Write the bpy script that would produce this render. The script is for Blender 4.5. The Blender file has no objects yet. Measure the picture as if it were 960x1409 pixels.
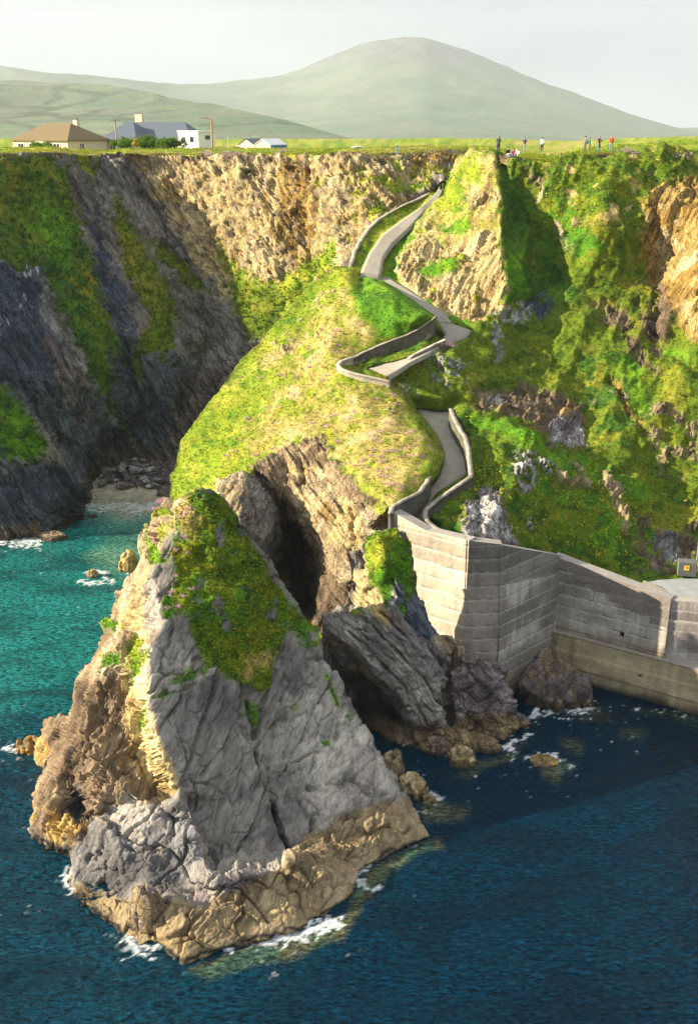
import bpy, bmesh, math, random
import numpy as np
from mathutils import Vector, Matrix
from mathutils.geometry import delaunay_2d_cdt

random.seed(7)
RNG = np.random.default_rng(11)
scene = bpy.context.scene
COL = scene.collection

# ------------------------------------------------------------------ camera
F = 1500.0                      # focal length in photograph pixels (960 x 1409)
PITCH = math.radians(19.6)
CS, SN = math.cos(PITCH), math.sin(PITCH)
CAMZ = 40.0


def ray(u, v):
    x = (u - 480.0) / F
    y = (704.5 - v) / F
    return x, CS + y * SN, y * CS - SN


def tdepth(u, v, Y=None, z=None):
    x, ry, rz = ray(u, v)
    return (Y / ry) if z is None else (z - CAMZ) / rz


def at(u, v, Y=None, z=None):
    x, ry, rz = ray(u, v)
    t = tdepth(u, v, Y, z)
    return Vector((x * t, ry * t, CAMZ + rz * t))


cam_d = bpy.data.cameras.new("camera")
cam_d.sensor_fit = 'VERTICAL'
cam_d.sensor_height = 24.0
cam_d.lens = 24.0 * F / 1409.0
cam_d.clip_start = 0.5
cam_d.clip_end = 30000
cam = bpy.data.objects.new("camera", cam_d)
COL.objects.link(cam)
cam.location = (0, 0, CAMZ)
cam.rotation_euler = (math.pi / 2 - PITCH, 0, 0)
scene.camera = cam

# ------------------------------------------------------------------ helpers


def tag(o, label=None, cat=None, group=None, kind=None):
    if label:
        o['label'] = label
    if cat:
        o['category'] = cat
    if group:
        o['group'] = group
    if kind:
        o['kind'] = kind
    return o


def empty(name, loc, rz=0.0):
    o = bpy.data.objects.new(name, None)
    COL.objects.link(o)
    o.location = loc
    o.rotation_euler = (0, 0, rz)
    o.empty_display_size = 0.3
    return o


def mesh_np(name, verts, faces, mats=(), smooth=True, attrs=None, parent=None, mat_idx=None):
    """verts (N,3) float, faces (M,3|4) int -> linked object"""
    me = bpy.data.meshes.new(name)
    verts = np.ascontiguousarray(verts, dtype=np.float32)
    faces = np.ascontiguousarray(faces, dtype=np.int32)
    n, k = faces.shape
    me.vertices.add(len(verts))
    me.vertices.foreach_set("co", verts.ravel())
    me.loops.add(n * k)
    me.loops.foreach_set("vertex_index", faces.ravel())
    me.polygons.add(n)
    me.polygons.foreach_set("loop_start", np.arange(0, n * k, k, dtype=np.int32))
    me.update(calc_edges=True)
    me.validate()
    if smooth:
        me.polygons.foreach_set("use_smooth", np.ones(len(me.polygons), dtype=bool))
    for m in mats:
        me.materials.append(m)
    if mat_idx is not None:
        me.polygons.foreach_set("material_index", np.asarray(mat_idx, dtype=np.int32))
    for an, av in (attrs or {}).items():
        if av.ndim == 2:
            a = me.attributes.new(an, 'FLOAT_COLOR', 'POINT')
            c = np.ones((len(verts), 4), dtype=np.float32)
            c[:, :3] = av
            a.data.foreach_set("color", c.ravel())
        else:
            a = me.attributes.new(an, 'FLOAT', 'POINT')
            a.data.foreach_set("value", av.astype(np.float32))
    o = bpy.data.objects.new(name, me)
    COL.objects.link(o)
    if parent is not None:
        o.parent = parent
    return o


def bm_obj(name, bm, mats, parent=None, smooth=False):
    me = bpy.data.meshes.new(name)
    bmesh.ops.recalc_face_normals(bm, faces=bm.faces)
    bm.to_mesh(me)
    bm.free()
    for m in (mats if isinstance(mats, (list, tuple)) else [mats]):
        me.materials.append(m)
    if smooth:
        for p in me.polygons:
            p.use_smooth = True
    o = bpy.data.objects.new(name, me)
    COL.objects.link(o)
    if parent is not None:
        o.parent = parent
    return o


def add_box(bm, c, s, rz=0.0, mi=0):
    r = bmesh.ops.create_cube(bm, size=1.0)
    M = Matrix.Translation(c) @ Matrix.Rotation(rz, 4, 'Z') @ Matrix.Diagonal((s[0], s[1], s[2], 1))
    bmesh.ops.transform(bm, matrix=M, verts=r['verts'])
    for v in r['verts']:
        for f in v.link_faces:
            f.material_index = mi
    return r['verts']


def add_tube(bm, pts, r, n=8, mi=0):
    pts = [Vector(p) for p in pts]
    rr = r if isinstance(r, (list, tuple)) else [r] * len(pts)
    rings = []
    for i, p in enumerate(pts):
        a = pts[max(0, i - 1)]
        b = pts[min(len(pts) - 1, i + 1)]
        d = (b - a).normalized()
        up = Vector((0, 0, 1)) if abs(d.z) < .9 else Vector((1, 0, 0))
        s = d.cross(up).normalized()
        w = s.cross(d)
        rings.append([bm.verts.new(p + (s * math.cos(k * 2 * math.pi / n) + w * math.sin(k * 2 * math.pi / n)) * rr[i]) for k in range(n)])
    for a, b in zip(rings, rings[1:]):
        for k in range(n):
            f = bm.faces.new((a[k], a[(k + 1) % n], b[(k + 1) % n], b[k]))
            f.material_index = mi
    for ring in (rings[0][::-1], rings[-1]):
        f = bm.faces.new(ring)
        f.material_index = mi


def add_poly(bm, pts, mi=0):
    f = bm.faces.new([bm.verts.new(p) for p in pts])
    f.material_index = mi
    return f


# ------------------------------------------------------------------ noise (numpy)


def _hash(ix, iy, iz, seed):
    h = (ix.astype(np.uint32) * np.uint32(374761393) + iy.astype(np.uint32) * np.uint32(668265263)
         + iz.astype(np.uint32) * np.uint32(2147483647) + np.uint32((seed * 974634777 + 12345) & 0xffffffff))
    h = (h ^ (h >> np.uint32(13))) * np.uint32(1274126177)
    h = (h ^ (h >> np.uint32(16))) * np.uint32(2246822519)
    h = h ^ (h >> np.uint32(15))
    return h.astype(np.float64) / 4294967295.0


def vnoise(p, seed=0):
    p = np.asarray(p, dtype=np.float64)
    i = np.floor(p)
    f = p - i
    i = i.astype(np.int64)
    w = f * f * f * (f * (f * 6 - 15) + 10)
    out = 0
    for dx in (0, 1):
        wx = w[:, 0] if dx else 1 - w[:, 0]
        for dy in (0, 1):
            wy = w[:, 1] if dy else 1 - w[:, 1]
            for dz in (0, 1):
                wz = w[:, 2] if dz else 1 - w[:, 2]
                out = out + wx * wy * wz * _hash(i[:, 0] + dx, i[:, 1] + dy, i[:, 2] + dz, seed)
    return out * 2 - 1


def fbm(p, octv=4, seed=0, gain=0.5, lac=2.03):
    a, s, n = 1.0, 0, 0
    q = np.asarray(p, dtype=np.float64)
    for k in range(octv):
        s = s + a * vnoise(q + 17.3 * k, seed + k)
        n += a
        a *= gain
        q = q * lac
    return s / n


def ridged(p, octv=4, seed=0, gain=0.5):
    a, s, n = 1.0, 0, 0
    q = np.asarray(p, dtype=np.float64)
    for k in range(octv):
        s = s + a * (1 - np.abs(vnoise(q + 9.1 * k, seed + k)) * 2)
        n += a
        a *= gain
        q = q * 2.1
    return s / n


def worley(p, seed=0):
    """F1, F2, random value of the nearest cell"""
    p = np.asarray(p, dtype=np.float64)
    i = np.floor(p).astype(np.int64)
    f1 = np.full(len(p), 9.0)
    f2 = np.full(len(p), 9.0)
    idv = np.zeros(len(p))
    for dx in (-1, 0, 1):
        for dy in (-1, 0, 1):
            for dz in (-1, 0, 1):
                cx, cy, cz = i[:, 0] + dx, i[:, 1] + dy, i[:, 2] + dz
                jx = cx + _hash(cx, cy, cz, seed + 1)
                jy = cy + _hash(cx, cy, cz, seed + 2)
                jz = cz + _hash(cx, cy, cz, seed + 3)
                d = np.sqrt((p[:, 0] - jx) ** 2 + (p[:, 1] - jy) ** 2 + (p[:, 2] - jz) ** 2)
                r = _hash(cx, cy, cz, seed + 4)
                near = d < f1
                f2 = np.where(near, f1, np.minimum(f2, d))
                idv = np.where(near, r, idv)
                f1 = np.where(near, d, f1)
    return f1, f2, idv


def facets(p, seed=0):
    """broken rock: every cell is a plane of its own tilt; returns height (cell units) and distance to the joint"""
    p = np.asarray(p, dtype=np.float64)
    i = np.floor(p).astype(np.int64)
    f1 = np.full(len(p), 9.0)
    f2 = np.full(len(p), 9.0)
    best = np.zeros((len(p), 3))
    cell = np.zeros((len(p), 3), dtype=np.int64)
    for dx in (-1, 0, 1):
        for dy in (-1, 0, 1):
            for dz in (-1, 0, 1):
                c = i + np.array((dx, dy, dz))
                o = np.stack([p[:, k] - c[:, k] - _hash(c[:, 0], c[:, 1], c[:, 2], seed + 1 + k) for k in range(3)], 1)
                d = np.sqrt((o * o).sum(1))
                near = d < f1
                f2 = np.where(near, f1, np.minimum(f2, d))
                best = np.where(near[:, None], o, best)
                cell = np.where(near[:, None], c, cell)
                f1 = np.where(near, d, f1)
    r = [_hash(cell[:, 0], cell[:, 1], cell[:, 2], seed + 11 + k) for k in range(4)]
    h = best[:, 0] * (r[0] * 2 - 1) + best[:, 1] * (r[1] * 2 - 1) + best[:, 2] * (r[2] * 2 - 1)
    return h * 1.1 + (r[3] - .5) * .8, f2 - f1


def sstep(a, b, x):
    t = np.clip((x - a) / (b - a), 0, 1)
    return t * t * (3 - 2 * t)


def frame(d, n):
    """rows: along the strata, across in the face, out of the face"""
    d = np.array(d, float)
    d /= np.linalg.norm(d)
    n = np.array(n, float)
    n -= d * n.dot(d)
    n /= np.linalg.norm(n)
    return np.stack([d, np.cross(n, d), n])


# ------------------------------------------------------------------ image polygons


def in_poly(px, py, poly):
    inside = np.zeros(px.shape, dtype=bool)
    n = len(poly)
    j = n - 1
    for i in range(n):
        xi, yi = poly[i]
        xj, yj = poly[j]
        if yi != yj:
            c = ((yi > py) != (yj > py)) & (px < (xj - xi) * (py - yi) / (yj - yi) + xi)
            inside ^= c
        j = i
    return inside


def seg_dist(px, py, line, closed=False, want_q=False):
    best = np.full(px.shape, 1e9)
    qx = np.zeros(px.shape)
    qy = np.zeros(px.shape)
    L = list(line) + ([line[0]] if closed else [])
    for (ax, ay), (bx, by) in zip(L, L[1:]):
        dx, dy = bx - ax, by - ay
        l2 = dx * dx + dy * dy + 1e-9
        t = np.clip(((px - ax) * dx + (py - ay) * dy) / l2, 0, 1)
        cx, cy = ax + t * dx, ay + t * dy
        d = np.hypot(px - cx, py - cy)
        m = d < best
        best = np.where(m, d, best)
        if want_q:
            qx = np.where(m, cx, qx)
            qy = np.where(m, cy, qy)
    return (best, qx, qy) if want_q else best


def sdist(px, py, poly):
    d = seg_dist(px, py, poly, True)
    return np.where(in_poly(px, py, poly), d, -d)


def box_blur(a, r):
    if r < 1:
        return a
    for ax in (0, 1):
        p = np.pad(a, [(r + 1, r) if k == ax else (0, 0) for k in (0, 1)], mode='edge')
        c = np.cumsum(p, axis=ax)
        n = a.shape[ax]
        hi = np.take(c, np.arange(2 * r + 1, 2 * r + 1 + n), axis=ax)
        lo = np.take(c, np.arange(0, n), axis=ax)
        a = (hi - lo) / (2 * r + 1)
    return a


def tin(points, lines, gu, gv):
    """disparity interpolated over the triangulated survey points"""
    allp = []
    edges = []
    for p in points:
        allp.append(p)
    for ln in lines:
        b = len(allp)
        allp += ln
        edges += [(b + i, b + i + 1) for i in range(len(ln) - 1)]
    co = [Vector((p[0], p[1])) for p in allp]
    val = []
    for p in allp:
        z = p[3] if len(p) > 3 else None
        val.append(1.0 / tdepth(p[0], p[1], p[2], z))
    vs, es, fs, ov, oe, of = delaunay_2d_cdt(co, edges, [], 0, 1e-4)
    vv = []
    for i, ids in enumerate(ov):
        if ids:
            vv.append(val[ids[0]])
        else:                       # a crossing of two survey lines
            d = [((co[k] - vs[i]).length, k) for k in range(len(co))]
            d.sort()
            w = [1 / (a + .1) for a, _ in d[:3]]
            vv.append(sum(wi * val[k] for wi, (_, k) in zip(w, d[:3])) / sum(w))
    H, W = gu.shape
    out = np.full((H, W), np.nan)
    u0, du = gu[0, 0], gu[0, 1] - gu[0, 0]
    v0, dv = gv[0, 0], gv[1, 0] - gv[0, 0]
    for f in fs:
        a, b, c = [vs[k] for k in f[:3]]
        det = (b.y - c.y) * (a.x - c.x) + (c.x - b.x) * (a.y - c.y)
        if abs(det) < 1e-9:
            continue
        i0 = max(0, int((min(a.x, b.x, c.x) - u0) / du))
        i1 = min(W, int((max(a.x, b.x, c.x) - u0) / du) + 2)
        j0 = max(0, int((min(a.y, b.y, c.y) - v0) / dv))
        j1 = min(H, int((max(a.y, b.y, c.y) - v0) / dv) + 2)
        if i0 >= i1 or j0 >= j1:
            continue
        U, V = gu[j0:j1, i0:i1], gv[j0:j1, i0:i1]
        l1 = ((b.y - c.y) * (U - c.x) + (c.x - b.x) * (V - c.y)) / det
        l2 = ((c.y - a.y) * (U - c.x) + (a.x - c.x) * (V - c.y)) / det
        l3 = 1 - l1 - l2
        m = (l1 >= -1e-6) & (l2 >= -1e-6) & (l3 >= -1e-6)
        sub = out[j0:j1, i0:i1]
        sub[m] = (l1 * vv[f[0]] + l2 * vv[f[1]] + l3 * vv[f[2]])[m]
    # fill outside the hull with the nearest value
    for _ in range(4000):
        bad = np.isnan(out)
        if not bad.any():
            break
        acc = np.zeros_like(out)
        cnt = np.zeros_like(out)
        for sy, sx in ((0, 1), (0, -1), (1, 0), (-1, 0)):
            s = np.roll(out, (sy, sx), (0, 1))
            if sx == 1: s[:, 0] = np.nan
            if sx == -1: s[:, -1] = np.nan
            if sy == 1: s[0] = np.nan
            if sy == -1: s[-1] = np.nan
            ok = ~np.isnan(s)
            acc[ok] += s[ok]
            cnt[ok] += 1
        fill = bad & (cnt > 0)
        out[fill] = acc[fill] / cnt[fill]
    return out


# ------------------------------------------------------------------ rock and turf palette (base colours, some laid as painted shade)
# class: three tones, noise scale, contrast, grass weight
PAL = {
    'lush': ((0.075, 0.190, 0.008), (0.140, 0.260, 0.010), (0.045, 0.125, 0.007), 0.55, 1.0),
    'turf': ((0.190, 0.250, 0.014), (0.290, 0.300, 0.030), (0.095, 0.185, 0.010), 0.50, 1.0),
    'dry': ((0.350, 0.285, 0.075), (0.450, 0.350, 0.150), (0.185, 0.210, 0.022), 0.60, 1.0),
    'olive': ((0.105, 0.150, 0.008), (0.175, 0.180, 0.014), (0.050, 0.095, 0.006), 0.45, 1.0),
    'moss': ((0.085, 0.150, 0.008), (0.160, 0.190, 0.010), (0.040, 0.085, 0.006), 0.80, 1.0),
    'dark': ((0.045, 0.110, 0.009), (0.085, 0.140, 0.010), (0.026, 0.070, 0.007), 0.50, 1.0),
    'slab': ((0.195, 0.176, 0.158), (0.275, 0.250, 0.222), (0.100, 0.090, 0.084), 0.35, 0.0),
    'slabl': ((0.330, 0.295, 0.260), (0.430, 0.390, 0.335), (0.190, 0.170, 0.158), 0.60, 0.0),
    'slate': ((0.072, 0.088, 0.125), (0.135, 0.152, 0.190), (0.030, 0.040, 0.062), 0.35, 0.0),
    'dkrock_shade': ((.085, .082, .084), (.145, .138, .134), (.040, .038, .040), 0.35, 0.0),  # dark rock; also paints the shadowed side of the front boulder
    'slatel': ((0.215, 0.212, 0.205), (0.345, 0.338, 0.325), (0.085, 0.088, 0.098), 0.90, 0.0),
    'warm': ((0.350, 0.265, 0.160), (0.460, 0.370, 0.245), (0.180, 0.125, 0.072), 0.45, 0.0),
    'cream':  ((.520, .395, .185), (.600, .480, .265), (.280, .190, .075), 0.50, 0.0),
    'ochre':  ((.340, .210, .055), (.450, .310, .110), (.150, .090, .030), 0.55, 0.0),
    'brown':  ((.170, .120, .075), (.250, .185, .120), (.075, .052, .036), 0.55, 0.0),
    'tan': ((0.265, 0.200, 0.110), (0.350, 0.275, 0.165), (0.130, 0.096, 0.055), 0.60, 0.0),
    'wet_shade':    ((.030, .026, .022), (.055, .046, .036), (.015, .014, .013), 0.60, 0.0),  # wet rock at the waterline; also paints shade in recesses
    'purple': ((0.180, 0.142, 0.148), (0.285, 0.235, 0.240), (0.075, 0.060, 0.066), 0.80, 0.0),
    'scree':  ((.150, .118, .110), (.220, .180, .165), (.080, .062, .060), 1.20, 0.0),
    'lichen': ((.46, .44, .41), (.58, .56, .53), (.13, .115, .115), 2.2, 0.0),
}
PK = list(PAL)


def class_colour(k, P, n1, n2):
    a, b, c, sc, g = PAL[k]
    a, b, c = np.array(a), np.array(b), np.array(c)
    w1 = sstep(-.05, .45, n1)[:, None]
    w2 = sstep(.0, .5, -n1 * .6 + n2 * .6)[:, None]
    col = a * (1 - w1) + b * w1
    col = col * (1 - w2) + c * w2
    return col


def sheet(name, poly, points, lines, paint, base, spacing=1.5, cracks=(), disp=None, blur=(2, 5), strata=None,
          mats=None, calm=(), back=(0, .3, 1.0, 2.2, 4.0), zmin=-1.5, warp=5.0, beds=(), drop=2.6):
    """A piece of terrain surveyed from control points: dense mesh, folded away behind its outline."""
    P_ = np.array([(p[0], p[1]) for p in poly], float)
    pad = spacing * 7
    us = np.arange(P_[:, 0].min() - pad, P_[:, 0].max() + pad, spacing)
    vs = np.arange(P_[:, 1].min() - pad, P_[:, 1].max() + pad, spacing)
    gu, gv = np.meshgrid(us, vs)
    D = tin(points, lines, gu, gv)
    D = box_blur(box_blur(D, blur[0]), blur[0])
    for pl, zf in beds:                             # the paths are cut level into the slope
        s_ = sdist(gu, gv, pl)
        w_ = sstep(-1.2, 1.0, s_)
        if w_.any():
            zz = zf(gu, gv) - .06
            tb = (zz - CAMZ) / ((704.5 - gv) / F * CS - SN)
            D = np.where(w_ > 0, D * (1 - w_) + w_ / np.maximum(tb, 1), D)
    ins = in_poly(gu, gv, poly)
    ring = np.where(ins, 0, 99)
    cur = ins.copy()
    for k in range(1, 6):
        d = cur.copy()
        for sy in (-1, 0, 1):
            for sx in (-1, 0, 1):
                d |= np.roll(np.roll(cur, sy, 0), sx, 1)
        ring[d & ~cur] = k
        cur = d
    used = cur
    idx = -np.ones(gu.shape, dtype=np.int64)
    idx[used] = np.arange(used.sum())
    u = gu[used].copy()
    v = gv[used].copy()
    r = ring[used]
    dd = D[used]
    out = r > 0
    _, qx, qy = seg_dist(u[out], v[out], poly, True, True)
    u[out] = qx
    v[out] = qy
    ii = np.clip(((qx - us[0]) / spacing).round().astype(int), 0, len(us) - 1)
    jj = np.clip(((qy - vs[0]) / spacing).round().astype(int), 0, len(vs) - 1)
    dd[out] = D[jj, ii]
    t = 1.0 / dd
    x = (u - 480) / F
    y = (704.5 - v) / F
    X = x * t
    Y = (CS + y * SN) * t
    Z = CAMZ + (y * CS - SN) * t
    for k in range(2, 6):
        m = r == k
        b = back[k - 1]
        Y[m] += b
        Z[m] = np.maximum(Z[m] - b * drop - (.3 if k > 2 else 0), np.minimum(zmin, Z[m]))
    P = np.stack([X, Y, Z], 1)
    a, b, c, d = idx[:-1, :-1], idx[:-1, 1:], idx[1:, 1:], idx[1:, :-1]
    ok = (a >= 0) & (b >= 0) & (c >= 0) & (d >= 0)
    faces = np.stack([a[ok], d[ok], c[ok], b[ok]], 1)

    def normals(P):
        fn = np.cross(P[faces[:, 2]] - P[faces[:, 0]], P[faces[:, 3]] - P[faces[:, 1]])
        fn /= np.linalg.norm(fn, axis=1)[:, None] + 1e-12
        N = np.zeros_like(P)
        for k in range(4):
            for ax in range(3):
                N[:, ax] += np.bincount(faces[:, k], fn[:, ax], len(P))
        return N / (np.linalg.norm(N, axis=1)[:, None] + 1e-12)

    N = normals(P)
    # smooth the displacement direction over the grid
    NG = np.zeros(gu.shape + (3,))
    NG[used] = N
    W = box_blur(used.astype(float), 4) + 1e-6
    N = np.stack([(box_blur(NG[..., k], 4) / W)[used] for k in range(3)], 1)
    N /= np.linalg.norm(N, axis=1)[:, None] + 1e-9

    # ---- what grows or shows where
    wu = u + warp * fbm(P * .9, 3, 5) * 2 + warp * .5 * vnoise(P * 3.1, 8)
    wv = v + warp * fbm(P * .9 + 50, 3, 6) * 2 + warp * .5 * vnoise(P * 3.1 + 31, 9)
    fr = strata if strata is not None else np.eye(3)
    Q = P @ fr.T
    n1 = {}

    def noises(k):
        sc = PAL[k][3]
        g = PAL[k][4] > .5
        if (sc, g) not in n1:
            q = P if g else Q * np.array([.28, 1.0, 1.0])
            n1[(sc, g)] = (fbm(q * sc, 4, 21), fbm(q * sc * 2.7 + 7, 3, 33))
        return n1[(sc, g)]

    col = class_colour(base, P, *noises(base))
    gw = np.full(len(P), PAL[base][4])
    for it in paint:
        k, pl, fe = it[0], it[1], it[2]
        amt = it[3] if len(it) > 3 else 1.0
        pa = np.array(pl, float)
        mg = fe + warp * 3
        m = (u > pa[:, 0].min() - mg) & (u < pa[:, 0].max() + mg) & (v > pa[:, 1].min() - mg) & (v < pa[:, 1].max() + mg)
        if not m.any():
            continue
        if len(it) > 4 and it[4] == 'line':
            s = it[5] - seg_dist(wu[m], wv[m], pl)
        else:
            s = sdist(wu[m], wv[m], pl)
        w = np.zeros(len(P))
        w[m] = sstep(-fe, fe, s)
        if amt < 1:                                  # patchy cover
            pn = (fbm(P * np.array((2.6, 2.2, .9)) + len(pl) * 3.3, 5, 71 + len(pl), .62) * .62 + .5) if k == 'lichen' else fbm(P * .8 + len(pl) * 3.3, 4, 71 + len(pl)) * .5 + .5
            w *= sstep(1 - amt - .07, 1 - amt + .07, pn)
        cc = class_colour(k, P, *noises(k))
        col = col * (1 - w[:, None]) + cc * w[:, None]
        gw = gw * (1 - w) + PAL[k][4] * w
    # ---- relief
    cm = np.ones(len(P))
    cut = np.zeros(len(P))
    for pl in calm:
        s = sdist(u, v, pl)
        cm *= 1 - sstep(-6, 1, s)
        cut += sstep(0, 3, s)
    dsp = disp(P, Q, u, v, gw, N)
    dsp = dsp * cm
    for ln, w, dep in cracks:
        ax = np.array([q[0] for q in ln])
        ay = np.array([q[1] for q in ln])
        m = (u > ax.min() - 30) & (u < ax.max() + 30) & (v > ay.min() - 30) & (v < ay.max() + 30)
        jit = 3.2 * vnoise(P[m] * .8, 91) + 2.0 * vnoise(P[m] * 2.6, 92)
        s = seg_dist(u[m] + jit, v[m] + jit * .5, ln)
        dsp[m] -= dep * (.25 + .75 * sstep(-.4, .3, vnoise(P[m] * 1.1, 93))) * np.exp(-(s / w) ** 2)
    P = P + N * dsp[:, None]
    P[:, 2] -= cut.clip(0, 1) * .10
    o = mesh_np(name, P, faces, mats or [], True, {'tone': col, 'turf': gw})
    o['kind'] = 'structure'
    info = dict(P=P, faces=faces, col=col, gw=gw, u=u, v=v, N=N, ring=r)
    return o, info


# ------------------------------------------------------------------ materials


def newmat(name):
    m = bpy.data.materials.new(name)
    m.use_nodes = True
    nt = m.node_tree
    b = nt.nodes['Principled BSDF']
    return m, nt, b


def plain(name, col, rough=.7, var=.12, scale=6.0, metal=0.0, bump=.0, spec=.3):
    m, nt, b = newmat(name)
    tc = nt.nodes.new('ShaderNodeTexCoord')
    n = nt.nodes.new('ShaderNodeTexNoise')
    n.inputs['Scale'].default_value = scale
    n.inputs['Detail'].default_value = 5
    nt.links.new(tc.outputs['Object'], n.inputs['Vector'])
    mx = nt.nodes.new('ShaderNodeMix')
    mx.data_type = 'RGBA'
    mx.inputs[6].default_value = tuple(c * (1 - var) for c in col) + (1,)
    mx.inputs[7].default_value = tuple(min(1, c * (1 + var)) for c in col) + (1,)
    nt.links.new(n.outputs['Fac'], mx.inputs[0])
    nt.links.new(mx.outputs[2], b.inputs['Base Color'])
    b.inputs['Roughness'].default_value = rough
    b.inputs['Metallic'].default_value = metal
    b.inputs['Specular IOR Level'].default_value = spec
    if bump:
        bp = nt.nodes.new('ShaderNodeBump')
        bp.inputs['Strength'].default_value = bump
        bp.inputs['Distance'].default_value = .03
        nt.links.new(n.outputs['Fac'], bp.inputs['Height'])
        nt.links.new(bp.outputs['Normal'], b.inputs['Normal'])
    return m


def terrain_mat(name, fr, along=.22, rock_bump=.12, grass_bump=.10, scale=1.0, jw=(.5, .3)):
    m, nt, b = newmat(name)
    L = nt.links.new
    at_ = nt.nodes.new('ShaderNodeAttribute')
    at_.attribute_name = 'tone'
    tf = nt.nodes.new('ShaderNodeAttribute')
    tf.attribute_name = 'turf'
    tc = nt.nodes.new('ShaderNodeTexCoord')
    # rotate into the strata frame
    comb = nt.nodes.new('ShaderNodeCombineXYZ')
    for k in range(3):
        dp = nt.nodes.new('ShaderNodeVectorMath')
        dp.operation = 'DOT_PRODUCT'
        dp.inputs[1].default_value = tuple(fr[k] * ([along, 1, 1][k]))
        L(tc.outputs['Object'], dp.inputs[0])
        L(dp.outputs['Value'], comb.inputs[k])

    def noise(vec, sc, det, rough=.6):
        n = nt.nodes.new('ShaderNodeTexNoise')
        n.inputs['Scale'].default_value = sc * scale
        n.inputs['Detail'].default_value = det
        n.inputs['Roughness'].default_value = rough
        L(vec, n.inputs['Vector'])
        return n.outputs['Fac']

    def math_(op, a, b_=None, clamp=False):
        n = nt.nodes.new('ShaderNodeMath')
        n.operation = op
        n.use_clamp = clamp
        for i, s in enumerate((a, b_)):
            if s is None:
                continue
            if isinstance(s, (int, float)):
                n.inputs[i].default_value = s
            else:
                L(s, n.inputs[i])
        return n.outputs[0]

    def lerp(f, a, b_):
        n = nt.nodes.new('ShaderNodeMix')
        L(f, n.inputs[0])
        for i, s in ((2, a), (3, b_)):
            if isinstance(s, (int, float)):
                n.inputs[i].default_value = s
            else:
                L(s, n.inputs[i])
        return n.outputs[0]

    rA = noise(comb.outputs[0], 1.6, 8, .74)
    rB = noise(comb.outputs[0], 7.5, 5, .72)
    gA = noise(tc.outputs['Object'], 2.2, 7, .72)
    gB = noise(tc.outputs['Object'], 9.0, 4, .6)
    rock = math_('ADD', math_('MULTIPLY', rA, .6), math_('MULTIPLY', rB, .4))
    gras = math_('ADD', math_('MULTIPLY', gA, .5), math_('MULTIPLY', gB, .5))
    mixv = lerp(tf.outputs['Fac'], rock, gras)
    # tone variation: 0.5 -> 1, spread about +-45 %
    mul = math_('ADD', math_('MULTIPLY', math_('SUBTRACT', mixv, .5), 3.9), 1.0)
    mul = math_('MAXIMUM', mul, .3)
    sc_ = nt.nodes.new('ShaderNodeVectorMath')
    sc_.operation = 'SCALE'
    L(at_.outputs['Color'], sc_.inputs[0])
    L(mul, sc_.inputs['Scale'])
    L(sc_.outputs[0], b.inputs['Base Color'])
    b.inputs['Roughness'].default_value = .92
    b.inputs['Specular IOR Level'].default_value = .18
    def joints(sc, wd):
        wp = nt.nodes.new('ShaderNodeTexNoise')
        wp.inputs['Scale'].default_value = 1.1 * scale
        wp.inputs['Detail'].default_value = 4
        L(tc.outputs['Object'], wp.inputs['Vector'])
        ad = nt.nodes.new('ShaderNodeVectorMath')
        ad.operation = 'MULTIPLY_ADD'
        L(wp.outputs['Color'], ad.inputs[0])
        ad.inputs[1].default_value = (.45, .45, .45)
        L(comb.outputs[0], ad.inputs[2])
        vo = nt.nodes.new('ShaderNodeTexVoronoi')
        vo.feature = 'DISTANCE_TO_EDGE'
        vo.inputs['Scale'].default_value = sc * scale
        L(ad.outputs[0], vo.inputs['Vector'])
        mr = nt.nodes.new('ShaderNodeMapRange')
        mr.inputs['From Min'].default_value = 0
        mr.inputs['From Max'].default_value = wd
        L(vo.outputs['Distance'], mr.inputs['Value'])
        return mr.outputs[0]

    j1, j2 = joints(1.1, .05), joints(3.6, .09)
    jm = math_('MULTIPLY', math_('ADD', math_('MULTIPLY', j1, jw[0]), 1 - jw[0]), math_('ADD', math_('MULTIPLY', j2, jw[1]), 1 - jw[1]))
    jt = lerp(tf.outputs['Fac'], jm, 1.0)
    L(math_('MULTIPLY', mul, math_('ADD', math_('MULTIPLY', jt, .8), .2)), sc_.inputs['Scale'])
    rock = math_('ADD', rock, math_('MULTIPLY', jm, .55))
    h = lerp(tf.outputs['Fac'], math_('MULTIPLY', rock, rock_bump * 2), math_('MULTIPLY', gras, grass_bump * 2))
    bp = nt.nodes.new('ShaderNodeBump')
    bp.inputs['Strength'].default_value = 1.0
    bp.inputs['Distance'].default_value = 1.0
    L(h, bp.inputs['Height'])
    L(bp.outputs['Normal'], b.inputs['Normal'])
    return m
#@@PART2
SUN = (182.5, 21.5)
SKY_STRENGTH = .050
ZENITH = 2.1
HAZE = .00007
EXPOSURE = 1.66
# ------------------------------------------------------------------ relief functions


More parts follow.
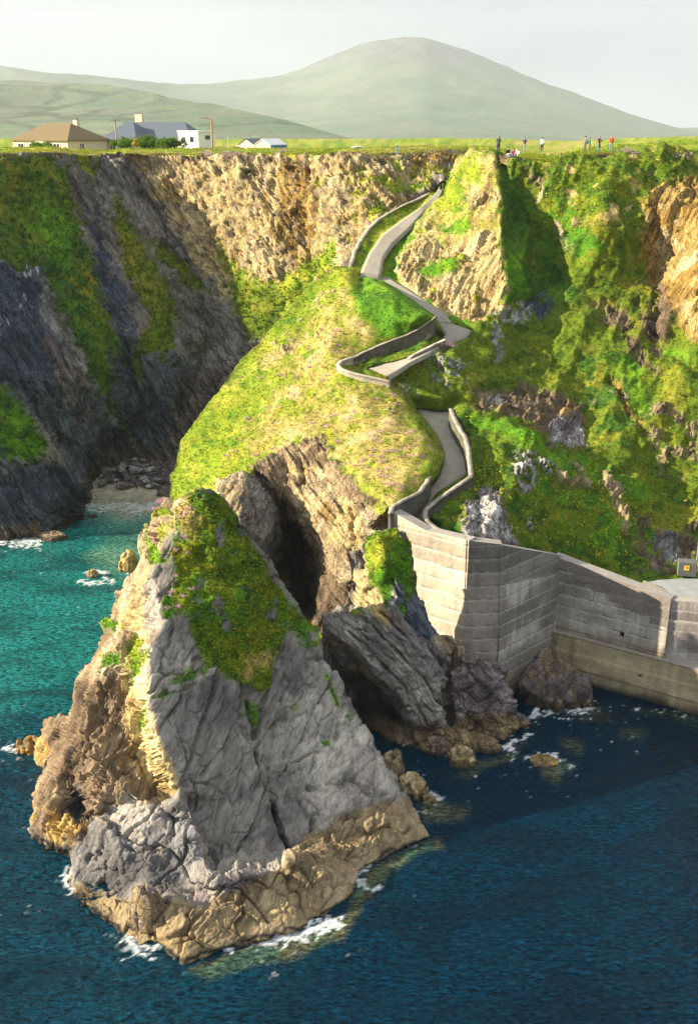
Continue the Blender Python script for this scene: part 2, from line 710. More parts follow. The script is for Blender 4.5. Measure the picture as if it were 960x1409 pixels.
def rock_relief(amp=1.0, sx=.16, block=.55, seed=0, grass_amp=1.0, blk_amp=.35):
    def fn(P, Q, u, v, gw, N):
        wv = fbm(P * .35, 3, seed + 9)
        wv2 = fbm(P * 1.1, 3, seed + 10)
        q = Q * np.array([sx, 1.0, 1.0]) + (wv * .55)[:, None] * np.array([.3, 1, .6])
        # beds: long sharp ledges across the dip, from metres down to a hand's breadth
        bed = ridged(q * np.array([1, .5, .5]), 5, seed + 3, .62)
        saw = q[:, 1] * .85 + .35 * vnoise(q * .5, seed + 6)
        saw = (saw - np.floor(saw))                                # stepped bed edges
        saw2 = q[:, 1] * 2.3 + .5 * vnoise(q * .9 + 5, seed + 7)
        saw2 = (saw2 - np.floor(saw2))
        h1, e1 = facets(q * block * np.array([2.2, 1.1, .9]) + wv2[:, None] * .2, seed + 20)
        h2, e2 = facets(q * block * np.array([4.5, 3.0, 2.2]) + wv2[:, None] * .25, seed + 40)
        h3, e3 = facets(Q * np.array([.45, 1, 1]) * block * 6.0, seed + 50)
        joint = -np.exp(-(e1 / .04) ** 2) * sstep(-.2, .2, wv2)
        fine = ridged(q * np.array([3, 2.6, 2.6]), 4, seed + 5, .62)
        rock = .18 * bed + .24 * (saw - .5) + .12 * (saw2 - .5) + blk_amp * 1.15 * h1 + .30 * joint + blk_amp * .55 * h2 + blk_amp * .24 * h3 + .09 * fine + .45 * fbm(P * .2, 3, seed + 2)
        gr = .45 * fbm(P * .35, 3, seed + 60) + .22 * fbm(P * 1.1, 3, seed + 61) + .13 * np.abs(fbm(P * 3.0, 3, seed + 62)) - .05
        return amp * rock * (1 - gw) + grass_amp * gr * gw
    return fn


# ================================================================== SEA STACK
fr_stack = frame((.42, .62, .66), (.38, -.66, .64))
fr_side = frame((.10, .62, .78), (-.8, -.4, .4))
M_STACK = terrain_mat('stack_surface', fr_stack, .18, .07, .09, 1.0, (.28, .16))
S_POLY = [(262, 676), (275, 671), (292, 674), (306, 684), (322, 702), (338, 722), (348, 738), (362, 756), (374, 770), (384, 794), (396, 815),
          (420, 850), (437, 868), (443, 890), (452, 912), (468, 932), (481, 950), (486, 972), (496, 990), (512, 1014), (528, 1038), (546, 1064),
          (556, 1088), (566, 1106), (578, 1126), (590, 1150), (562, 1163), (538, 1171), (517, 1185), (500, 1192), (488, 1212), (484, 1232),
          (462, 1244), (446, 1262), (432, 1262), (418, 1274), (398, 1284), (380, 1280), (368, 1290), (338, 1298), (306, 1303), (284, 1316),
          (252, 1328), (236, 1318), (222, 1300), (208, 1292), (184, 1305), (170, 1296), (158, 1274), (130, 1256), (106, 1240), (92, 1214),
          (100, 1192), (97, 1170), (84, 1168), (62, 1160), (46, 1150), (44, 1134), (52, 1112), (46, 1094), (54, 1078), (66, 1056),
          (74, 1040), (58, 1050), (44, 1040), (26, 1032), (40, 1020), (54, 1014), (64, 992), (82, 986), (95, 984), (103, 962), (104, 940), (114, 922), (130, 908),
          (137, 896), (136, 886), (146, 868), (140, 856), (152, 846), (160, 824), (160, 812), (172, 802), (184, 786), (192, 768), (200, 752),
          (190, 742), (194, 728), (206, 716), (214, 700), (224, 690), (240, 688), (252, 684)]
S_PTS = [
    (275, 674, 64.3), (306, 684, 65.0), (345, 735, 66.0), (374, 770, 66.3), (420, 850, 65.6), (437, 870, 64.8), (481, 950, 62.4), (512, 1014, 61.0), (546, 1065, 59.8),
    (590, 1150, None, .12), (538, 1171, None, .12), (500, 1192, None, .12), (484, 1232, None, .12), (440, 1265, None, .12), (398, 1284, None, .12), (338, 1298, None, .12),
    (252, 1328, None, .12), (222, 1300, None, .2), (170, 1296, None, .12), (130, 1256, None, .12), (92, 1214, None, .12), (99, 1180, None, .12),
    (62, 1160, None, .12), (46, 1140, None, .12), (50, 1100, None, .15), (70, 1048, 60.6), (44, 1040, None, .12), (26, 1032, None, .12), (64, 992, None, 1.8), (95, 984, 63.0),
    (104, 940, 63.8), (137, 890, 64.4), (160, 815, 65.8), (192, 768, 66.5), (196, 730, 66.8), (224, 690, 66.2), (250, 684, 65.0),
    # left flank of upturned beds
    (150, 900, None, 8.6), (130, 960, None, 6.6), (110, 1010, None, 4.9), (90, 1060, None, 3.4), (78, 1110, None, 2.0), (70, 1145, None, .8), (58, 1100, None, 1.4),
    (165, 1000, 57.8), (150, 1060, None, 4.6), (130, 1110, None, 3.2), (115, 1150, None, 1.9), (190, 870, 61.6), (180, 940, 60.0), (190, 1040, 56.6), (210, 1085, 55.0),
    (200, 800, 63.6), (172, 850, 63.6),
    (100, 1094, None, 1.5), (116, 1098, None, 1.6), (104, 1124, None, .9), (118, 1122, None, 1.2), (90, 1090, None, 2.6), (102, 1078, None, 3.0), (128, 1100, None, 3.3), (110, 1138, None, 2.0), (90, 1118, None, 1.9),       # dark hollow
    (82, 1020, 62.0), (60, 1030, None, 1.0), (72, 1006, None, 2.0),
    # slabs
    (300, 900, 59.4), (380, 880, 62.6), (340, 800, 62.6), (300, 740, 63.2), (290, 700, 63.9), (420, 930, 61.8), (300, 1000, 56.4), (300, 1100, 53.6),
    (390, 1000, 59.2), (460, 1010, 59.9), (440, 1080, 57.2), (500, 1090, 57.0), (390, 1090, 55.6), (355, 1050, 56.2), (545, 1110, None, 1.2),
    (290, 1165, 51.9), (340, 1160, 52.6), (390, 1150, 53.4), (450, 1130, 54.8), (510, 1130, None, 1.5), (560, 1140, None, .5),
    (300, 1205, None, 2.6), (350, 1200, None, 2.3), (400, 1180, None, 2.0), (450, 1170, None, 1.35), (500, 1160, None, 1.0),
    (300, 1250, None, 1.35), (350, 1245, None, 1.1), (400, 1240, None, .95), (450, 1220, None, .8), (260, 1290, None, .9), (320, 1275, None, .75), (380, 1262, None, .65),
    (250, 1250, None, 1.7), (250, 1200, 49.3), (225, 1220, 48.2), (205, 1215, 48.6), (215, 1260, 46.8), (190, 1250, 47.9), (160, 1240, 48.9),
    (130, 1220, 50.0), (150, 1205, 50.1), (180, 1200, 49.7),
]
S_LINES = [
    # arete between lit flank and front slabs
    [(262, 690, 64.6), (238, 730, 63.7), (205, 790, 62.4), (222, 862, 59.0), (202, 905, 57.4), (204, 960, 55.7), (214, 1010, 54.3), (232, 1060, 53.1), (246, 1088, 52.6)],
    # foot of flank against the arete
    [(195, 800, 63.4), (196, 862, 61.2), (192, 920, 59.5), (196, 980, 57.6), (206, 1040, 56.0), (222, 1082, 55.0)],
    # front-left boulder: top edges
    [(138, 1122, 53.4), (160, 1108, 53.1), (182, 1090, 53.0), (204, 1108, 52.4), (232, 1134, 51.6)],
    [(140, 1132, 52.0), (166, 1176, 50.2), (196, 1170, 50.2), (226, 1146, 51.0)],
    [(98, 1168, 52.2), (118, 1150, 52.4), (136, 1138, 52.3)],
    [(110, 1190, 51.2), (150, 1180, 50.6), (168, 1184, 50.0)],
    # cleft behind it
    [(184, 1084, 54.6), (210, 1102, 53.9), (236, 1128, 53.4)],
    # pillar
    [(240, 1106, 52.2), (256, 1106, 52.0), (272, 1140, 50.9), (282, 1180, 50.0)],
    [(262, 1104, 53.4), (280, 1140, 52.4), (296, 1182, 51.3)],
    [(236, 1142, 51.4), (240, 1172, 50.2), (236, 1190, 49.8)],
    # lower-left round boulder
    [(196, 1212, 49.0), (210, 1206, 49.0), (230, 1208, 48.9), (246, 1214, 48.7)],
    # step between slab foot and apron
    [(300, 1186, 50.9), (345, 1180, 51.7), (388, 1172, 52.4), (420, 1155, 53.4), (470, 1134, 54.6), (520, 1112, 56.2), (546, 1092, 57.9)],
]
# cracks: (line, width px, depth m)
S_CRACKS = [
    ([(342, 966), (352, 1000), (356, 1040), (366, 1080), (378, 1120), (394, 1165)], 3.6, .95),
    ([(362, 985), (358, 1020), (372, 1060), (382, 1068)], 2.0, .45),
    ([(382, 1068), (410, 1048), (430, 1036)], 1.8, .40),
    ([(340, 1030), (330, 1080), (315, 1120), (303, 1178)], 1.6, .32),
    ([(270, 1078), (290, 1080), (318, 1100), (345, 1140)], 1.8, .35),
    ([(252, 1020), (262, 1060), (272, 1090), (270, 1130), (290, 1178)], 2.0, .4),
    ([(262, 1105), (278, 1140), (298, 1182)], 3.2, .8),
    ([(546, 1092), (528, 1120), (515, 1140), (498, 1172)], 2.0, .5),
    ([(480, 1120), (468, 1140), (455, 1160)], 1.8, .4),
    ([(184, 1084), (210, 1104), (234, 1130), (240, 1150)], 3.5, .7),
    ([(424, 870), (445, 920), (470, 980), (500, 1040)], 1.6, .22),
    ([(396, 890), (420, 950), (440, 1000)], 1.5, .2),
    ([(205, 960), (240, 952), (300, 930)], 1.5, .2),
    ([(225, 975), (246, 1020), (262, 1080)], 1.3, .15),
    ([(400, 1170), (424, 1215), (430, 1222)], 2.0, .4),
    ([(300, 1220), (330, 1222), (370, 1270)], 2.0, .4),
    ([(196, 1160), (220, 1165), (244, 1180)], 1.6, .3),
    ([(195, 1250), (206, 1290)], 2.4, .5),
    ([(240, 1222), (262, 1222), (268, 1240), (258, 1260)], 2.0, .4),
    ([(330, 1195), (350, 1190), (372, 1178)], 2.0, .4),
    ([(440, 1190), (428, 1210), (428, 1222), (450, 1205)], 1.8, .35),
]
moss_main = [(268, 672), (296, 676), (316, 700), (330, 728), (352, 750), (366, 776), (380, 800), (392, 822), (418, 846), (438, 870), (434, 892),
             (415, 884), (398, 868), (388, 880), (378, 916), (372, 946), (354, 950), (340, 938), (318, 938), (300, 916), (288, 928), (282, 900),
             (270, 878), (258, 850), (240, 846), (232, 826), (240, 800), (236, 770), (244, 740), (238, 716), (252, 694)]
S_PAINT = [
    ('warm', [(262, 686), (236, 732), (205, 790), (220, 862), (202, 905), (205, 960), (215, 1010), (246, 1088), (222, 1100), (190, 1120), (120, 1150), (60, 1170), (30, 1100), (10, 1030), (90, 960), (130, 880), (180, 760), (205, 690)], 5),
    ('brown', [(105, 940), (165, 930), (180, 1000), (178, 1060), (180, 1088), (140, 1120), (120, 1165), (40, 1160), (50, 1090), (75, 1050), (20, 1040), (60, 985)], 8, .75),
    ('cream', [(205, 960), (215, 1010), (246, 1088), (222, 1096), (186, 1064), (176, 1000), (176, 940), (196, 880), (204, 912)], 5),
    ('cream', [(170, 860), (196, 780), (215, 840), (200, 900), (176, 960)], 8, .6),
    ('ochre', [(40, 1110), (90, 1120), (130, 1140), (100, 1175), (40, 1165)], 10, .45),
    ('ochre', [(20, 1035), (60, 1005), (75, 1040), (50, 1050)], 6, .45),
    ('dkrock_shade', [(98, 1096), (112, 1080), (124, 1100), (122, 1130), (104, 1134), (88, 1120)], 5),
    ('slabl', [(196, 800), (214, 802), (222, 840), (218, 872), (204, 862), (198, 830)], 3),
    ('slabl', [(202, 890), (240, 880), (300, 925), (250, 950), (205, 960)], 5, .8),
    ('slabl', [(396, 960), (470, 960), (540, 1060), (545, 1090), (470, 1120), (420, 1060)], 10, .75),
    ('slabl', [(415, 1090), (470, 1080), (480, 1130), (455, 1150), (430, 1140)], 8, .8),
    ('slatel', [(138, 1122), (182, 1092), (234, 1136), (196, 1172), (166, 1176)], 4),
    ('slabl', [(140, 1120), (182, 1094), (232, 1136), (190, 1168)], 6, .6),
    ('slatel', [(240, 1108), (260, 1106), (284, 1180), (230, 1190)], 5, .9),
    ('dkrock_shade', [(98, 1168), (138, 1124), (166, 1178), (168, 1215), (150, 1226), (112, 1216), (96, 1196)], 5),  # spur's shadow painted onto the boulder's left face
    ('dkrock_shade', [(160, 1176), (240, 1180), (260, 1215), (190, 1220), (165, 1240)], 8, .75),
    ('dkrock_shade', [(330, 1050), (390, 1080), (400, 1160), (340, 1180), (320, 1130)], 10, .45),
    ('purple', [(260, 1190), (330, 1185), (390, 1172), (380, 1200), (330, 1225), (262, 1240), (250, 1215)], 8, .45),
    ('tan', [(88, 1206), (112, 1216), (150, 1236), (194, 1240), (200, 1224), (216, 1246), (250, 1232), (270, 1250), (300, 1228), (340, 1215), (395, 1180), (420, 1152), (452, 1140), (470, 1120), (510, 1112), (545, 1096), (566, 1104), (600, 1150), (500, 1200), (470, 1290), (250, 1345), (80, 1300)], 6),
    ('wet_shade', [(150, 1290), (184, 1300), (222, 1298), (252, 1326), (306, 1302), (398, 1284), (446, 1264), (484, 1232), (500, 1192), (538, 1171), (590, 1150)], 3, .8, 'line', 3),
    ('wet_shade', [(92, 1214), (106, 1240), (158, 1274), (170, 1296)], 3, 1, 'line', 4),
    ('wet_shade', [(46, 1150), (62, 1160), (97, 1170)], 3, 1, 'line', 4),
    ('wet_shade', [(342, 966), (352, 1000), (356, 1040), (366, 1080), (378, 1120), (394, 1165)], 2, .9, 'line', 1.2),  # shade of the main crack painted as a dark line
    ('moss', moss_main, 5),
    ('lush', moss_main, 8, .42),
    ('slab', moss_main, 3, .31),
    ('dry', [(240, 700), (270, 680), (300, 690), (280, 720), (250, 740)], 6, .5),
    ('dry', [(330, 900), (375, 890), (370, 940), (340, 935)], 6, .5),
    ('lush', [(196, 742), (226, 752), (230, 772), (205, 775)], 5, .8),
    ('lush', [(140, 850), (165, 855), (160, 870), (142, 862)], 4),
    ('lush', [(138, 900), (166, 892), (168, 915), (140, 915)], 5, .8),
    ('turf', [(170, 860), (200, 870), (204, 905), (190, 960), (176, 930)], 6, .62),
    ('turf', [(200, 700), (236, 700), (232, 740), (205, 760), (190, 800)], 6, .5),
    ('lush', [(222, 944), (262, 918), (276, 910), (290, 920), (262, 938), (234, 956), (214, 960)], 7, .5),
    ('lush', [(440, 914), (452, 920), (466, 956), (484, 990), (474, 996), (456, 960)], 6, .48),
    ('lush', [(344, 968), (358, 970), (356, 996), (344, 1000)], 5, .6),
    ('lush', [(404, 960), (430, 996), (424, 1000), (404, 975)], 5, .5),
    ('lush', [(440, 1022), (454, 1022), (452, 1032), (441, 1030)], 2.5),
    ('lush', [(194, 980), (204, 960), (204, 1004), (196, 1000)], 3),
    ('lush', [(222, 820), (238, 818), (240, 850), (226, 852)], 3),
]


def stack_relief(P, Q, u, v, gw, N):
    # left flank: thin upturned beds; front: smooth slabs; foot: rounded boulders
    side = sdist(u, v, [(262, 686), (236, 732), (205, 790), (222, 862), (202, 905), (205, 960), (215, 1010), (246, 1088), (222, 1100), (180, 1090), (120, 1150), (60, 1190), (-20, 1100), (0, 1000), (130, 840), (200, 670)])
    ws = sstep(-4, 6, side)
    foot = sdist(u, v, [(90, 1110), (180, 1085), (245, 1100), (300, 1180), (395, 1172), (470, 1130), (545, 1090), (620, 1150), (450, 1340), (80, 1340)])
    wf = sstep(-6, 8, foot) * (1 - ws)
    wob = fbm(P * .5, 3, 140)
    wob2 = fbm(P * 1.3, 3, 143)
    # big plates with thin open joints, faint bedding lines running down the dip
    q = Q * np.array([.16, 1, 1]) + (wob * .4)[:, None]
    h1, e1 = facets(q * .34 + wob2[:, None] * .06, 120)
    h2, e2 = facets(q * np.array([2.4, 1.0, 1.0]) * .8 + wob2[:, None] * .12, 121)
    h3, e3 = facets(q * np.array([3.0, 1.6, 1.6]) * 1.7 + wob2[:, None] * .2, 125)
    brk = sstep(-.25, .2, wob2 + .4 * wob)
    flat = .19 * h1 - .42 * np.exp(-(e1 / .035) ** 2) * (.35 + .65 * brk) + .075 * h2 - .16 * np.exp(-(e2 / .05) ** 2) * brk + .03 * h3
    flat += .045 * ridged(q * np.array([1.2, 1.6, 1.6]), 5, 122, .65) + .04 * ridged(P * 1.6, 5, 123, .62) + .16 * fbm(P * .3, 3, 124)
    q = P @ fr_side.T
    qq = np.stack([q[:, 0] * .15, q[:, 1] * 1.25 + wob * .9, q[:, 2] * .9 + wob2 * .3], 1)
    h1, e1 = facets(qq, 150)
    h2, e2 = facets(qq * np.array([3.5, 2.5, 2.5]), 160)
    h3, e3 = facets(qq * np.array([7, 5, 5]), 165)
    beds = .50 * h1 + .20 * h2 + .08 * h3 - .35 * np.exp(-(e1 / .05) ** 2) + .22 * ridged(qq * np.array([1.0, 1.3, 1.3]), 5, 144, .62) + .5 * fbm(P * .3, 3, 141)
    sw = qq[:, 1] * 1.15 + .5 * vnoise(P * .7, 145) + .2 * vnoise(P * 2.2, 146)
    sw2 = qq[:, 1] * 3.1 + .6 * vnoise(P * .9, 147)
    beds += .42 * (sw - np.floor(sw) - .5) + .16 * (sw2 - np.floor(sw2) - .5) + .10 * ridged(P * 2.5, 4, 148, .62)
    h1, e1 = facets(P * np.array([.34, .36, .5]) + wob[:, None] * .35, 170)
    h2, e2 = facets(P * np.array([.9, 1.0, 1.2]) + wob2[:, None] * .25, 180)
    h3, e3 = facets(P * np.array([2.3, 2.4, 2.8]) + wob2[:, None] * .3, 185)
    boul = .42 * h1 - .36 * np.exp(-(e1 / .03) ** 2) + .17 * h2 - .12 * np.exp(-(e2 / .045) ** 2) + .06 * h3 + .07 * ridged(P * 1.6, 5, 171, .62) + .04 * ridged(P * 5, 3, 172, .6)
    edge_ = seg_dist(u, v, S_POLY, True)
    boul = boul * (.35 + .65 * sstep(2, 26, edge_))
    beds = beds * (.45 + .55 * sstep(2, 22, edge_))
    rock = flat * (1 - ws) * (1 - wf) + beds * ws + boul * wf
    gr = .30 * fbm(P * .5, 3, 190) + .16 * fbm(P * 1.4, 3, 191) + .12 * np.abs(fbm(P * 4.0, 3, 192))
    return rock * (1 - gw) + gr * gw


S_CRACKS = [(ln, w_ * .75, d_ * 1.0) for ln, w_, d_ in S_CRACKS]
stack, I_STACK = sheet('sea_stack', S_POLY, S_PTS, S_LINES, S_PAINT, 'slab', 1.4, S_CRACKS, stack_relief, (2, 2), fr_stack, [M_STACK])
tag(stack, 'tall tilted grey rock stack with mossy yellow-flowered cap in the foreground sea', 'sea stack', kind='thing')

# ================================================================== ROCK UNDER THE PIER WALL
fr_mid = frame((.55, -.35, -.55), (-.1, -.7, .7))
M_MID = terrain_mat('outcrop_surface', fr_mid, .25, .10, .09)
M_POLY = [(500, 752), (504, 738), (518, 730), (540, 727), (556, 736), (566, 752), (571, 778), (576, 812), (584, 832), (596, 858), (604, 874), (622, 874), (632, 898), (640, 908), (652, 902),
          (670, 912), (690, 920), (698, 936), (706, 956), (712, 976), (726, 984), (734, 996), (722, 1008), (704, 1014), (700, 1024), (674, 1028), (660, 1036), (640, 1040), (618, 1046),
          (598, 1040), (580, 1034), (560, 1028), (540, 1026), (524, 1018), (508, 1000), (496, 985), (484, 960), (470, 915), (456, 888), (447, 872), (446, 852), (456, 842), (464, 836),
          (476, 824), (488, 804), (490, 780), (484, 764)]
M_PTS = [(500, 752, 72.2), (518, 731, 72.4), (540, 728, 72.3), (558, 738, 72.2), (571, 778, 71.6), (576, 812, 71.2), (590, 845, 70.8), (604, 874, 70.2), (622, 876, 70.2), (634, 900, 69.6),
         (652, 903, 69.2), (690, 920, 69.6), (706, 956, 68.4), (734, 996, None, .12), (704, 1014, None, .12), (674, 1028, None, .12), (640, 1040, None, .12), (598, 1040, None, .12),
         (560, 1028, None, .12), (524, 1018, None, .12), (496, 985, None, .12), (484, 960, 69.4), (470, 915, 70.2), (456, 888, 70.6), (447, 868, 70.4), (456, 842, 71.2), (476, 824, 71.8), (488, 800, 72.2), (488, 770, 72.6),
         (530, 780, 70.8), (540, 830, 69.6), (510, 830, 70.8), (500, 860, 69.4), (560, 870, 68.6), (590, 900, 68.2), (560, 920, 67.0), (600, 950, 66.4), (600, 990, 64.6),
         (560, 990, 65.4), (585, 1015, 63.8), (630, 1010, 64.2), (650, 950, 67.0), (670, 960, 66.6), (660, 1000, 65.0), (690, 990, 66.0), (700, 1000, 66.0), (640, 1025, 63.8), (670, 1012, 64.8),
         (500, 935, 69.6), (520, 960, 69.0), (540, 985, 68.2), (510, 980, 68.9), (490, 930, 70.0)]
M_LINES = [[(450, 862, 70.0), (470, 880, 69.2), (490, 892, 68.6), (512, 912, 67.7), (536, 932, 66.7), (552, 955, 66.0), (570, 985, 65.2), (584, 1004, 64.4)],
           [(480, 902, 70.0), (506, 922, 69.4), (528, 942, 68.8), (545, 966, 68.0), (562, 1000, 66.4)],
           [(628, 900, 70.0), (618, 930, 69.2), (614, 960, 67.6), (622, 988, 66.4)],
           [(640, 912, 68.6), (634, 940, 67.8), (632, 965, 66.6), (636, 990, 65.4)],
           [(520, 735, 71.8), (532, 770, 71.0), (548, 800, 70.4), (556, 830, 69.9), (575, 860, 69.4)]]
def _fwd(p):
    if p[2] is None:
        return p
    k = float(sstep(1050, 850, p[1]))
    return (p[0], p[1], p[2] - 2.7 * k)


M_PTS = [_fwd(p) for p in M_PTS]
M_LINES = [[_fwd(p) for p in ln] for ln in M_LINES]
M_CRACKS = [([(628, 898), (617, 930), (613, 960), (620, 990)], 4, .9), ([(500, 850), (540, 890), (580, 930), (610, 975)], 2, .4),
            ([(520, 840), (560, 880), (600, 930)], 1.8, .35), ([(560, 850), (585, 880), (612, 930)], 2.2, .5), ([(478, 868), (520, 905), (560, 950), (590, 1000)], 1.8, .35),
            ([(540, 800), (570, 850), (590, 880)], 2, .4), ([(660, 965), (690, 950), (704, 960)], 1.8, .3), ([(640, 985), (664, 1000), (672, 1020)], 2, .4)]
SLAB_ = ('slabl', [(450, 855), (490, 850), (560, 900), (622, 990), (585, 1002), (520, 920)], 6, .6)
mg = [(504, 740), (520, 730), (542, 727), (560, 742), (568, 780), (572, 812), (560, 826), (552, 800), (545, 790), (536, 808), (530, 835), (520, 820), (512, 800), (508, 770)]
M_PAINT = [
    SLAB_,
    ('cream', [(484, 800), (505, 760), (512, 800), (522, 830), (535, 860), (520, 850), (490, 830)], 5, .8),
    ('slate', [(536, 790), (572, 800), (600, 870), (585, 890), (556, 850), (536, 830)], 6, .8),
    ('lichen', [(524, 782), (545, 785), (548, 830), (530, 838)], 5, .5),
    ('purple', [(640, 906), (690, 918), (710, 975), (690, 990), (660, 965), (630, 990), (632, 940)], 6),
    ('warm', [(596, 870), (622, 872), (636, 900), (626, 920), (612, 900)], 4, .8),
    ('warm', [(447, 868), (470, 885), (500, 910), (540, 945), (520, 945), (480, 915)], 4, .6),
    ('wet_shade', [(472, 915), (520, 940), (560, 1000), (545, 1020), (500, 990)], 6),  # shadow under the overhanging slab painted into the rock
    ('brown', [(520, 990), (600, 1000), (640, 985), (700, 980), (740, 1000), (640, 1060), (500, 1030)], 7, .9),
    ('tan', [(560, 1010), (620, 1010), (700, 992), (740, 1000), (640, 1060), (560, 1040)], 7, .7),
    ('wet_shade', [(496, 985), (524, 1018), (560, 1028), (598, 1040), (640, 1040), (674, 1028), (704, 1014), (734, 996)], 3, 1, 'line', 3),
    ('moss', mg, 4), ('lush', mg, 6, .5), ('turf', [(504, 745), (540, 727), (556, 738), (530, 760), (515, 800)], 5, .7),
    ('turf', [(484, 838), (500, 838), (498, 848), (484, 848)], 3),
    ('lush', [(552, 820), (562, 826), (556, 850), (546, 840)], 3, .7),
]


def mid_relief(P, Q, u, v, gw, N):
    b = sdist(u, v, [(630, 895), (740, 940), (740, 1060), (560, 1060), (500, 1000), (590, 1000), (622, 985), (616, 940)])
    wb = sstep(-5, 6, b)
    a = rock_relief(.75, .2, .6, 200, .8, .34)(P, Q, u, v, gw * 0, N)
    wob = fbm(P * .6, 3, 272)
    h1, e1 = facets(P * np.array([.5, .5, .7]) + wob[:, None] * .3, 270)
    h2, e2 = facets(P * np.array([1.3, 1.4, 1.7]) + wob[:, None] * .3, 280)
    h3, e3 = facets(P * 3.2, 285)
    boul = .50 * h1 - .35 * np.exp(-(e1 / .035) ** 2) + .22 * h2 - .1 * np.exp(-(e2 / .05) ** 2) + .09 * h3 + .06 * ridged(P * 1.6, 5, 271, .62)
    gr = .25 * fbm(P * .6, 3, 290) + .16 * fbm(P * 1.6, 3, 291) + .10 * np.abs(fbm(P * 4.0, 3, 292))
    return (a * (1 - wb) + boul * wb) * (1 - gw) + gr * gw


M_CRACKS = [(ln, w_ * 1.0, d_ * 1.7) for ln, w_, d_ in M_CRACKS]
mid, I_MID = sheet('rock_outcrop', M_POLY, M_PTS, M_LINES, M_PAINT, 'slab', 1.4, M_CRACKS, mid_relief, (1, 2), fr_mid, [M_MID], back=(0, .12, .35, .7, 1.1), drop=10.0)
tag(mid, 'slanting grey rock outcrop with a round grassy top against the pale pier wall', 'rock', kind='thing')

# ================================================================== HEADLAND: ridge, path cutting and right-hand cliff
fr_head = frame((.35, .25, .85), (-.1, -.8, .5))
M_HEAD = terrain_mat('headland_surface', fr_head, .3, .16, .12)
PATH_LOW = [(572, 562), (590, 584), (600, 598), (607, 615), (609, 630), (603, 655), (587, 676), (566, 692), (546, 704), (548, 716), (584, 724), (582, 716), (592, 690), (602, 677), (644, 653), (641, 607), (621, 568)]
PATH_TOP = [(494, 380), (500, 364), (509, 347), (526, 322), (555, 301), (580, 284), (598, 268), (603, 262), (606, 268), (582, 291), (563, 313), (538, 338), (526, 355), (523, 384)]
PATH_HAIR = [(505, 507), (540, 498), (562, 492), (585, 481), (600, 472), (612, 464), (607, 452), (598, 435), (617, 446), (648, 455), (640, 465), (615, 468), (590, 482), (564, 499), (550, 508), (534, 519)]
H_POLY = [(480, 366), (490, 345), (500, 325), (520, 303), (556, 283), (590, 266), (606, 250), (622, 238), (640, 222), (662, 209), (690, 213), (700, 217), (760, 222), (800, 215), (860, 211), (900, 210), (985, 211), (1120, 211),
          (1120, 850), (900, 852), (760, 812), (690, 790), (600, 800), (560, 800), (520, 800), (500, 860), (470, 960), (420, 960), (330, 800), (240, 720), (232, 690), (234, 650), (245, 622), (255, 600), (277, 570), (300, 540),
          (325, 505), (350, 480), (378, 450), (400, 426), (424, 396), (446, 374), (462, 366)]
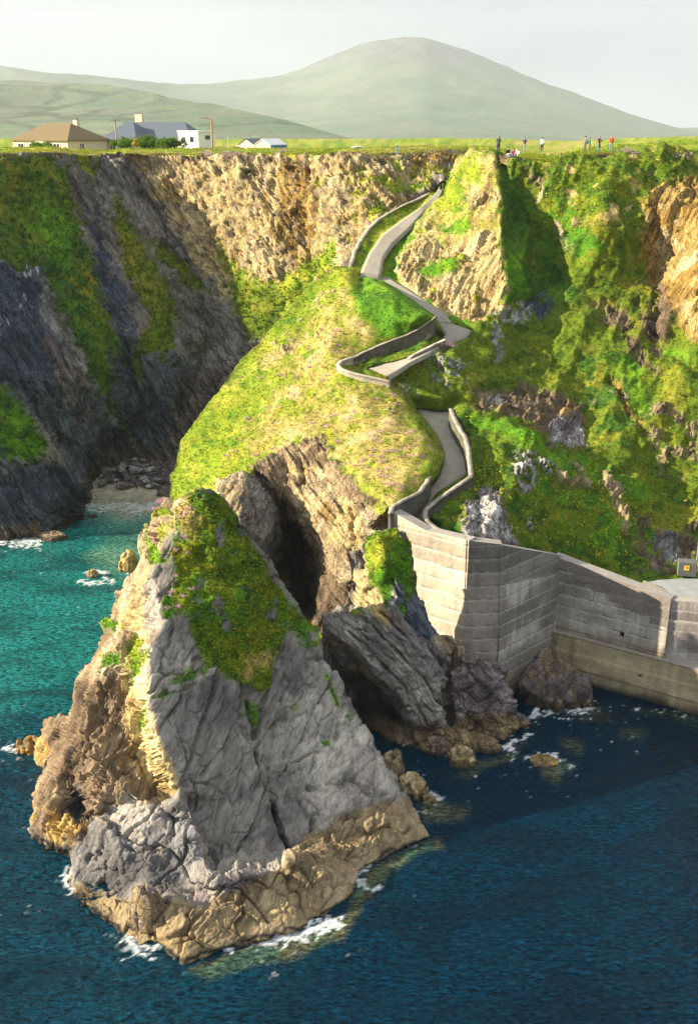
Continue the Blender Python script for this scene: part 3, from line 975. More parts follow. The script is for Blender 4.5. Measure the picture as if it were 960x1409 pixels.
H_PTS = [
    # west silhouette of the ridge
    (234, 650, 89.0), (255, 600, 93.0), (300, 540, 98.0), (350, 480, 102.0), (400, 426, 106.0), (446, 374, 110.0), (480, 366, 111.5),
    (238, 690, 84.6), (240, 720, 82.0),
    (300, 600, 92.0), (350, 560, 94.2), (400, 500, 98.5), (430, 450, 102.6), (450, 400, 106.8), (300, 650, 85.6), (265, 640, 88.6), (290, 690, 81.8), (330, 610, 89.6),
    (350, 640, 85.0), (400, 560, 92.2), (430, 560, 91.2), (460, 520, 93.4), (420, 610, 86.2), (390, 620, 86.4), (450, 480, 97.6), (460, 430, 102.4), (500, 420, 101.8), (480, 390, 106.6),
    (500, 560, 88.8), (480, 640, 80.8), (540, 600, 84.6), (520, 680, 76.6), (560, 650, 79.0), (585, 610, 83.4), (535, 700, 74.6), (590, 650, 79.2), (500, 600, 85.0), (450, 620, 84.4),
    (545, 440, 98.9), (520, 450, 99.7), (480, 460, 99.6), (540, 410, 101.3), (570, 440, 98.2),
    # below the grass: face above the cave
    (500, 730, 77.0), (520, 775, 75.6), (470, 690, 79.6), (440, 650, 82.6), (420, 690, 81.0), (450, 740, 78.2), (480, 790, 76.2), (450, 830, 76.2), (500, 800, 75.6), (520, 800, 75.0), (500, 860, 74.0), (470, 960, 74.0),
    (420, 960, 80.0), (400, 880, 82.0), (560, 800, 74.0), (600, 800, 74.5),
    # cave and left slab
    (400, 760, 85.4), (420, 800, 85.8), (392, 730, 84.0), (430, 830, 83.8), (380, 705, 82.8), (388, 770, 84.4),
    (340, 700, 79.6), (330, 690, 79.4), (365, 745, 80.0), (330, 740, 78.0), (350, 800, 80.0), (330, 800, 78.5), (310, 660, 82.6),
    # lower path and its banks
    (545, 704, None, 12.1), (566, 700, None, 12.2), (584, 718, None, 11.7), (588, 690, None, 12.5), (620, 650, None, 13.7), (600, 570, None, 16.1), (622, 600, None, 15.2), (640, 640, None, 14.0), (620, 566, None, 16.2),
    (575, 563, None, 16.3), (646, 655, None, 13.55), (640, 605, None, 15.05), (548, 716, None, 11.7), (606, 630, None, 14.3), (588, 672, None, 13.05), (600, 600, None, 15.2),
    # slope between lower path and hairpin
    (560, 545, 92.8), (600, 545, 92.6), (640, 560, 91.0), (560, 520, 95.0), (600, 500, 96.6), (640, 500, 97.2), (540, 530, 94.0),
    # hairpin
    (505, 508, 94.9), (534, 519, 94.0), (562, 495, 96.0), (590, 480, 97.4), (612, 463, None, 21.25), (640, 465, None, 21.45), (648, 455, None, 21.9), (600, 437, None, 22.9), (617, 447, None, 22.3),
    # top path
    (495, 380, 110.2), (523, 383, 109.8), (509, 347, 113.2), (526, 355, 112.4), (526, 322, 115.6), (540, 335, 114.2), (556, 301, 118.6), (565, 312, 117.2), (580, 287, 120.4), (603, 265, 125.8), (608, 250, 129.4),
    (490, 345, 113.0), (520, 303, 117.4), (556, 283, 121.0), (590, 266, 125.4),
    # lit bluff on its right
    (530, 385, 109.6), (560, 405, 107.4), (590, 425, 105.2), (620, 438, 104.0), (650, 446, 102.6),
    (540, 365, 110.8), (555, 340, 112.8), (575, 310, 114.8), (600, 285, 117.2), (620, 255, 119.6), (640, 225, 120.6), (662, 211, 117.6),
    (560, 380, 109.6), (600, 400, 107.0), (640, 420, 104.4), (600, 340, 111.2), (640, 340, 109.0), (640, 290, 111.6), (660, 250, 114.0), (650, 380, 106.2), (620, 310, 112.8),
    # right cliff
    (690, 213, 115.5), (700, 217, 114.6), (760, 222, 114.0), (800, 215, 115.0), (860, 211, 116.0), (900, 210, 117.0), (985, 211, 117.0),
    (760, 240, 113.4), (830, 240, 112.8), (900, 240, 114.2), (985, 240, 114.0),
    (725, 300, 113.2), (730, 350, 111.0), (770, 300, 110.8), (830, 300, 108.6), (900, 300, 110.4), (960, 300, 108.0), (985, 300, 107.4),
    (740, 400, 108.0), (790, 400, 106.6), (850, 400, 106.2), (900, 400, 106.6), (960, 400, 101.6), (985, 400, 101.0), (910, 350, 109.0), (960, 350, 104.4),
    (720, 450, 103.2), (760, 470, 102.4), (830, 460, 102.0), (900, 470, 101.4), (960, 470, 98.4), (985, 470, 98),
    (660, 500, 97.6), (700, 500, 99.4), (760, 510, 99.6), (850, 520, 97.8), (960, 520, 96.0), (985, 520, 96),
    (690, 560, 93.8), (740, 575, 93.0), (660, 560, 92.6), (790, 590, 92.6), (800, 560, 94.8), (870, 600, 91.8), (960, 600, 90.6), (985, 600, 90.5), (880, 650, 88.2), (960, 655, 87.8), (985, 660, 87.6),
    # lower green terrace and its slope to the pier
    (654, 600, 88.6), (656, 650, 83.6), (690, 620, 85.0), (690, 680, 79.6), (656, 690, 79.8), (640, 735, 74.2), (612, 722, 75.6), (660, 745, 74.2), (700, 750, 75.6), (740, 755, 77.4), (768, 762, 79.0),
    (740, 660, 82.6), (780, 690, 81.6), (740, 710, 79.4), (820, 700, 82.4), (800, 745, 79.6), (850, 720, 81.6), (850, 775, 78.2), (890, 770, 79.4), (900, 795, 77.4), (920, 700, 85.0), (960, 700, 85.4), (985, 700, 85.4),
    (930, 750, 81.8), (960, 750, 81.8), (985, 760, 81.0), (930, 795, None, 7.35), (960, 795, None, 7.35), (985, 795, None, 7.35), (900, 812, None, 7.2), (985, 825, None, 7.2),
    (985, 850, None, 6.6), (900, 852, None, 6.4), (760, 812, 78.6), (690, 790, 76), (600, 760, 74.4), (560, 740, 74.4),
]
H_LINES = [
    # lit brow of the front ridge and shaded bank beside the lower path
    [(537, 528, 93.4), (548, 545, 91.2), (560, 562, 89.6), (574, 582, 87.2), (588, 604, 84.8), (596, 626, 82.6), (594, 648, 80.6), (588, 660, 79.2), (574, 680, 77.2), (540, 698, 74.6)],
    # brow of the grassy hump that hides the top path
    [(482, 372, 109.0), (500, 378, 107.8), (518, 384, 106.6), (532, 391, 104.8), (552, 406, 102.2), (572, 420, 100.2), (590, 430, 99.2), (598, 437, 99.0)],
    [(500, 374, 110.8), (524, 386, 109.6), (545, 398, 108.2), (565, 412, 106.4), (582, 424, 104.8), (602, 435, 103.0)],
    # retaining wall of the hump: head and foot
    [(598, 438, 99.0), (580, 451, 99.0), (560, 462, 99.0), (540, 469, 98.9), (520, 477, 98.5), (500, 485, 98.0), (488, 491, 97.4), (480, 497, 96.8)],
    [(600, 447, 99.8), (584, 460, 99.6), (562, 472, 99.5), (540, 480, 99.2), (520, 488, 98.8), (502, 497, 98.1), (492, 502, 97.2)],
    # outer edge of the hairpin
    [(464, 499, 95.2), (474, 514, 93.6), (500, 523, 92.8), (520, 528, 92.5), (538, 532, 92.2)],
    # corner between lit bluff and shaded cliff
    [(668, 214, 116.6), (680, 228, 114.6), (686, 262, 111.8), (690, 300, 108.8), (694, 345, 106.0), (697, 385, 104.2), (694, 425, 102.6), (680, 440, 102.0), (655, 447, 102.0)],
    [(694, 222, 115.6), (704, 262, 114.2), (708, 300, 112.6), (712, 345, 110.0), (714, 385, 107.6), (712, 420, 104.8)],
    # edge of rock slab above the cave
    [(350, 645, 84.2), (366, 652, 83.6), (388, 680, 82.6), (410, 710, 81.4), (428, 738, 80.4), (440, 765, 79.4), (444, 795, 78.2), (436, 830, 77.6), (430, 862, 77.4)],
    [(352, 655, 84.6), (372, 682, 83.8), (394, 708, 83.6), (412, 735, 84.6), (424, 765, 85.4), (426, 800, 85.4)],
    [(340, 660, 82.0), (362, 690, 81.8), (382, 715, 81.8), (386, 745, 82.0), (388, 770, 82.6)],
    # terrace brow, and rock band behind
    [(628, 565, 90.4), (660, 572, 89.6), (700, 590, 88.0), (740, 606, 86.8), (772, 622, 86.4), (810, 632, 87.4), (850, 652, 86.2), (880, 672, 85.6), (910, 684, 85.8)],
    [(650, 558, 93.4), (690, 574, 92.6), (730, 590, 91.8), (770, 606, 91.0), (804, 618, 90.6)],
    [(594, 714, 75.4), (598, 709, 76.0), (606, 705, 76.9), (622, 694, 78.1), (636, 683, 79.0), (650, 674, 79.7)],
    # spur under the hairpin end
    [(586, 480, 97.0), (598, 488, 96.0), (612, 500, 95.0), (625, 520, 94.4), (640, 545, 92.8)],
    [(652, 450, 101.6), (690, 438, 102.8), (715, 430, 104.6), (740, 440, 104.6)],
]
ridge_lit = [(480, 366), (446, 374), (400, 426), (350, 480), (300, 540), (255, 600), (234, 650), (232, 690), (300, 680), (340, 648), (400, 612), (430, 600), (500, 680), (540, 700), (594, 660), (598, 626), (560, 562), (536, 528), (470, 510), (466, 497), (598, 437), (540, 400)]
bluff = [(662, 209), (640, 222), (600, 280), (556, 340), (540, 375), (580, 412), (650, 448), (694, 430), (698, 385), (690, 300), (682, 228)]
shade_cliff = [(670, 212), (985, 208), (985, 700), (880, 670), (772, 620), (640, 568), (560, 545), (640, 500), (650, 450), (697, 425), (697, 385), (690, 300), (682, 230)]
terrace = [(628, 563), (700, 588), (772, 620), (850, 650), (900, 680), (985, 700), (985, 790), (900, 800), (760, 765), (640, 745), (590, 720), (650, 660), (645, 600)]
H_PAINT = [
    ('turf', ridge_lit, 5),
    ('dry', [(300, 540), (400, 470), (470, 400), (520, 470), (470, 500), (440, 540), (540, 540), (590, 620), (540, 690), (500, 660), (440, 600), (350, 630)], 12, .60),
    ('dry', [(430, 520), (540, 530), (590, 620), (585, 660), (540, 696), (500, 670), (440, 600)], 10, .55),
    ('cream', [(430, 400), (470, 400), (460, 440), (430, 470)], 8, .4),
    ('cream', [(500, 545), (545, 545), (560, 590), (520, 600)], 9, .38),
    ('cream', [(400, 440), (440, 420), (470, 500), (430, 540), (330, 600), (300, 590)], 12, .28),
    ('lush', [(500, 380), (530, 388), (596, 436), (560, 462), (520, 470), (500, 440), (480, 400)], 8, .9),
    ('turf', [(255, 600), (350, 500), (400, 520), (330, 600), (270, 650), (240, 660)], 10, .8),
    ('brown', [(345, 640), (392, 612), (440, 600), (470, 650), (520, 690), (545, 715), (520, 800), (450, 880), (330, 800)], 6),
    ('warm', [(366, 640), (400, 612), (440, 605), (470, 660), (510, 700), (540, 720), (520, 780), (470, 810), (440, 760), (410, 705)], 6, .95),
    ('cream', [(390, 640), (440, 640), (500, 720), (505, 770), (450, 740), (410, 690)], 8, .55),
    ('slab', [(330, 660), (352, 648), (376, 690), (392, 730), (396, 760), (370, 770), (330, 720)], 5, .9),
    ('warm', [(300, 660), (335, 650), (332, 710), (300, 690)], 5, .8),
    ('wet_shade', [(384, 720), (404, 715), (424, 760), (438, 800), (436, 850), (400, 840), (380, 780)], 6, .85),  # shade inside the cave painted onto its rock
    ('brown', [(388, 740), (412, 748), (430, 800), (410, 800)], 6, .5),
    ('turf', [(505, 690), (545, 700), (560, 725), (520, 735)], 6, .5),
    # path cutting
    ('turf', [(480, 366), (490, 345), (556, 283), (606, 248), (612, 262), (560, 330), (526, 385)], 4),
    ('lush', [(524, 384), (540, 340), (566, 312), (590, 290), (572, 320), (556, 346), (545, 380), (545, 392)], 4),
    ('lush', [(524, 386), (548, 388), (600, 420), (652, 446), (640, 452), (600, 440), (560, 414)], 3, .9),
    ('olive', [(480, 495), (600, 440), (612, 460), (560, 490), (505, 505)], 3),
    ('dark', [(500, 500), (600, 452), (606, 462), (560, 487)], 4, .6),
    # bluff
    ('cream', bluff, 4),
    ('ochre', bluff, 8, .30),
    ('dry', [(662, 209), (640, 222), (600, 285), (575, 330), (640, 325), (690, 310), (684, 232)], 7, .78),
    ('turf', [(662, 209), (620, 250), (596, 290), (640, 290), (660, 250)], 7, .7),
    ('cream', [(640, 262), (662, 240), (684, 270), (660, 285), (636, 290)], 5, .75),
    ('lush', [(590, 310), (640, 295), (650, 315), (600, 330)], 6, .6),
    ('lush', [(572, 372), (606, 360), (620, 350), (640, 352), (630, 378), (580, 388)], 5, .75),
    ('turf', bluff, 6, .28),
    # right cliff
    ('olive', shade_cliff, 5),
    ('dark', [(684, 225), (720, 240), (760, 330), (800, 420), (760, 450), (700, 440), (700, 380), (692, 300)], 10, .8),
    ('lush', [(690, 360), (704, 330), (716, 400), (700, 415)], 6, .8),
    ('moss', [(700, 215), (860, 212), (940, 240), (900, 290), (850, 300), (760, 300), (710, 250)], 10, .75),
    ('dry', [(740, 225), (900, 215), (960, 240), (900, 300), (800, 310)], 10, .36),
    ('ochre', [(760, 225), (900, 240), (870, 330), (790, 300)], 10, .22),
    ('warm', [(726, 232), (742, 250), (748, 282), (736, 270)], 5, .7),
    ('warm', [(762, 310), (796, 300), (796, 340), (788, 352), (768, 330)], 5, .75),
    ('lush', [(744, 280), (780, 270), (800, 300), (830, 340), (826, 380), (800, 370), (760, 310)], 8, .55),
    ('ochre', [(890, 270), (985, 235), (985, 480), (950, 470), (910, 410), (890, 380), (880, 330)], 8, .8),
    ('cream', [(890, 280), (925, 290), (960, 340), (985, 420), (960, 460), (925, 400), (895, 340)], 9, .45),
    ('brown', [(862, 400), (915, 390), (930, 430), (905, 500), (880, 460)], 8, .7),
    ('olive', [(820, 380), (880, 360), (900, 430), (850, 460)], 10, .6),
    ('slate', [(720, 420), (756, 400), (752, 440), (725, 445)], 6, .6),
    ('lichen', [(690, 425), (720, 418), (730, 440), (700, 446), (672, 440)], 5, .55),
    ('lichen', [(802, 430), (900, 410), (900, 440), (830, 455)], 6, .15),
    ('brown', [(810, 425), (850, 420), (880, 480), (905, 520), (880, 510), (840, 450)], 7, .6),
    ('lush', [(846, 496), (870, 490), (895, 570), (878, 575), (858, 540)], 6, .8),
    ('lush', [(905, 490), (940, 470), (970, 540), (930, 540)], 8, .45),
    ('dark', [(770, 500), (840, 480), (880, 560), (860, 640), (800, 580)], 12, .5),
    ('ochre', [(840, 520), (852, 530), (880, 590), (884, 600), (862, 570)], 5, .8),
    ('warm', [(885, 560), (960, 570), (960, 660), (910, 650)], 10, .4),
    ('brown', [(650, 540), (720, 535), (800, 560), (806, 618), (770, 612), (700, 580), (650, 560)], 6, .85),
    ('ochre', [(770, 565), (788, 564), (796, 580), (774, 578)], 5, .8),
    ('purple', [(752, 580), (792, 574), (804, 615), (770, 616), (754, 604)], 4, .8),
    ('lichen', [(762, 596), (800, 590), (806, 615), (764, 616)], 4, .55),
    ('lichen', [(668, 545), (700, 548), (696, 565), (670, 560)], 4, .5),
    ('lichen', [(674, 452), (682, 455), (690, 500), (682, 500)], 3, .8),
    ('lichen', [(590, 485), (610, 490), (645, 505), (640, 530), (610, 525), (590, 505)], 6, .42),
    ('slab', [(580, 480), (640, 500), (645, 540), (600, 530)], 6, .35),
    ('lichen', [(545, 528), (575, 530), (575, 548), (552, 545)], 4, .35),
    # terrace
    ('dark', terrace, 4),
    ('olive', terrace, 8, .55),
    ('moss', terrace, 8, .35),
    ('lush', [(640, 568), (700, 590), (772, 622), (850, 652), (905, 684), (880, 690), (820, 660), (760, 640), (700, 612), (650, 590)], 6, .85),
    ('lush', [(760, 640), (860, 690), (880, 780), (800, 740), (720, 680)], 12, .45),
    ('purple', [(640, 700), (668, 668), (690, 680), (700, 720), (716, 755), (640, 745)], 5),
    ('lichen', [(640, 700), (668, 668), (686, 682), (706, 740), (690, 752), (642, 742)], 5, .52),
    ('lichen', [(702, 630), (736, 626), (736, 670), (712, 676)], 5, .5),
    ('lichen', [(746, 632), (770, 640), (764, 660), (744, 650)], 5, .4),
    ('lichen', [(710, 710), (752, 712), (748, 735), (720, 730)], 5, .3),
    ('warm', [(760, 640), (800, 640), (810, 665), (770, 665)], 6, .5),
    ('warm', [(828, 655), (850, 668), (864, 735), (840, 700)], 5, .7),
    ('brown', [(870, 720), (940, 700), (985, 720), (985, 780), (920, 790), (880, 785)], 9, .6),
    ('slatel', [(890, 740), (930, 735), (935, 775), (905, 785)], 7, .5),
    ('olive', [(880, 690), (985, 700), (985, 735), (900, 730)], 7, .6),
    ('warm', [(740, 450), (985, 520), (985, 640), (860, 640), (740, 560)], 12, .16),
    ('slab', [(710, 460), (985, 520), (985, 640), (860, 640), (700, 560)], 12, .13),
    ('warm', [(700, 300), (900, 300), (900, 500), (720, 500)], 12, .15),
]
H_CRACKS = [([(405, 612), (412, 636), (414, 660)], 2.5, .9), ([(352, 650), (390, 690), (412, 720), (432, 770), (436, 820)], 3, .5),
            ([(478, 700), (484, 740), (480, 770)], 2.5, .5), ([(760, 612), (700, 582), (655, 562)], 3, .6), ([(846, 530), (866, 575)], 2.5, .5)]


def head_relief(P, Q, u, v, gw, N):
    far = sstep(560, 660, u) * (1 - sstep(700, 760, v))
    a = rock_relief(1.0, .14, .5, 300, 1.0, .28)(P, Q, u, v, gw * 0, N)
    lump = .5 * fbm(P * .16, 3, 350) + .42 * fbm(P * .5, 3, 351) + (.12 + .12 * far) * fbm(P * 1.3, 3, 352) + (.04 + .03 * far) * np.abs(fbm(P * 3.2, 3, 353))
    rib = ridged(Q * np.array([.05, .22, .22]), 3, 360)
    gr = lump * (.60 + .28 * far) + rib * .95 * far
    # the tilted slab above the cleft: long fine beds running down the dip
    wsl = sstep(-5, 6, sdist(u, v, [(350, 640), (392, 610), (440, 600), (470, 650), (520, 690), (545, 720), (520, 800), (450, 880), (436, 830), (440, 765), (410, 710), (380, 672)]))
    fs = frame(np.array(at(505, 770, 75.8)) - np.array(at(405, 640, 83.4)), (-.5, -.6, .5))
    qs = P @ fs.T
    wv3 = fbm(P * .6, 3, 371)
    sa = qs[:, 1] * 1.3 + .35 * wv3
    sb = qs[:, 1] * 3.4 + .5 * wv3
    h5, e5 = facets(qs * np.array([.16, 1.0, 1.0]) * 1.1 + wv3[:, None] * .1, 372)
    slab_ = .20 * (sa - np.floor(sa) - .5) + .10 * (sb - np.floor(sb) - .5) + .20 * h5 - .2 * np.exp(-(e5 / .05) ** 2) + .07 * ridged(qs * np.array([.5, 2.2, 2.2]), 5, 373, .62) + .35 * fbm(P * .25, 3, 374)
    a = a * (1 - wsl) + slab_ * wsl
    big = fbm(P * .12, 3, 355) * 1.1 * far + rib * .5 * far
    return (a + big) * (1 - gw) + gr * gw


lowz = lambda v: 11.8 + (16.3 - 11.8) * (v - 714) / (563 - 714)


def topz(v):
    Yt = np.interp(v, [247, 262, 285, 301, 322, 347, 380], [130, 126.2, 120.6, 118.4, 115.4, 113.0, 110.0])
    y = (704.5 - v) / F
    return CAMZ + Yt * (y * CS - SN) / (CS + y * SN)


def linkz(v):
    return np.interp(v, [380, 397, 412, 424, 436, 447], [25.75, 24.8, 24.0, 23.4, 23.0, 22.35])


PATH_LINK = [(508, 385), (530, 395), (548, 405), (568, 418), (588, 431), (600, 438), (612, 433), (598, 423), (578, 410), (558, 397), (540, 387), (526, 379)]


def hairz(u, v):
    a = np.interp(u, [505, 534, 562, 590, 612], [19.45, 19.6, 20.2, 20.75, 21.25])
    b = np.interp(v, [436, 447, 457, 467], [23.0, 22.35, 21.85, 21.45])
    w = sstep(588, 597, u) * sstep(473, 462, v)
    return a * (1 - w) + b * w


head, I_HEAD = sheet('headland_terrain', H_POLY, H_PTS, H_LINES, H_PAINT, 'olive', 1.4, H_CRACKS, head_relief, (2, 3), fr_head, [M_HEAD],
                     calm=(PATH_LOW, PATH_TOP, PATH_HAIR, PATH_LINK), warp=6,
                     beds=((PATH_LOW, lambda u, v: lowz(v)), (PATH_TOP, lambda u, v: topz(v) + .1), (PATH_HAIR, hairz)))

# ================================================================== COVE: left cliff, back cliff, notch behind the path
fr_cove = frame((-.45, .15, .88), (.2, -.8, .5))
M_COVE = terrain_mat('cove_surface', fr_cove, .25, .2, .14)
C_POLY = [(-210, 216), (-25, 214), (30, 211), (75, 210), (100, 213), (150, 215), (175, 212), (220, 213), (300, 213), (400, 213), (480, 213), (550, 211), (600, 208), (665, 207), (700, 230), (700, 300), (640, 380), (560, 440),
          (480, 520), (420, 600), (330, 690), (240, 700), (216, 660), (180, 645), (136, 650), (120, 665), (112, 690), (112, 706), (100, 720), (60, 738), (30, 742), (-25, 746), (-210, 748)]
C_PTS = [
    (-25, 214, 121.0), (30, 211, 123.5), (75, 210, 127.0), (100, 213, 131), (150, 215, 136.5), (175, 212, 138.5), (220, 213, 141.0), (300, 213, 142.0), (400, 213, 142.0), (480, 213, 142.5), (550, 211, 145.0), (600, 208, 148), (665, 207, 150),
    (700, 230, 147), (700, 300, 138), (640, 380, 130), (560, 440, 128), (480, 520, 124), (420, 600, 120), (330, 690, 113), (240, 700, 113.6),
    # notch bank
    (560, 234, 140.0), (600, 234, 139.0), (650, 234, 139.5), (610, 243, 134.5), (640, 245, 134.5), (580, 228, 143.0), (620, 226, 143),
    # west wall of the cove
    (0, 225, 121.0), (60, 225, 124.5), (0, 280, 118.4), (60, 280, 121.4), (0, 350, 115.2), (60, 350, 118.6), (30, 372, 117.2), (60, 372, 118.2),
    (0, 385, 113.6), (0, 450, 112.4), (60, 450, 115.4), (40, 520, 113.0), (0, 510, 110.6), (100, 300, 125.6), (100, 380, 121.4), (90, 450, 117.4), (130, 450, 120.0), (80, 520, 115.4), (110, 580, 117.4), (130, 520, 119.4), (150, 480, 121.4),
    (100, 250, 127.4), (125, 300, 128.4), (130, 360, 126.2), (150, 420, 124.0), (170, 470, 123.4), (140, 590, 120.4), (110, 620, 116.6), (160, 560, 122.2),
    # gullies
    (180, 520, 124.6), (200, 560, 125.2), (165, 610, 124.4), (150, 625, 123.8),
    # lit back cliff
    (220, 300, 137.0), (300, 300, 137.6), (400, 300, 137.4), (480, 300, 136.6), (550, 260, 138.6), (250, 250, 139.4), (350, 250, 140.4), (450, 250, 139.6), (520, 235, 141.4),
    (250, 380, 132.6), (300, 400, 132.6), (360, 390, 133.4), (420, 380, 134.0), (480, 360, 133.4), (520, 300, 135.4), (330, 430, 130.6), (300, 470, 128.6), (340, 480, 127.6), (270, 520, 126.6), (380, 420, 131.4),
    (250, 580, 125.4), (300, 560, 124.6), (240, 640, 122.6), (180, 645, None, .9), (136, 650, None, .9), (216, 660, None, .6), (205, 620, 126.0), (180, 622, 126.0), (240, 600, 125),
    # near spur
    (0, 560, 108.6), (0, 600, 106.8), (40, 600, 109.0), (0, 640, 105.8), (40, 640, 107.2), (80, 655, 108.8), (0, 690, 104.8), (50, 690, 106.2), (95, 680, 108.6), (110, 665, 110.4),
    (-25, 746, None, -.2), (30, 742, None, -.2), (60, 738, None, -.2), (100, 720, None, -.2), (112, 706, None, -.2), (112, 690, None, .2), (120, 665, None, .5), (-25, 560, 107.6), (-25, 400, 112), (-25, 300, 116),
]
C_LINES = [
    # brow of near spur, and the wall just behind
    [(-10, 522, 109.4), (15, 548, 109.2), (40, 578, 109.2), (60, 606, 109.4), (80, 632, 109.8), (104, 656, 110.6)],
    [(-10, 512, 110.6), (22, 540, 111.8), (48, 570, 112.8), (70, 600, 113.4), (92, 625, 114.4), (116, 650, 117.4)],
    # buttress crest, and its shaded back
    [(150, 224, 135.2), (152, 250, 133.0), (146, 290, 130.6), (152, 340, 128.4), (168, 390, 126.4), (188, 440, 124.8), (206, 490, 124.0), (222, 540, 123.8)],
    [(172, 222, 136.6), (186, 260, 135.4), (206, 310, 133.4), (232, 360, 131.6), (262, 410, 130.0), (290, 460, 128.6), (310, 510, 126.4)],
    # shallow chute left of the buttress
    [(128, 222, 134.8), (126, 260, 131.6), (134, 320, 129.2), (140, 370, 127.0), (158, 430, 125.2), (176, 490, 124.8)],
    # head of dark slab under the green slope
    [(0, 366, 114.2), (20, 374, 115.2), (52, 374, 116.6), (62, 396, 116.8), (78, 440, 116.4), (100, 470, 117.6), (130, 500, 119.2)],
    # bulges of the back cliff
    [(330, 215, 140.6), (340, 270, 137.8), (352, 330, 135.2), (366, 370, 133.6)],
    [(410, 215, 142.0), (416, 270, 140.0), (424, 330, 137.4), (430, 370, 135.4)],
    [(470, 215, 140.6), (470, 260, 138.0), (462, 310, 135.6), (450, 350, 134.4)],
    [(262, 215, 141.6), (280, 270, 138.8), (300, 330, 136.0), (316, 370, 134.0)],
]
C_PAINT = [
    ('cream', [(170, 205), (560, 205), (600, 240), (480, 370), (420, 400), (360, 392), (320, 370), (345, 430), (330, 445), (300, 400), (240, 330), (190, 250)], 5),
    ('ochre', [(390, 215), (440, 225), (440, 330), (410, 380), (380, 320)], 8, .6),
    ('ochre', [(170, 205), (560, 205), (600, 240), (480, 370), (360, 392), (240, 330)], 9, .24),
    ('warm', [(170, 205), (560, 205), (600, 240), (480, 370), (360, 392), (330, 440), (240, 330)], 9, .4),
    ('turf', [(200, 212), (560, 210), (600, 240), (480, 360), (360, 380), (250, 300)], 7, .22),
    ('brown', [(170, 212), (560, 210), (560, 222), (300, 228), (180, 230)], 5, .5),
    ('slab', [(150, 222), (180, 222), (300, 400), (350, 440), (350, 500), (300, 480), (200, 320)], 6, .85),  # buttress shadow across the back cliff painted as greyer rock
    ('slab', [(150, 222), (175, 222), (230, 300), (200, 330), (150, 270)], 6, .7),
    ('turf', [(480, 225), (560, 210), (600, 240), (560, 275), (520, 300), (470, 360), (430, 370), (440, 345), (490, 300)], 7, .45),
    ('turf', [(90, 208), (135, 213), (130, 240), (128, 250), (110, 235)], 5, .7),
    ('turf', [(300, 330), (330, 370), (380, 390), (440, 350), (470, 365), (440, 380), (400, 430), (350, 470), (330, 420)], 6, .8),
    ('dry', [(555, 206), (665, 206), (660, 236), (570, 236)], 5, .6),
    ('ochre', [(555, 210), (660, 210), (650, 232), (570, 234)], 5, .6),
    ('turf', [(580, 234), (650, 236), (640, 246), (600, 246)], 4),
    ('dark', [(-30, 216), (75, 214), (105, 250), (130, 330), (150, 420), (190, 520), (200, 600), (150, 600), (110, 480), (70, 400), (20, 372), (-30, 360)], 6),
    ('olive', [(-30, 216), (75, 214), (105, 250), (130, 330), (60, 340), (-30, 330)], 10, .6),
    ('olive', [(90, 360), (130, 350), (160, 440), (200, 560), (150, 520), (110, 460)], 8, .5),
    ('lush', [(30, 290), (90, 270), (110, 320), (90, 372), (60, 350)], 9, .6),
    ('slab', [(90, 225), (120, 240), (140, 320), (170, 400), (188, 470), (165, 480), (140, 400), (118, 330), (95, 250)], 5, .9),
    ('slate', [(120, 300), (140, 330), (180, 430), (190, 520), (165, 480), (130, 380)], 6, .7),
    ('olive', [(150, 268), (175, 290), (215, 370), (250, 440), (255, 490), (215, 460), (170, 370)], 6, .85),
    ('olive', [(195, 330), (240, 340), (290, 400), (300, 410), (260, 400)], 6, .9),
    ('olive', [(205, 440), (250, 450), (255, 500), (220, 520), (190, 530), (180, 480)], 8, .8),
    ('olive', [(310, 365), (345, 385), (400, 400), (380, 450), (345, 470), (320, 420)], 7, .85),
    ('slate', [(200, 490), (240, 480), (290, 500), (270, 540), (230, 600), (200, 580)], 8, .7),
    ('slab', [(240, 440), (300, 420), (330, 470), (290, 510), (250, 500)], 8, .75),
    ('scree', [(240, 520), (300, 500), (320, 540), (250, 640), (235, 600)], 8, .9),
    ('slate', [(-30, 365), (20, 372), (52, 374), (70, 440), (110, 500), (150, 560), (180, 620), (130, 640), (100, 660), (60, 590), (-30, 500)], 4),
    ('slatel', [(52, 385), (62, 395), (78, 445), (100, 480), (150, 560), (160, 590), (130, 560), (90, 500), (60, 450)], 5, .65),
    ('purple', [(50, 460), (80, 470), (130, 560), (110, 590), (70, 510)], 6, .6),
    ('slate', [(150, 480), (200, 540), (235, 610), (215, 640), (180, 600), (150, 540)], 6, .7),
    ('lush', [(-30, 512), (18, 545), (46, 580), (62, 606), (50, 640), (20, 640), (-30, 610)], 5, .9),
    ('dark', [(-30, 520), (18, 545), (46, 580), (70, 620), (60, 650), (20, 650), (-30, 620)], 6, .5),
    ('slate', [(-30, 612), (30, 645), (70, 640), (108, 655), (118, 700), (90, 740), (-30, 760)], 6),
    ('slatel', [(-10, 615), (20, 625), (30, 660), (10, 670)], 5, .4),
    ('wet_shade', [(-30, 740), (60, 730), (112, 700), (116, 720), (60, 750), (-30, 756)], 6, .9),
    ('brown', [(-30, 722), (50, 722), (50, 745), (-30, 750)], 6, .5),
    ('scree', [(130, 626), (240, 610), (250, 660), (120, 670)], 6, .9),
]


def cove_relief(P, Q, u, v, gw, N):
    a = rock_relief(1.25, .10, .5, 400, 1.0, .24)(P, Q, u, v, gw * 0, N)
    q = Q * np.array([.12, 1, 1])
    beds = ridged(q * .9, 5, 440, .64) * .62
    lump = .6 * fbm(P * .16, 3, 450) + .40 * fbm(P * .5, 3, 451) + .22 * fbm(P * 1.3, 3, 452) + .12 * np.abs(fbm(P * 3.2, 3, 453))
    top = sstep(208, 222, v)
    return ((a + beds) * (1 - gw) + lump * gw) * (.25 + .75 * top)


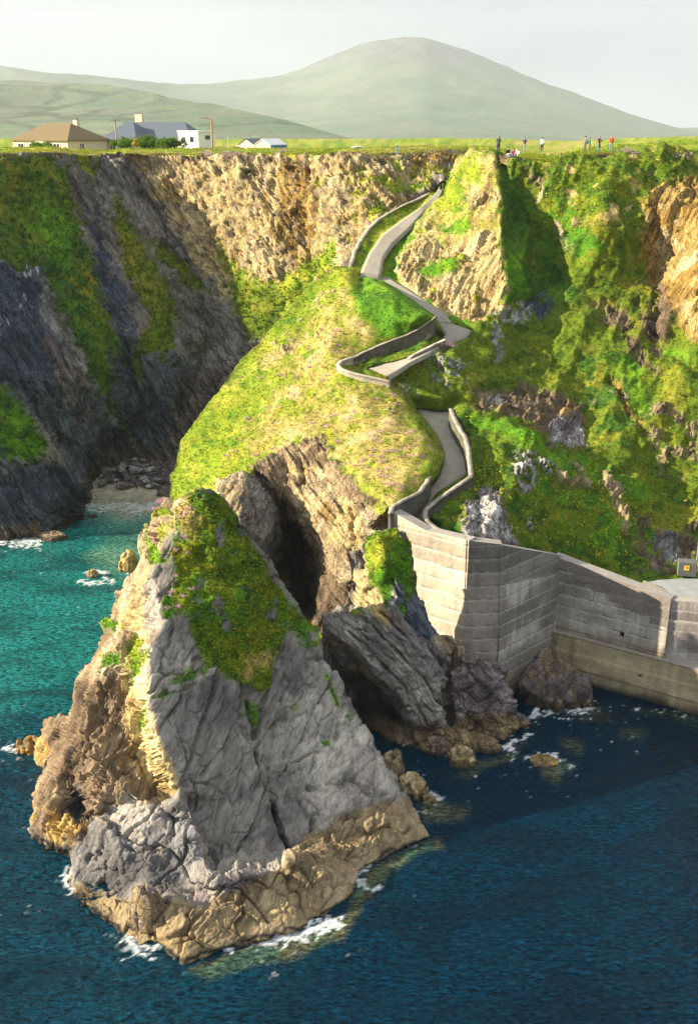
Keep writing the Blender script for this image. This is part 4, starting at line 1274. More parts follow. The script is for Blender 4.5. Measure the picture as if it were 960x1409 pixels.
def cove_shift(u, v):
    k = float(np.interp(u, [-25, 30, 75, 110, 150, 220, 400, 520, 600, 665], [15, 14.5, 13.5, 12.5, 10.5, 8.0, -5, -12.5, -8.0, 0]))
    return k * float(sstep(520, 240, v) if u < 230 else sstep(560, 420, v))


def _cs(p):
    return p if p[2] is None or p[0] > 700 else (p[0], p[1], p[2] + cove_shift(p[0], p[1]))


C_PTS = [_cs(p) for p in C_PTS]
C_LINES = [[_cs(p) for p in ln] for ln in C_LINES]
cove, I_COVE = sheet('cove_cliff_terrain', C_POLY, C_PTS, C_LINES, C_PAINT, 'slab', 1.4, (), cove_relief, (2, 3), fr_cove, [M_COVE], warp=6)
#@@PART3
# ================================================================== CLIFFTOP PLAIN
edge = [(-320, 216, 118.0), (-60, 214, 119.5), (-25, 214, 121.0), (30, 211, 123.5), (75, 210, 127.0), (100, 213, 131), (150, 215, 136.5), (175, 212, 138.5), (220, 213, 141.0), (300, 213, 142.0), (400, 213, 142.0),
        (480, 213, 142.5), (550, 211, 145.0), (600, 208, 148), (640, 207, 149.5), (652, 208.5, 130), (662, 209, 117.4), (690, 213, 115.5), (700, 217, 114.6), (760, 222, 114.0), (800, 215, 115.0), (860, 211, 116.0), (900, 210, 117.0), (985, 211, 117.0), (1260, 211, 117)]
eu = np.array([e[0] for e in edge], float)
edge = [(e[0], e[1], e[2] + (cove_shift(e[0], e[1]) if e[0] <= 640 else 0)) for e in edge]
exy = np.array([list(at(*e)) for e in edge])
cu = np.arange(-320, 1261, 2.5)
offs = np.array([-.25, 0, .3, .7, 1.2, 1.8, 2.5, 3.3, 4.2, 5.2, 6.4, 8, 10, 12.5, 15, 18, 22, 27, 33, 40, 50, 62, 78, 98, 125, 160, 210, 280])
ex = np.interp(cu, eu, exy[:, 0])
ey = np.interp(cu, eu, exy[:, 1])
ez = np.interp(cu, eu, exy[:, 2])
ang = np.interp(cu, eu, (eu - 480) / F)
PV = []
for s in offs:
    # right-hand plateau stays level, the left one dips towards the houses
    right = sstep(560, 700, cu)
    zf = ez - .9 * (s < 0) + sstep(0, 11, s) * .38 * (1 - right) - (1 - right) * sstep(12, 45, s) * 2.1 + right * (sstep(0, 30, s) * (.2 + .9 * sstep(760, 960, cu)) - sstep(30, 90, s) * 2.2)
    PV.append(np.stack([ex + ang * s * 1.05, ey + s, zf], 1))
PV = np.concatenate(PV)
nC = len(cu)
ii, jj = np.meshgrid(np.arange(nC - 1), np.arange(len(offs) - 1))
a = (jj * nC + ii).ravel()
PF = np.stack([a, a + 1, a + nC + 1, a + nC], 1)
PV[:, 2] += .22 * fbm(PV * .5, 3, 501) + .10 * fbm(PV * 1.7, 3, 502) + .12 * fbm(PV * .1, 2, 503) * sstep(0, 10, np.repeat(offs, nC))
pn1, pn2 = fbm(PV * .25, 4, 510), fbm(PV * .8, 3, 511)
pc = class_colour('turf', PV, pn1, pn2)
pw = sstep(.0, .3, fbm(PV * .12, 3, 512))[:, None] * .7
pc = pc * (1 - pw) + class_colour('dry', PV, pn1, pn2) * pw
pb = (1 - sstep(.2, 1.6, np.repeat(offs, nC)))[:, None] * sstep(0, .3, fbm(PV * .7, 3, 513))[:, None]
pc = pc * (1 - pb) + class_colour('brown', PV, pn1, pn2) * pb
M_TOP = terrain_mat('clifftop_surface', np.eye(3), 1.0, .12, .12)
top = mesh_np('clifftop_terrain', PV, PF, [M_TOP], True, {'tone': pc, 'turf': np.ones(len(PV)) - pb[:, 0]})
top['kind'] = 'structure'

# ================================================================== FAR HILLS


def hill(name, ridge_line, rows, fields, seed, y0, far=1.0):
    """ridge_line [(u,v,Y)], rows fraction list down to the foot (u,216,y0)"""
    us = np.arange(-520, 1501, 5.0)
    ru = np.array([r_[0] for r_ in ridge_line], float)
    rv = np.interp(us, ru, [r_[1] for r_ in ridge_line])
    rY = np.interp(us, ru, [r_[2] for r_ in ridge_line]) * far
    rv = box_blur(rv[None], 2)[0] if False else np.convolve(np.pad(rv, 4, mode='edge'), np.hanning(11)[1:-1] / np.hanning(11).sum(), 'valid')
    V = []
    for f in rows:
        # profile: gentle foot, steeper upper slope
        v = 216 + (rv - 216) * f
        Y = y0 + (rY - y0) * (f ** .62)
        x = (us - 480) / F
        y = (704.5 - v) / F
        t = Y / (CS + y * SN)
        V.append(np.stack([x * t, Y, CAMZ + (y * CS - SN) * t], 1))
    # the far side of the hill
    last = V[-1]
    for k in (1, 2, 3):
        q = last.copy()
        q[:, 1] += 90 * k * far
        q[:, 0] *= 1 + 90 * k / 2500
        q[:, 2] -= (last[:, 2] - 20) * (.12 * k * k)
        V.append(q)
    V = np.concatenate(V)
    n = len(us)
    nr = len(rows) + 3
    i, j = np.meshgrid(np.arange(n - 1), np.arange(nr - 1))
    a = (j * n + i).ravel()
    Fc = np.stack([a, a + 1, a + n + 1, a + n], 1)
    hgt = np.clip((V[:, 2] - 36) / 60, 0, 1)
    V[:, 2] += hgt * far * (7 * fbm(V * .006 / far, 4, seed) + 2.0 * fbm(V * .03 / far, 4, seed + 5))
    n1, n2 = fbm(V * .012 / far, 5, seed + 10), fbm(V * .05 / far, 4, seed + 11)
    c = np.array((.080, .120, .065)) * (1 - sstep(-.3, .3, n1)[:, None]) + np.array((.120, .150, .085)) * sstep(-.3, .3, n1)[:, None]
    br = sstep(-.1, .35, n2 + .5 * n1)[:, None] * .6
    c = c * (1 - br) + np.array((.105, .105, .080)) * br
    up = sstep(fields[0] * far, fields[1] * far, V[:, 2])[:, None]
    c = c * (1 - up) + up * (np.array((.088, .092, .080)) * (.75 + .5 * sstep(-.3, .3, n2)[:, None]))
    # stone-walled fields
    if fields[2]:
        g1, g2, gid = worley(np.stack([V[:, 0] * .009 / far + .4 * n1, V[:, 1] * .0045 / far, V[:, 0] * 0], 1), seed + 30)
        ln = np.exp(-((g2 - g1) / .045) ** 2)[:, None] * (1 - up)
        tint = (.75 + .55 * gid)[:, None]
        c = c * (tint * (1 - up) + up)
        c = c * (1 - .72 * ln) + np.array((.03, .045, .02)) * ln * .72
    o = mesh_np(name, V, Fc, [M_HILL], True, {'tone': c, 'turf': np.ones(len(V))})
    o['kind'] = 'structure'
    return o


M_HILL = terrain_mat('hill_surface', np.eye(3), 1.0, .5, .9, .05)
hill('mountain', [(-160, 74, 2500), (-20, 84, 2500), (20, 92, 2450), (60, 98, 2450), (100, 100, 2500), (130, 103, 2550), (180, 111, 2600), (230, 116, 2700), (290, 116, 2800), (340, 110, 2900), (390, 101, 3000),
                  (420, 92, 3050), (436, 84, 3080), (470, 70, 3100), (510, 57, 3100), (545, 53, 3100), (562, 51, 3100), (586, 51, 3100), (604, 57, 3100), (640, 68, 3080), (700, 94, 3000), (760, 117, 2950), (820, 139, 2900), (880, 160, 2850),
                  (930, 176, 2800), (960, 185, 2800), (1000, 196, 2700), (1120, 206, 2600)],
     np.linspace(0, 1, 90), (130, 190, False), 600, 1300, 2.0)
hill('hillside', [(-160, 100, 1400), (-20, 112, 1400), (60, 114, 1400), (130, 118, 1350), (190, 124, 1300), (250, 136, 1200), (300, 144, 1100), (350, 154, 1000), (400, 166, 900), (450, 182, 760), (490, 195, 640), (520, 206, 520), (560, 216, 400), (1120, 219, 300)],
     np.linspace(0, 1, 80), (300, 400, True), 700, 300, 1.6)

# ================================================================== SEA


def axis(lo, hi, step, ext, growth=1.25):
    core = list(np.arange(lo, hi + step * .5, step))
    a, b, s = lo, hi, step
    left, right = [], []
    while a > -ext:
        s *= growth
        a -= s
        left.append(a)
    s = step
    while b < ext:
        s *= growth
        b += s
        right.append(b)
    return np.array(left[::-1] + core + right)


sx = axis(-50, 34, .16, 1600)
sy = axis(30, 120, .16, 1200)
SX, SY = np.meshgrid(sx, sy)
sp = np.stack([SX.ravel(), SY.ravel(), np.zeros(SX.size)], 1)
rel = np.stack([sp[:, 0], sp[:, 1], -np.full(len(sp), CAMZ)], 1)
yy = (rel[:, 1] * SN + rel[:, 2] * CS)
dep = np.maximum(rel[:, 1] * CS - rel[:, 2] * SN, 1)
su = 480 + F * rel[:, 0] / dep
sv = 704.5 - F * yy / dep
near = (sp[:, 0] > -60) & (sp[:, 0] < 45) & (sp[:, 1] > 25) & (sp[:, 1] < 130)
wn1 = fbm(sp * .08, 3, 801)
wn2 = fbm(sp * .35 + wn1[:, None], 3, 802)
wu = su + 14 * wn2
wv = sv + 9 * wn2
swell = .20 * fbm(np.stack([sp[:, 0] * .16 + sp[:, 1] * .08, sp[:, 1] * .30 - sp[:, 0] * .05, sp[:, 0] * 0], 1), 3, 803)
wsp = np.stack([sp[:, 0] * .55 + sp[:, 1] * .22, sp[:, 1] * 1.25 - sp[:, 0] * .22, sp[:, 0] * 0 + 3], 1) + (wn2 * .6)[:, None]
rip = ridged(wsp, 3, 804, .5) * .5 + .5 * fbm(wsp * 1.9, 2, 805)
gust = .55 + .6 * sstep(-.35, .35, wn1 + .5 * wn2)
calmw = np.where(near, np.clip(1 - sstep(80, 112, sp[:, 1]), .22, 1), .3)
hz = (swell + .15 * rip * gust) * calmw
deep = np.array((.0005, .0140, .029))
navy = np.array((.0005, .0075, .0170))
teal = np.array((.002, .070, .078))
aqua = np.array((.016, .170, .140))
sandw = np.array((.23, .24, .185))
c = np.tile(deep, (len(sp), 1))


def lay(c, colr, w):
    return c * (1 - w[:, None]) + np.array(colr) * w[:, None]


c = lay(c, navy, sstep(-.15, .35, wn1) * .8)
c = lay(c, (.0016, .028, .046), sstep(-60, 60, 330 - su * .45 - (sv - 1010) * .5) * .8 * sstep(700, 400, su))
tw = sstep(-90, 90, (985 - wv)) * sstep(480, 330, su)
c = lay(c, teal, tw)
tw2 = sstep(-60, 60, 830 - np.abs(wv - 800) * 1.0 - 700 + (200 - wu) * .22) * sstep(480, 330, su)
c = lay(c, aqua, tw2 * .55)
c = lay(c, navy, sstep(.1, .45, wn1 + .5 * wn2) * tw * .38)
sd = np.full(len(sp), -99.)
m = near & (sv < 770) & (su < 400)
sd[m] = sdist(wu[m], wv[m], [(90, 640), (125, 690), (160, 704), (225, 706), (330, 700), (300, 600)])
c = lay(c, (.10, .28, .22), sstep(-42, -8, sd) * .8)
c = lay(c, sandw, sstep(-16, 4, sd))
sd[:] = -99
m = near & (sv < 830) & (su < 300)
sd[m] = sdist(wu[m], wv[m], [(140, 752), (200, 745), (200, 790), (160, 785), (130, 770)])
c = lay(c, (.11, .23, .15), sstep(-18, 10, sd) * .7)
# ledges showing through the shallows
for pl, k in (([(258, 1334), (330, 1304), (400, 1292), (470, 1262), (500, 1206), (530, 1196), (500, 1240), (470, 1290), (380, 1318), (290, 1350)], .9),
              ([(500, 1200), (545, 1176), (600, 1152), (606, 1164), (570, 1178), (520, 1214)], .95),
              ([(570, 1112), (600, 1102), (640, 1112), (640, 1128), (600, 1130), (576, 1126)], .7),
              ([(620, 1060), (660, 1044), (720, 1020), (700, 1044), (640, 1066)], .6),
              ([(735, 1048), (770, 1046), (790, 1060), (760, 1072), (738, 1062)], .85),
              ([(770, 1014), (800, 1018), (796, 1036), (772, 1032)], .5), ([(850, 1000), (890, 1005), (885, 1020), (855, 1016)], .5),
              ([(860, 976), (900, 985), (960, 1000), (960, 985)], .4), ([(800, 960), (830, 985), (790, 990)], .5)):
    pa = np.array(pl)
    m = near & (su > pa[:, 0].min() - 40) & (su < pa[:, 0].max() + 40) & (sv > pa[:, 1].min() - 40) & (sv < pa[:, 1].max() + 40)
    w = np.zeros(len(sp))
    w[m] = sstep(-8, 8, sdist(wu[m] - 3, wv[m] - 2, pl)) * k
    c = lay(c, (.085, .085, .035), w)
    c = lay(c, (.012, .085, .070), sstep(.05, .3, wn2) * w * .6)
# foam
foam = np.zeros(len(sp))
fn = fbm(sp * 1.6, 4, 820, .6)
fn2 = fbm(sp * 5.0, 3, 821, .6)
w1, w2, _ = worley(sp * 1.5 + fn[:, None] * .5, 830)
lace = np.exp(-((w2 - w1) / .16) ** 2)
for ln, wd, k in (([(178, 1303), (196, 1310), (214, 1302)], 12, 1.0), ([(300, 1305), (318, 1308)], 7, .9), ([(366, 1290), (384, 1292), (410, 1286), (438, 1276), (462, 1270)], 12, 1.0),
                  ([(374, 1284), (384, 1262), (404, 1240), (418, 1228)], 4.5, 1.0), ([(484, 1216), (492, 1194), (504, 1190)], 6, .95), ([(478, 1220), (488, 1214), (500, 1216)], 6, .8), ([(505, 1225), (525, 1218)], 5, .55),
                  ([(94, 1195), (92, 1218), (100, 1224)], 6, .8), ([(8, 1030), (24, 1034), (16, 1036)], 5, 1.0), ([(590, 1092), (602, 1098), (596, 1104)], 5, 1.0), ([(572, 1122), (592, 1120)], 4, .5),
                  ([(690, 1030), (712, 1022), (730, 1010)], 6, .65), ([(740, 984), (770, 980), (800, 978), (818, 970)], 7, .8), ([(728, 986), (740, 990)], 6, .9), ([(755, 1040), (775, 1048), (785, 1056)], 5, .85), ([(725, 1046), (748, 1040)], 5, .55),
                  ([(700, 1020), (705, 1050)], 6, .5), ([(770, 988), (820, 992)], 5, .3),
                  ([(-10, 745), (20, 744), (52, 745)], 6, 1.0), ([(16, 750), (50, 752)], 5, .6), ([(114, 694), (140, 700), (160, 694), (196, 700), (214, 694)], 6, .9), ([(164, 692), (190, 704)], 5, .9),
                  ([(118, 788), (132, 786), (148, 788)], 2.5, .9), ([(108, 800), (125, 803), (142, 801)], 3, .9), ([(145, 795), (155, 800)], 4, .5), ([(840, 972), (960, 988)], 4, .3),
                  ([(184, 776), (176, 792)], 4, .5)):
    la = np.array(ln)
    m = near & (su > la[:, 0].min() - 60) & (su < la[:, 0].max() + 60) & (sv > la[:, 1].min() - 60) & (sv < la[:, 1].max() + 60)
    d = seg_dist(su[m], sv[m], ln)
    wd = wd * .85
    k = k * (.80 if la[:, 0].mean() > 600 else 1.0)
    f = k * np.exp(-(d / wd) ** 2) * 1.25 + k * .55 * np.exp(-(d / (wd * 2.2)) ** 2) * lace[m]
    foam[m] = np.maximum(foam[m], sstep(.40, .80, f * (.55 + .75 * lace[m]) + fn[m] * .70 + fn2[m] * .55 - .10) * (.42 + .5 * sstep(-.3, .3, fn2[m])))
foam = np.maximum(foam, sstep(.62, .75, fn * .5 + fn2 * .5 + lace * .15) * near * .5 * sstep(1000, 1040, sv) * sstep(780, 560, su) * 0)
i, j = np.meshgrid(np.arange(len(sx) - 1), np.arange(len(sy) - 1))
a = (j * len(sx) + i).ravel()
SF = np.stack([a, a + 1, a + len(sx) + 1, a + len(sx)], 1)
SVv = np.stack([sp[:, 0], sp[:, 1], hz + foam * .03], 1)
m_sea, nt, b = newmat('sea_water')
L = nt.links.new
ac = nt.nodes.new('ShaderNodeAttribute')
ac.attribute_name = 'tone'
af = nt.nodes.new('ShaderNodeAttribute')
af.attribute_name = 'foam'
mx = nt.nodes.new('ShaderNodeMix')
mx.data_type = 'RGBA'
L(af.outputs['Fac'], mx.inputs[0])
mx.inputs[7].default_value = (.80, .83, .84, 1)
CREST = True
rm = nt.nodes.new('ShaderNodeMix')
L(af.outputs['Fac'], rm.inputs[0])
rm.inputs[2].default_value = .06
rm.inputs[3].default_value = .8
L(rm.outputs[0], b.inputs['Roughness'])
b.inputs['IOR'].default_value = 1.333
b.inputs['Specular IOR Level'].default_value = .5
b.inputs['Specular Tint'].default_value = (.07, .55, 1.0, 1)
tc = nt.nodes.new('ShaderNodeTexCoord')
mp = nt.nodes.new('ShaderNodeMapping')
mp.inputs['Scale'].default_value = (.75, 1.7, 1)
mp.inputs['Rotation'].default_value = (0, 0, .25)
L(tc.outputs['Object'], mp.inputs['Vector'])
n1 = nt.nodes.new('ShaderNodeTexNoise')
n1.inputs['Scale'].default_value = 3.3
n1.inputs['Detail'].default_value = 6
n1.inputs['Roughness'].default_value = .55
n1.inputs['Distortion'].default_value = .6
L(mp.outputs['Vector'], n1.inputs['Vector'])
cs_ = nt.nodes.new('ShaderNodeMapRange')  # ripple light painted into the water colour: crests brighter, troughs darker
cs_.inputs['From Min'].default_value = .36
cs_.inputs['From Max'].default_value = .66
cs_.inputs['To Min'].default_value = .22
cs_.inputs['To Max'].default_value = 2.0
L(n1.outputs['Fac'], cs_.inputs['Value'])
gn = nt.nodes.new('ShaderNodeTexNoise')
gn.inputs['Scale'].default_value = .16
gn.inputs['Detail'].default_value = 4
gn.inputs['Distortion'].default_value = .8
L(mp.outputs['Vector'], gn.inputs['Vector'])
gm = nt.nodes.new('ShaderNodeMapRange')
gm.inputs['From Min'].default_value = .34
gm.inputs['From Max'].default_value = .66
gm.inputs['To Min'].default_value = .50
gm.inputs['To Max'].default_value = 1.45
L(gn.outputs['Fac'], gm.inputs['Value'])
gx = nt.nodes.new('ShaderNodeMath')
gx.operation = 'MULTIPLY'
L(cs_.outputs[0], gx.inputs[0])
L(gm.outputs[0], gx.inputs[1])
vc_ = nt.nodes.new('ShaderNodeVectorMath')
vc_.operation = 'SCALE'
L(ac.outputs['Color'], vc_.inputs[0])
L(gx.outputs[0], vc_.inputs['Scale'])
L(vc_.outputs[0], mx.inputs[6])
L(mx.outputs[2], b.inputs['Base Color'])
bp = nt.nodes.new('ShaderNodeBump')
bp.inputs['Strength'].default_value = 1.0
bp.inputs['Distance'].default_value = .36
L(gm.outputs[0], bp.inputs['Strength'])
L(n1.outputs['Fac'], bp.inputs['Height'])
L(bp.outputs['Normal'], b.inputs['Normal'])
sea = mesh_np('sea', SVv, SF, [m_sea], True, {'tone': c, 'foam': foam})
sea['kind'] = 'structure'

# beach: a wedge of wet sand at the head of the cove
bu, bv = np.meshgrid(np.arange(100, 262, 3.0), np.arange(640, 712, 2.0))
BP = []
for u_, v_ in zip(bu.ravel(), bv.ravel()):
    zz = .9 * max(0, min(1, (700 - v_) / 45.0)) - .12
    BP.append(list(at(u_, v_, None, zz)))
BP = np.array(BP)
BP[:, 2] += .05 * fbm(BP * .7, 3, 850)
nb = bu.shape[1]
i, j = np.meshgrid(np.arange(nb - 1), np.arange(bu.shape[0] - 1))
a = (j * nb + i).ravel()
bc = np.array((.44, .40, .31)) * (1 + .25 * fbm(BP * 1.2, 3, 851))[:, None]
bw = sstep(0.5, -.05, BP[:, 2])[:, None]
bc = bc * (1 - bw * .35)
beach = mesh_np('beach', BP, np.stack([a, a + nb, a + nb + 1, a + 1], 1), [terrain_mat('beach_sand', np.eye(3), 1, .02, .02)], True, {'tone': bc, 'turf': np.zeros(len(BP))})
beach['kind'] = 'structure'

# ================================================================== LIGHT, SKY, AIR
SUN_AZ = math.radians(SUN[0])        # direction TO the sun, measured from +X towards +Y
SUN_EL = math.radians(SUN[1])
sd_ = Vector((math.cos(SUN_AZ) * math.cos(SUN_EL), math.sin(SUN_AZ) * math.cos(SUN_EL), math.sin(SUN_EL)))
sun_d = bpy.data.lights.new("sun", 'SUN')
sun_d.energy = 5.0
sun_d.angle = math.radians(.6)
sun_d.color = (1.0, .87, .66)
sun_o = bpy.data.objects.new("sun", sun_d)
COL.objects.link(sun_o)
sun_o.rotation_euler = (-sd_).to_track_quat('-Z', 'Y').to_euler()
sun_o.location = sd_ * 300

w = bpy.data.worlds.new("World")
scene.world = w
w.use_nodes = True
nt = w.node_tree
L = nt.links.new
bg = nt.nodes['Background']
sky = nt.nodes.new('ShaderNodeTexSky')
sky.sky_type = 'NISHITA'
sky.sun_disc = False
sky.sun_elevation = SUN_EL
sky.sun_rotation = math.pi / 2 - SUN_AZ
sky.air_density = 1.0
sky.dust_density = 1.0
tc = nt.nodes.new('ShaderNodeTexCoord')
mp = nt.nodes.new('ShaderNodeMapping')
mp.inputs['Scale'].default_value = (1.6, 1.6, 7.0)
mp.inputs['Location'].default_value = (.3, .2, .35)
L(tc.outputs['Generated'], mp.inputs['Vector'])
cn = nt.nodes.new('ShaderNodeTexNoise')
cn.inputs['Scale'].default_value = 1.7
cn.inputs['Detail'].default_value = 6
cn.inputs['Roughness'].default_value = .5
L(mp.outputs['Vector'], cn.inputs['Vector'])
cr = nt.nodes.new('ShaderNodeValToRGB')
cr.color_ramp.elements[0].position = .36
cr.color_ramp.elements[0].color = (2.85, 3.1, 3.3, 1)
cr.color_ramp.elements[1].position = .66
cr.color_ramp.elements[1].color = (3.95, 4.1, 4.2, 1)
L(cn.outputs['Fac'], cr.inputs['Fac'])
mx = nt.nodes.new('ShaderNodeMix')
mx.data_type = 'RGBA'
mx.inputs[0].default_value = .95
L(sky.outputs['Color'], mx.inputs[6])
L(cr.outputs['Color'], mx.inputs[7])
# a cloud sheet is brightest overhead
sx_ = nt.nodes.new('ShaderNodeSeparateXYZ')
L(tc.outputs['Generated'], sx_.inputs[0])
ml = nt.nodes.new('ShaderNodeMapRange')
ml.inputs['From Min'].default_value = .12
ml.inputs['From Max'].default_value = .8
ml.inputs['To Min'].default_value = 1.0
ml.inputs['To Max'].default_value = ZENITH
L(sx_.outputs['Z'], ml.inputs['Value'])
vs_ = nt.nodes.new('ShaderNodeVectorMath')
vs_.operation = 'SCALE'
L(mx.outputs[2], vs_.inputs[0])
L(ml.outputs[0], vs_.inputs['Scale'])
L(vs_.outputs[0], bg.inputs['Color'])
bg.inputs['Strength'].default_value = SKY_STRENGTH

if HAZE:
    bm = bmesh.new()
    add_box(bm, (0, 3450, 323.5), (9000, 7300, 653))
    mh = bpy.data.materials.new('haze_air')
    mh.use_nodes = True
    nt = mh.node_tree
    nt.nodes.clear()
    out = nt.nodes.new('ShaderNodeOutputMaterial')
    pv = nt.nodes.new('ShaderNodeVolumePrincipled')
    pv.inputs['Color'].default_value = (.84, .93, 1, 1)
    pv.inputs['Density'].default_value = HAZE
    pv.inputs['Anisotropy'].default_value = .2
    nt.links.new(pv.outputs['Volume'], out.inputs['Volume'])
    hz_o = bm_obj('haze', bm, mh)
    hz_o['kind'] = 'stuff'
scene.cycles.volume_bounces = 1
scene.cycles.max_bounces = 6
scene.cycles.use_denoising = True
scene.cycles.denoising_prefilter = 'NONE'
scene.cycles.sample_clamp_direct = 6
scene.cycles.sample_clamp_indirect = 4
scene.cycles.diffuse_bounces = 3
scene.view_settings.view_transform = 'Standard'
scene.view_settings.look = 'None'
scene.view_settings.gamma = 1
scene.view_settings.use_curve_mapping = False
scene.view_settings.exposure = EXPOSURE
#@@PART4
# ================================================================== PATHS
M_PATH = plain('path_tarmac', (.275, .248, .205), .92, .30, 1.6, bump=.35)


def ribbon(name, left, right, lift=.05, n=60, noise=.0):
    """path surface between two surveyed edges: lists of (u, v, z)"""
    def res(line):
        pts = [at(u, v, None, z) for u, v, z in line]
        d = [0]
        for a, b in zip(pts, pts[1:]):
            d.append(d[-1] + (b - a).length)
        d = list(range(len(pts)))                  # facing points of the two edges stay paired
        s = np.linspace(0, d[-1], n)
        arr = np.array([list(p) for p in pts])
        return np.stack([np.interp(s, d, arr[:, k]) for k in range(3)], 1)
    Lp, Rp = res(left), res(right)
    m = 7
    V = np.concatenate([Lp * (1 - k / (m - 1)) + Rp * (k / (m - 1)) for k in range(m)])
    V[:, 2] += lift
    low = np.concatenate([Lp, Rp])
    low[:, 2] -= .35
    i, j = np.meshgrid(np.arange(n - 1), np.arange(m - 1))
    a = (j * n + i).ravel()
    Fc = np.stack([a, a + n, a + n + 1, a + 1], 1)
    b0 = len(V)
    k = np.arange(n - 1)
    s1 = np.stack([k, k + 1, b0 + k + 1, b0 + k], 1)
    o2 = (m - 1) * n
    s2 = np.stack([o2 + k + 1, o2 + k, b0 + n + k, b0 + n + k + 1], 1)
    o = mesh_np(name, np.concatenate([V, low]), np.concatenate([Fc, s1, s2]), [M_PATH], True)
    o['kind'] = 'structure'
    return o


def zl(v, va, za, vb, zb):
    return za + (zb - za) * (v - va) / (vb - va)


ribbon('path', [(u, v, lowz(v)) for u, v in [(570, 560), (588, 583), (601, 600), (609, 618), (610, 634), (604, 656), (588, 677), (566, 693), (543, 706), (541, 722), (562, 733)]],
       [(u, v, lowz(v)) for u, v in [(622, 566), (632, 590), (641, 608), (643, 630), (645, 652), (622, 664), (602, 677), (590, 694), (582, 712), (584, 722), (600, 735)]])
ribbon('path', [(u, v, topz(v) + .12) for u, v in [(494, 384), (497, 372), (507, 350), (526, 323), (556, 301), (580, 285), (598, 268), (608, 252), (604, 244)]],
       [(u, v, topz(v) + .12) for u, v in [(524, 386), (524, 378), (528, 354), (540, 336), (565, 312), (582, 292), (604, 272), (613, 254), (616, 246)]])
hl = [(505, 507), (522, 502), (540, 498), (562, 492), (586, 481), (600, 472), (610, 465), (613, 459), (607, 452), (600, 443), (596, 434), (590, 428)]
hr = [(534, 519), (542, 514), (550, 509), (563, 500), (590, 486), (608, 474), (622, 469), (640, 465), (649, 456), (634, 450), (620, 446), (606, 436)]
ribbon('path', [(u, v, float(hairz(u, v))) for u, v in hl], [(u, v, float(hairz(u, v))) for u, v in hr])

ll = [(512, 386), (530, 394), (548, 404), (568, 417), (588, 430), (598, 437), (603, 445)]
lr = [(525, 378), (540, 387), (557, 397), (577, 410), (597, 423), (611, 433), (621, 446)]
ribbon('path', [(u, v, float(linkz(v))) for u, v in ll], [(u, v, float(linkz(v))) for u, v in lr], .12)

# ================================================================== CONCRETE AND STONE WALLS


def concrete_mat(name):
    m, nt, b = newmat(name)
    L = nt.links.new
    a = nt.nodes.new('ShaderNodeAttribute')
    a.attribute_name = 'tone'
    tc = nt.nodes.new('ShaderNodeTexCoord')
    n = nt.nodes.new('ShaderNodeTexNoise')
    n.inputs['Scale'].default_value = 5
    n.inputs['Detail'].default_value = 7
    n.inputs['Roughness'].default_value = .7
    L(tc.outputs['Object'], n.inputs['Vector'])
    mul = nt.nodes.new('ShaderNodeMath')
    mul.operation = 'MULTIPLY_ADD'
    mul.inputs[1].default_value = 1.1
    mul.inputs[2].default_value = .45
    L(n.outputs['Fac'], mul.inputs[0])
    s = nt.nodes.new('ShaderNodeVectorMath')
    s.operation = 'SCALE'
    L(a.outputs['Color'], s.inputs[0])
    L(mul.outputs[0], s.inputs['Scale'])
    L(s.outputs[0], b.inputs['Base Color'])
    b.inputs['Roughness'].default_value = .9
    b.inputs['Specular IOR Level'].default_value = .2
    bp = nt.nodes.new('ShaderNodeBump')
    bp.inputs['Strength'].default_value = .6
    bp.inputs['Distance'].default_value = .08
    L(n.outputs['Fac'], bp.inputs['Height'])
    L(bp.outputs['Normal'], b.inputs['Normal'])
    return m


M_CONC = concrete_mat('old_concrete')
M_PAR = concrete_mat('parapet_stone')
pier = empty('pier_wall', at(640, 905, 70.2))
tag(pier, 'tall pale concrete pier retaining wall with horizontal pour lines above the sea', 'retaining wall')
PIER0 = pier.location.copy()


def wall_panel(name, A, B, zA, zB, z0, pattern, thick=.9, seed=0, step=.10):
    """one straight panel of the wall; A,B plan points, sloping head zA->zB, foot z0"""
    A, B = np.array(A), np.array(B)
    ln = np.linalg.norm(B - A)
    d = (B - A) / ln
    nrm = np.array((d[1], -d[0]))                      # faces the sea
    ns = int(ln / step) + 2
    nz = int((max(zA, zB) - z0) / step) + 2
    S = np.linspace(0, ln, ns)
    T = np.linspace(0, 1, nz)
    s, t = np.meshgrid(S, T)
    head_ = zA + (zB - zA) * s / ln
    zz = z0 + t * (head_ - z0)
    p = np.stack([A[0] + d[0] * s, A[1] + d[1] * s, zz], -1).reshape(-1, 3)
    sf, zf = s.ravel(), zz.ravel()
    off, tone = pattern(sf, zf, ln, head_.ravel(), p, seed)
    p[:, 0] += nrm[0] * off
    p[:, 1] += nrm[1] * off
    n = ns
    i, j = np.meshgrid(np.arange(ns - 1), np.arange(nz - 1))
    a = (j * n + i).ravel()
    Fc = [np.stack([a, a + 1, a + n + 1, a + n], 1)]
    # head and back
    tp = p[(nz - 1) * n:].copy()
    bk = tp.copy()
    bk[:, :2] -= nrm * thick
    bb = bk.copy()
    bb[:, 2] = z0
    V = np.concatenate([p, tp, bk, bk, bb])
    o0 = len(p)
    k = np.arange(n - 1)
    Fc.append(np.stack([o0 + k, o0 + k + 1, o0 + n + k + 1, o0 + n + k], 1))
    Fc.append(np.stack([o0 + 2 * n + k, o0 + 2 * n + k + 1, o0 + 3 * n + k + 1, o0 + 3 * n + k], 1))
    # ends
    tone = np.concatenate([tone, np.tile(np.array((.33, .30, .27)), (4 * n, 1)) * (.9 + .15 * fbm(V[o0:] * .8, 3, 5))[:, None]])
    V = V - np.array(PIER0)
    o = mesh_np(name, V, np.concatenate(Fc), [M_CONC], False, {'tone': tone}, pier)
    return o


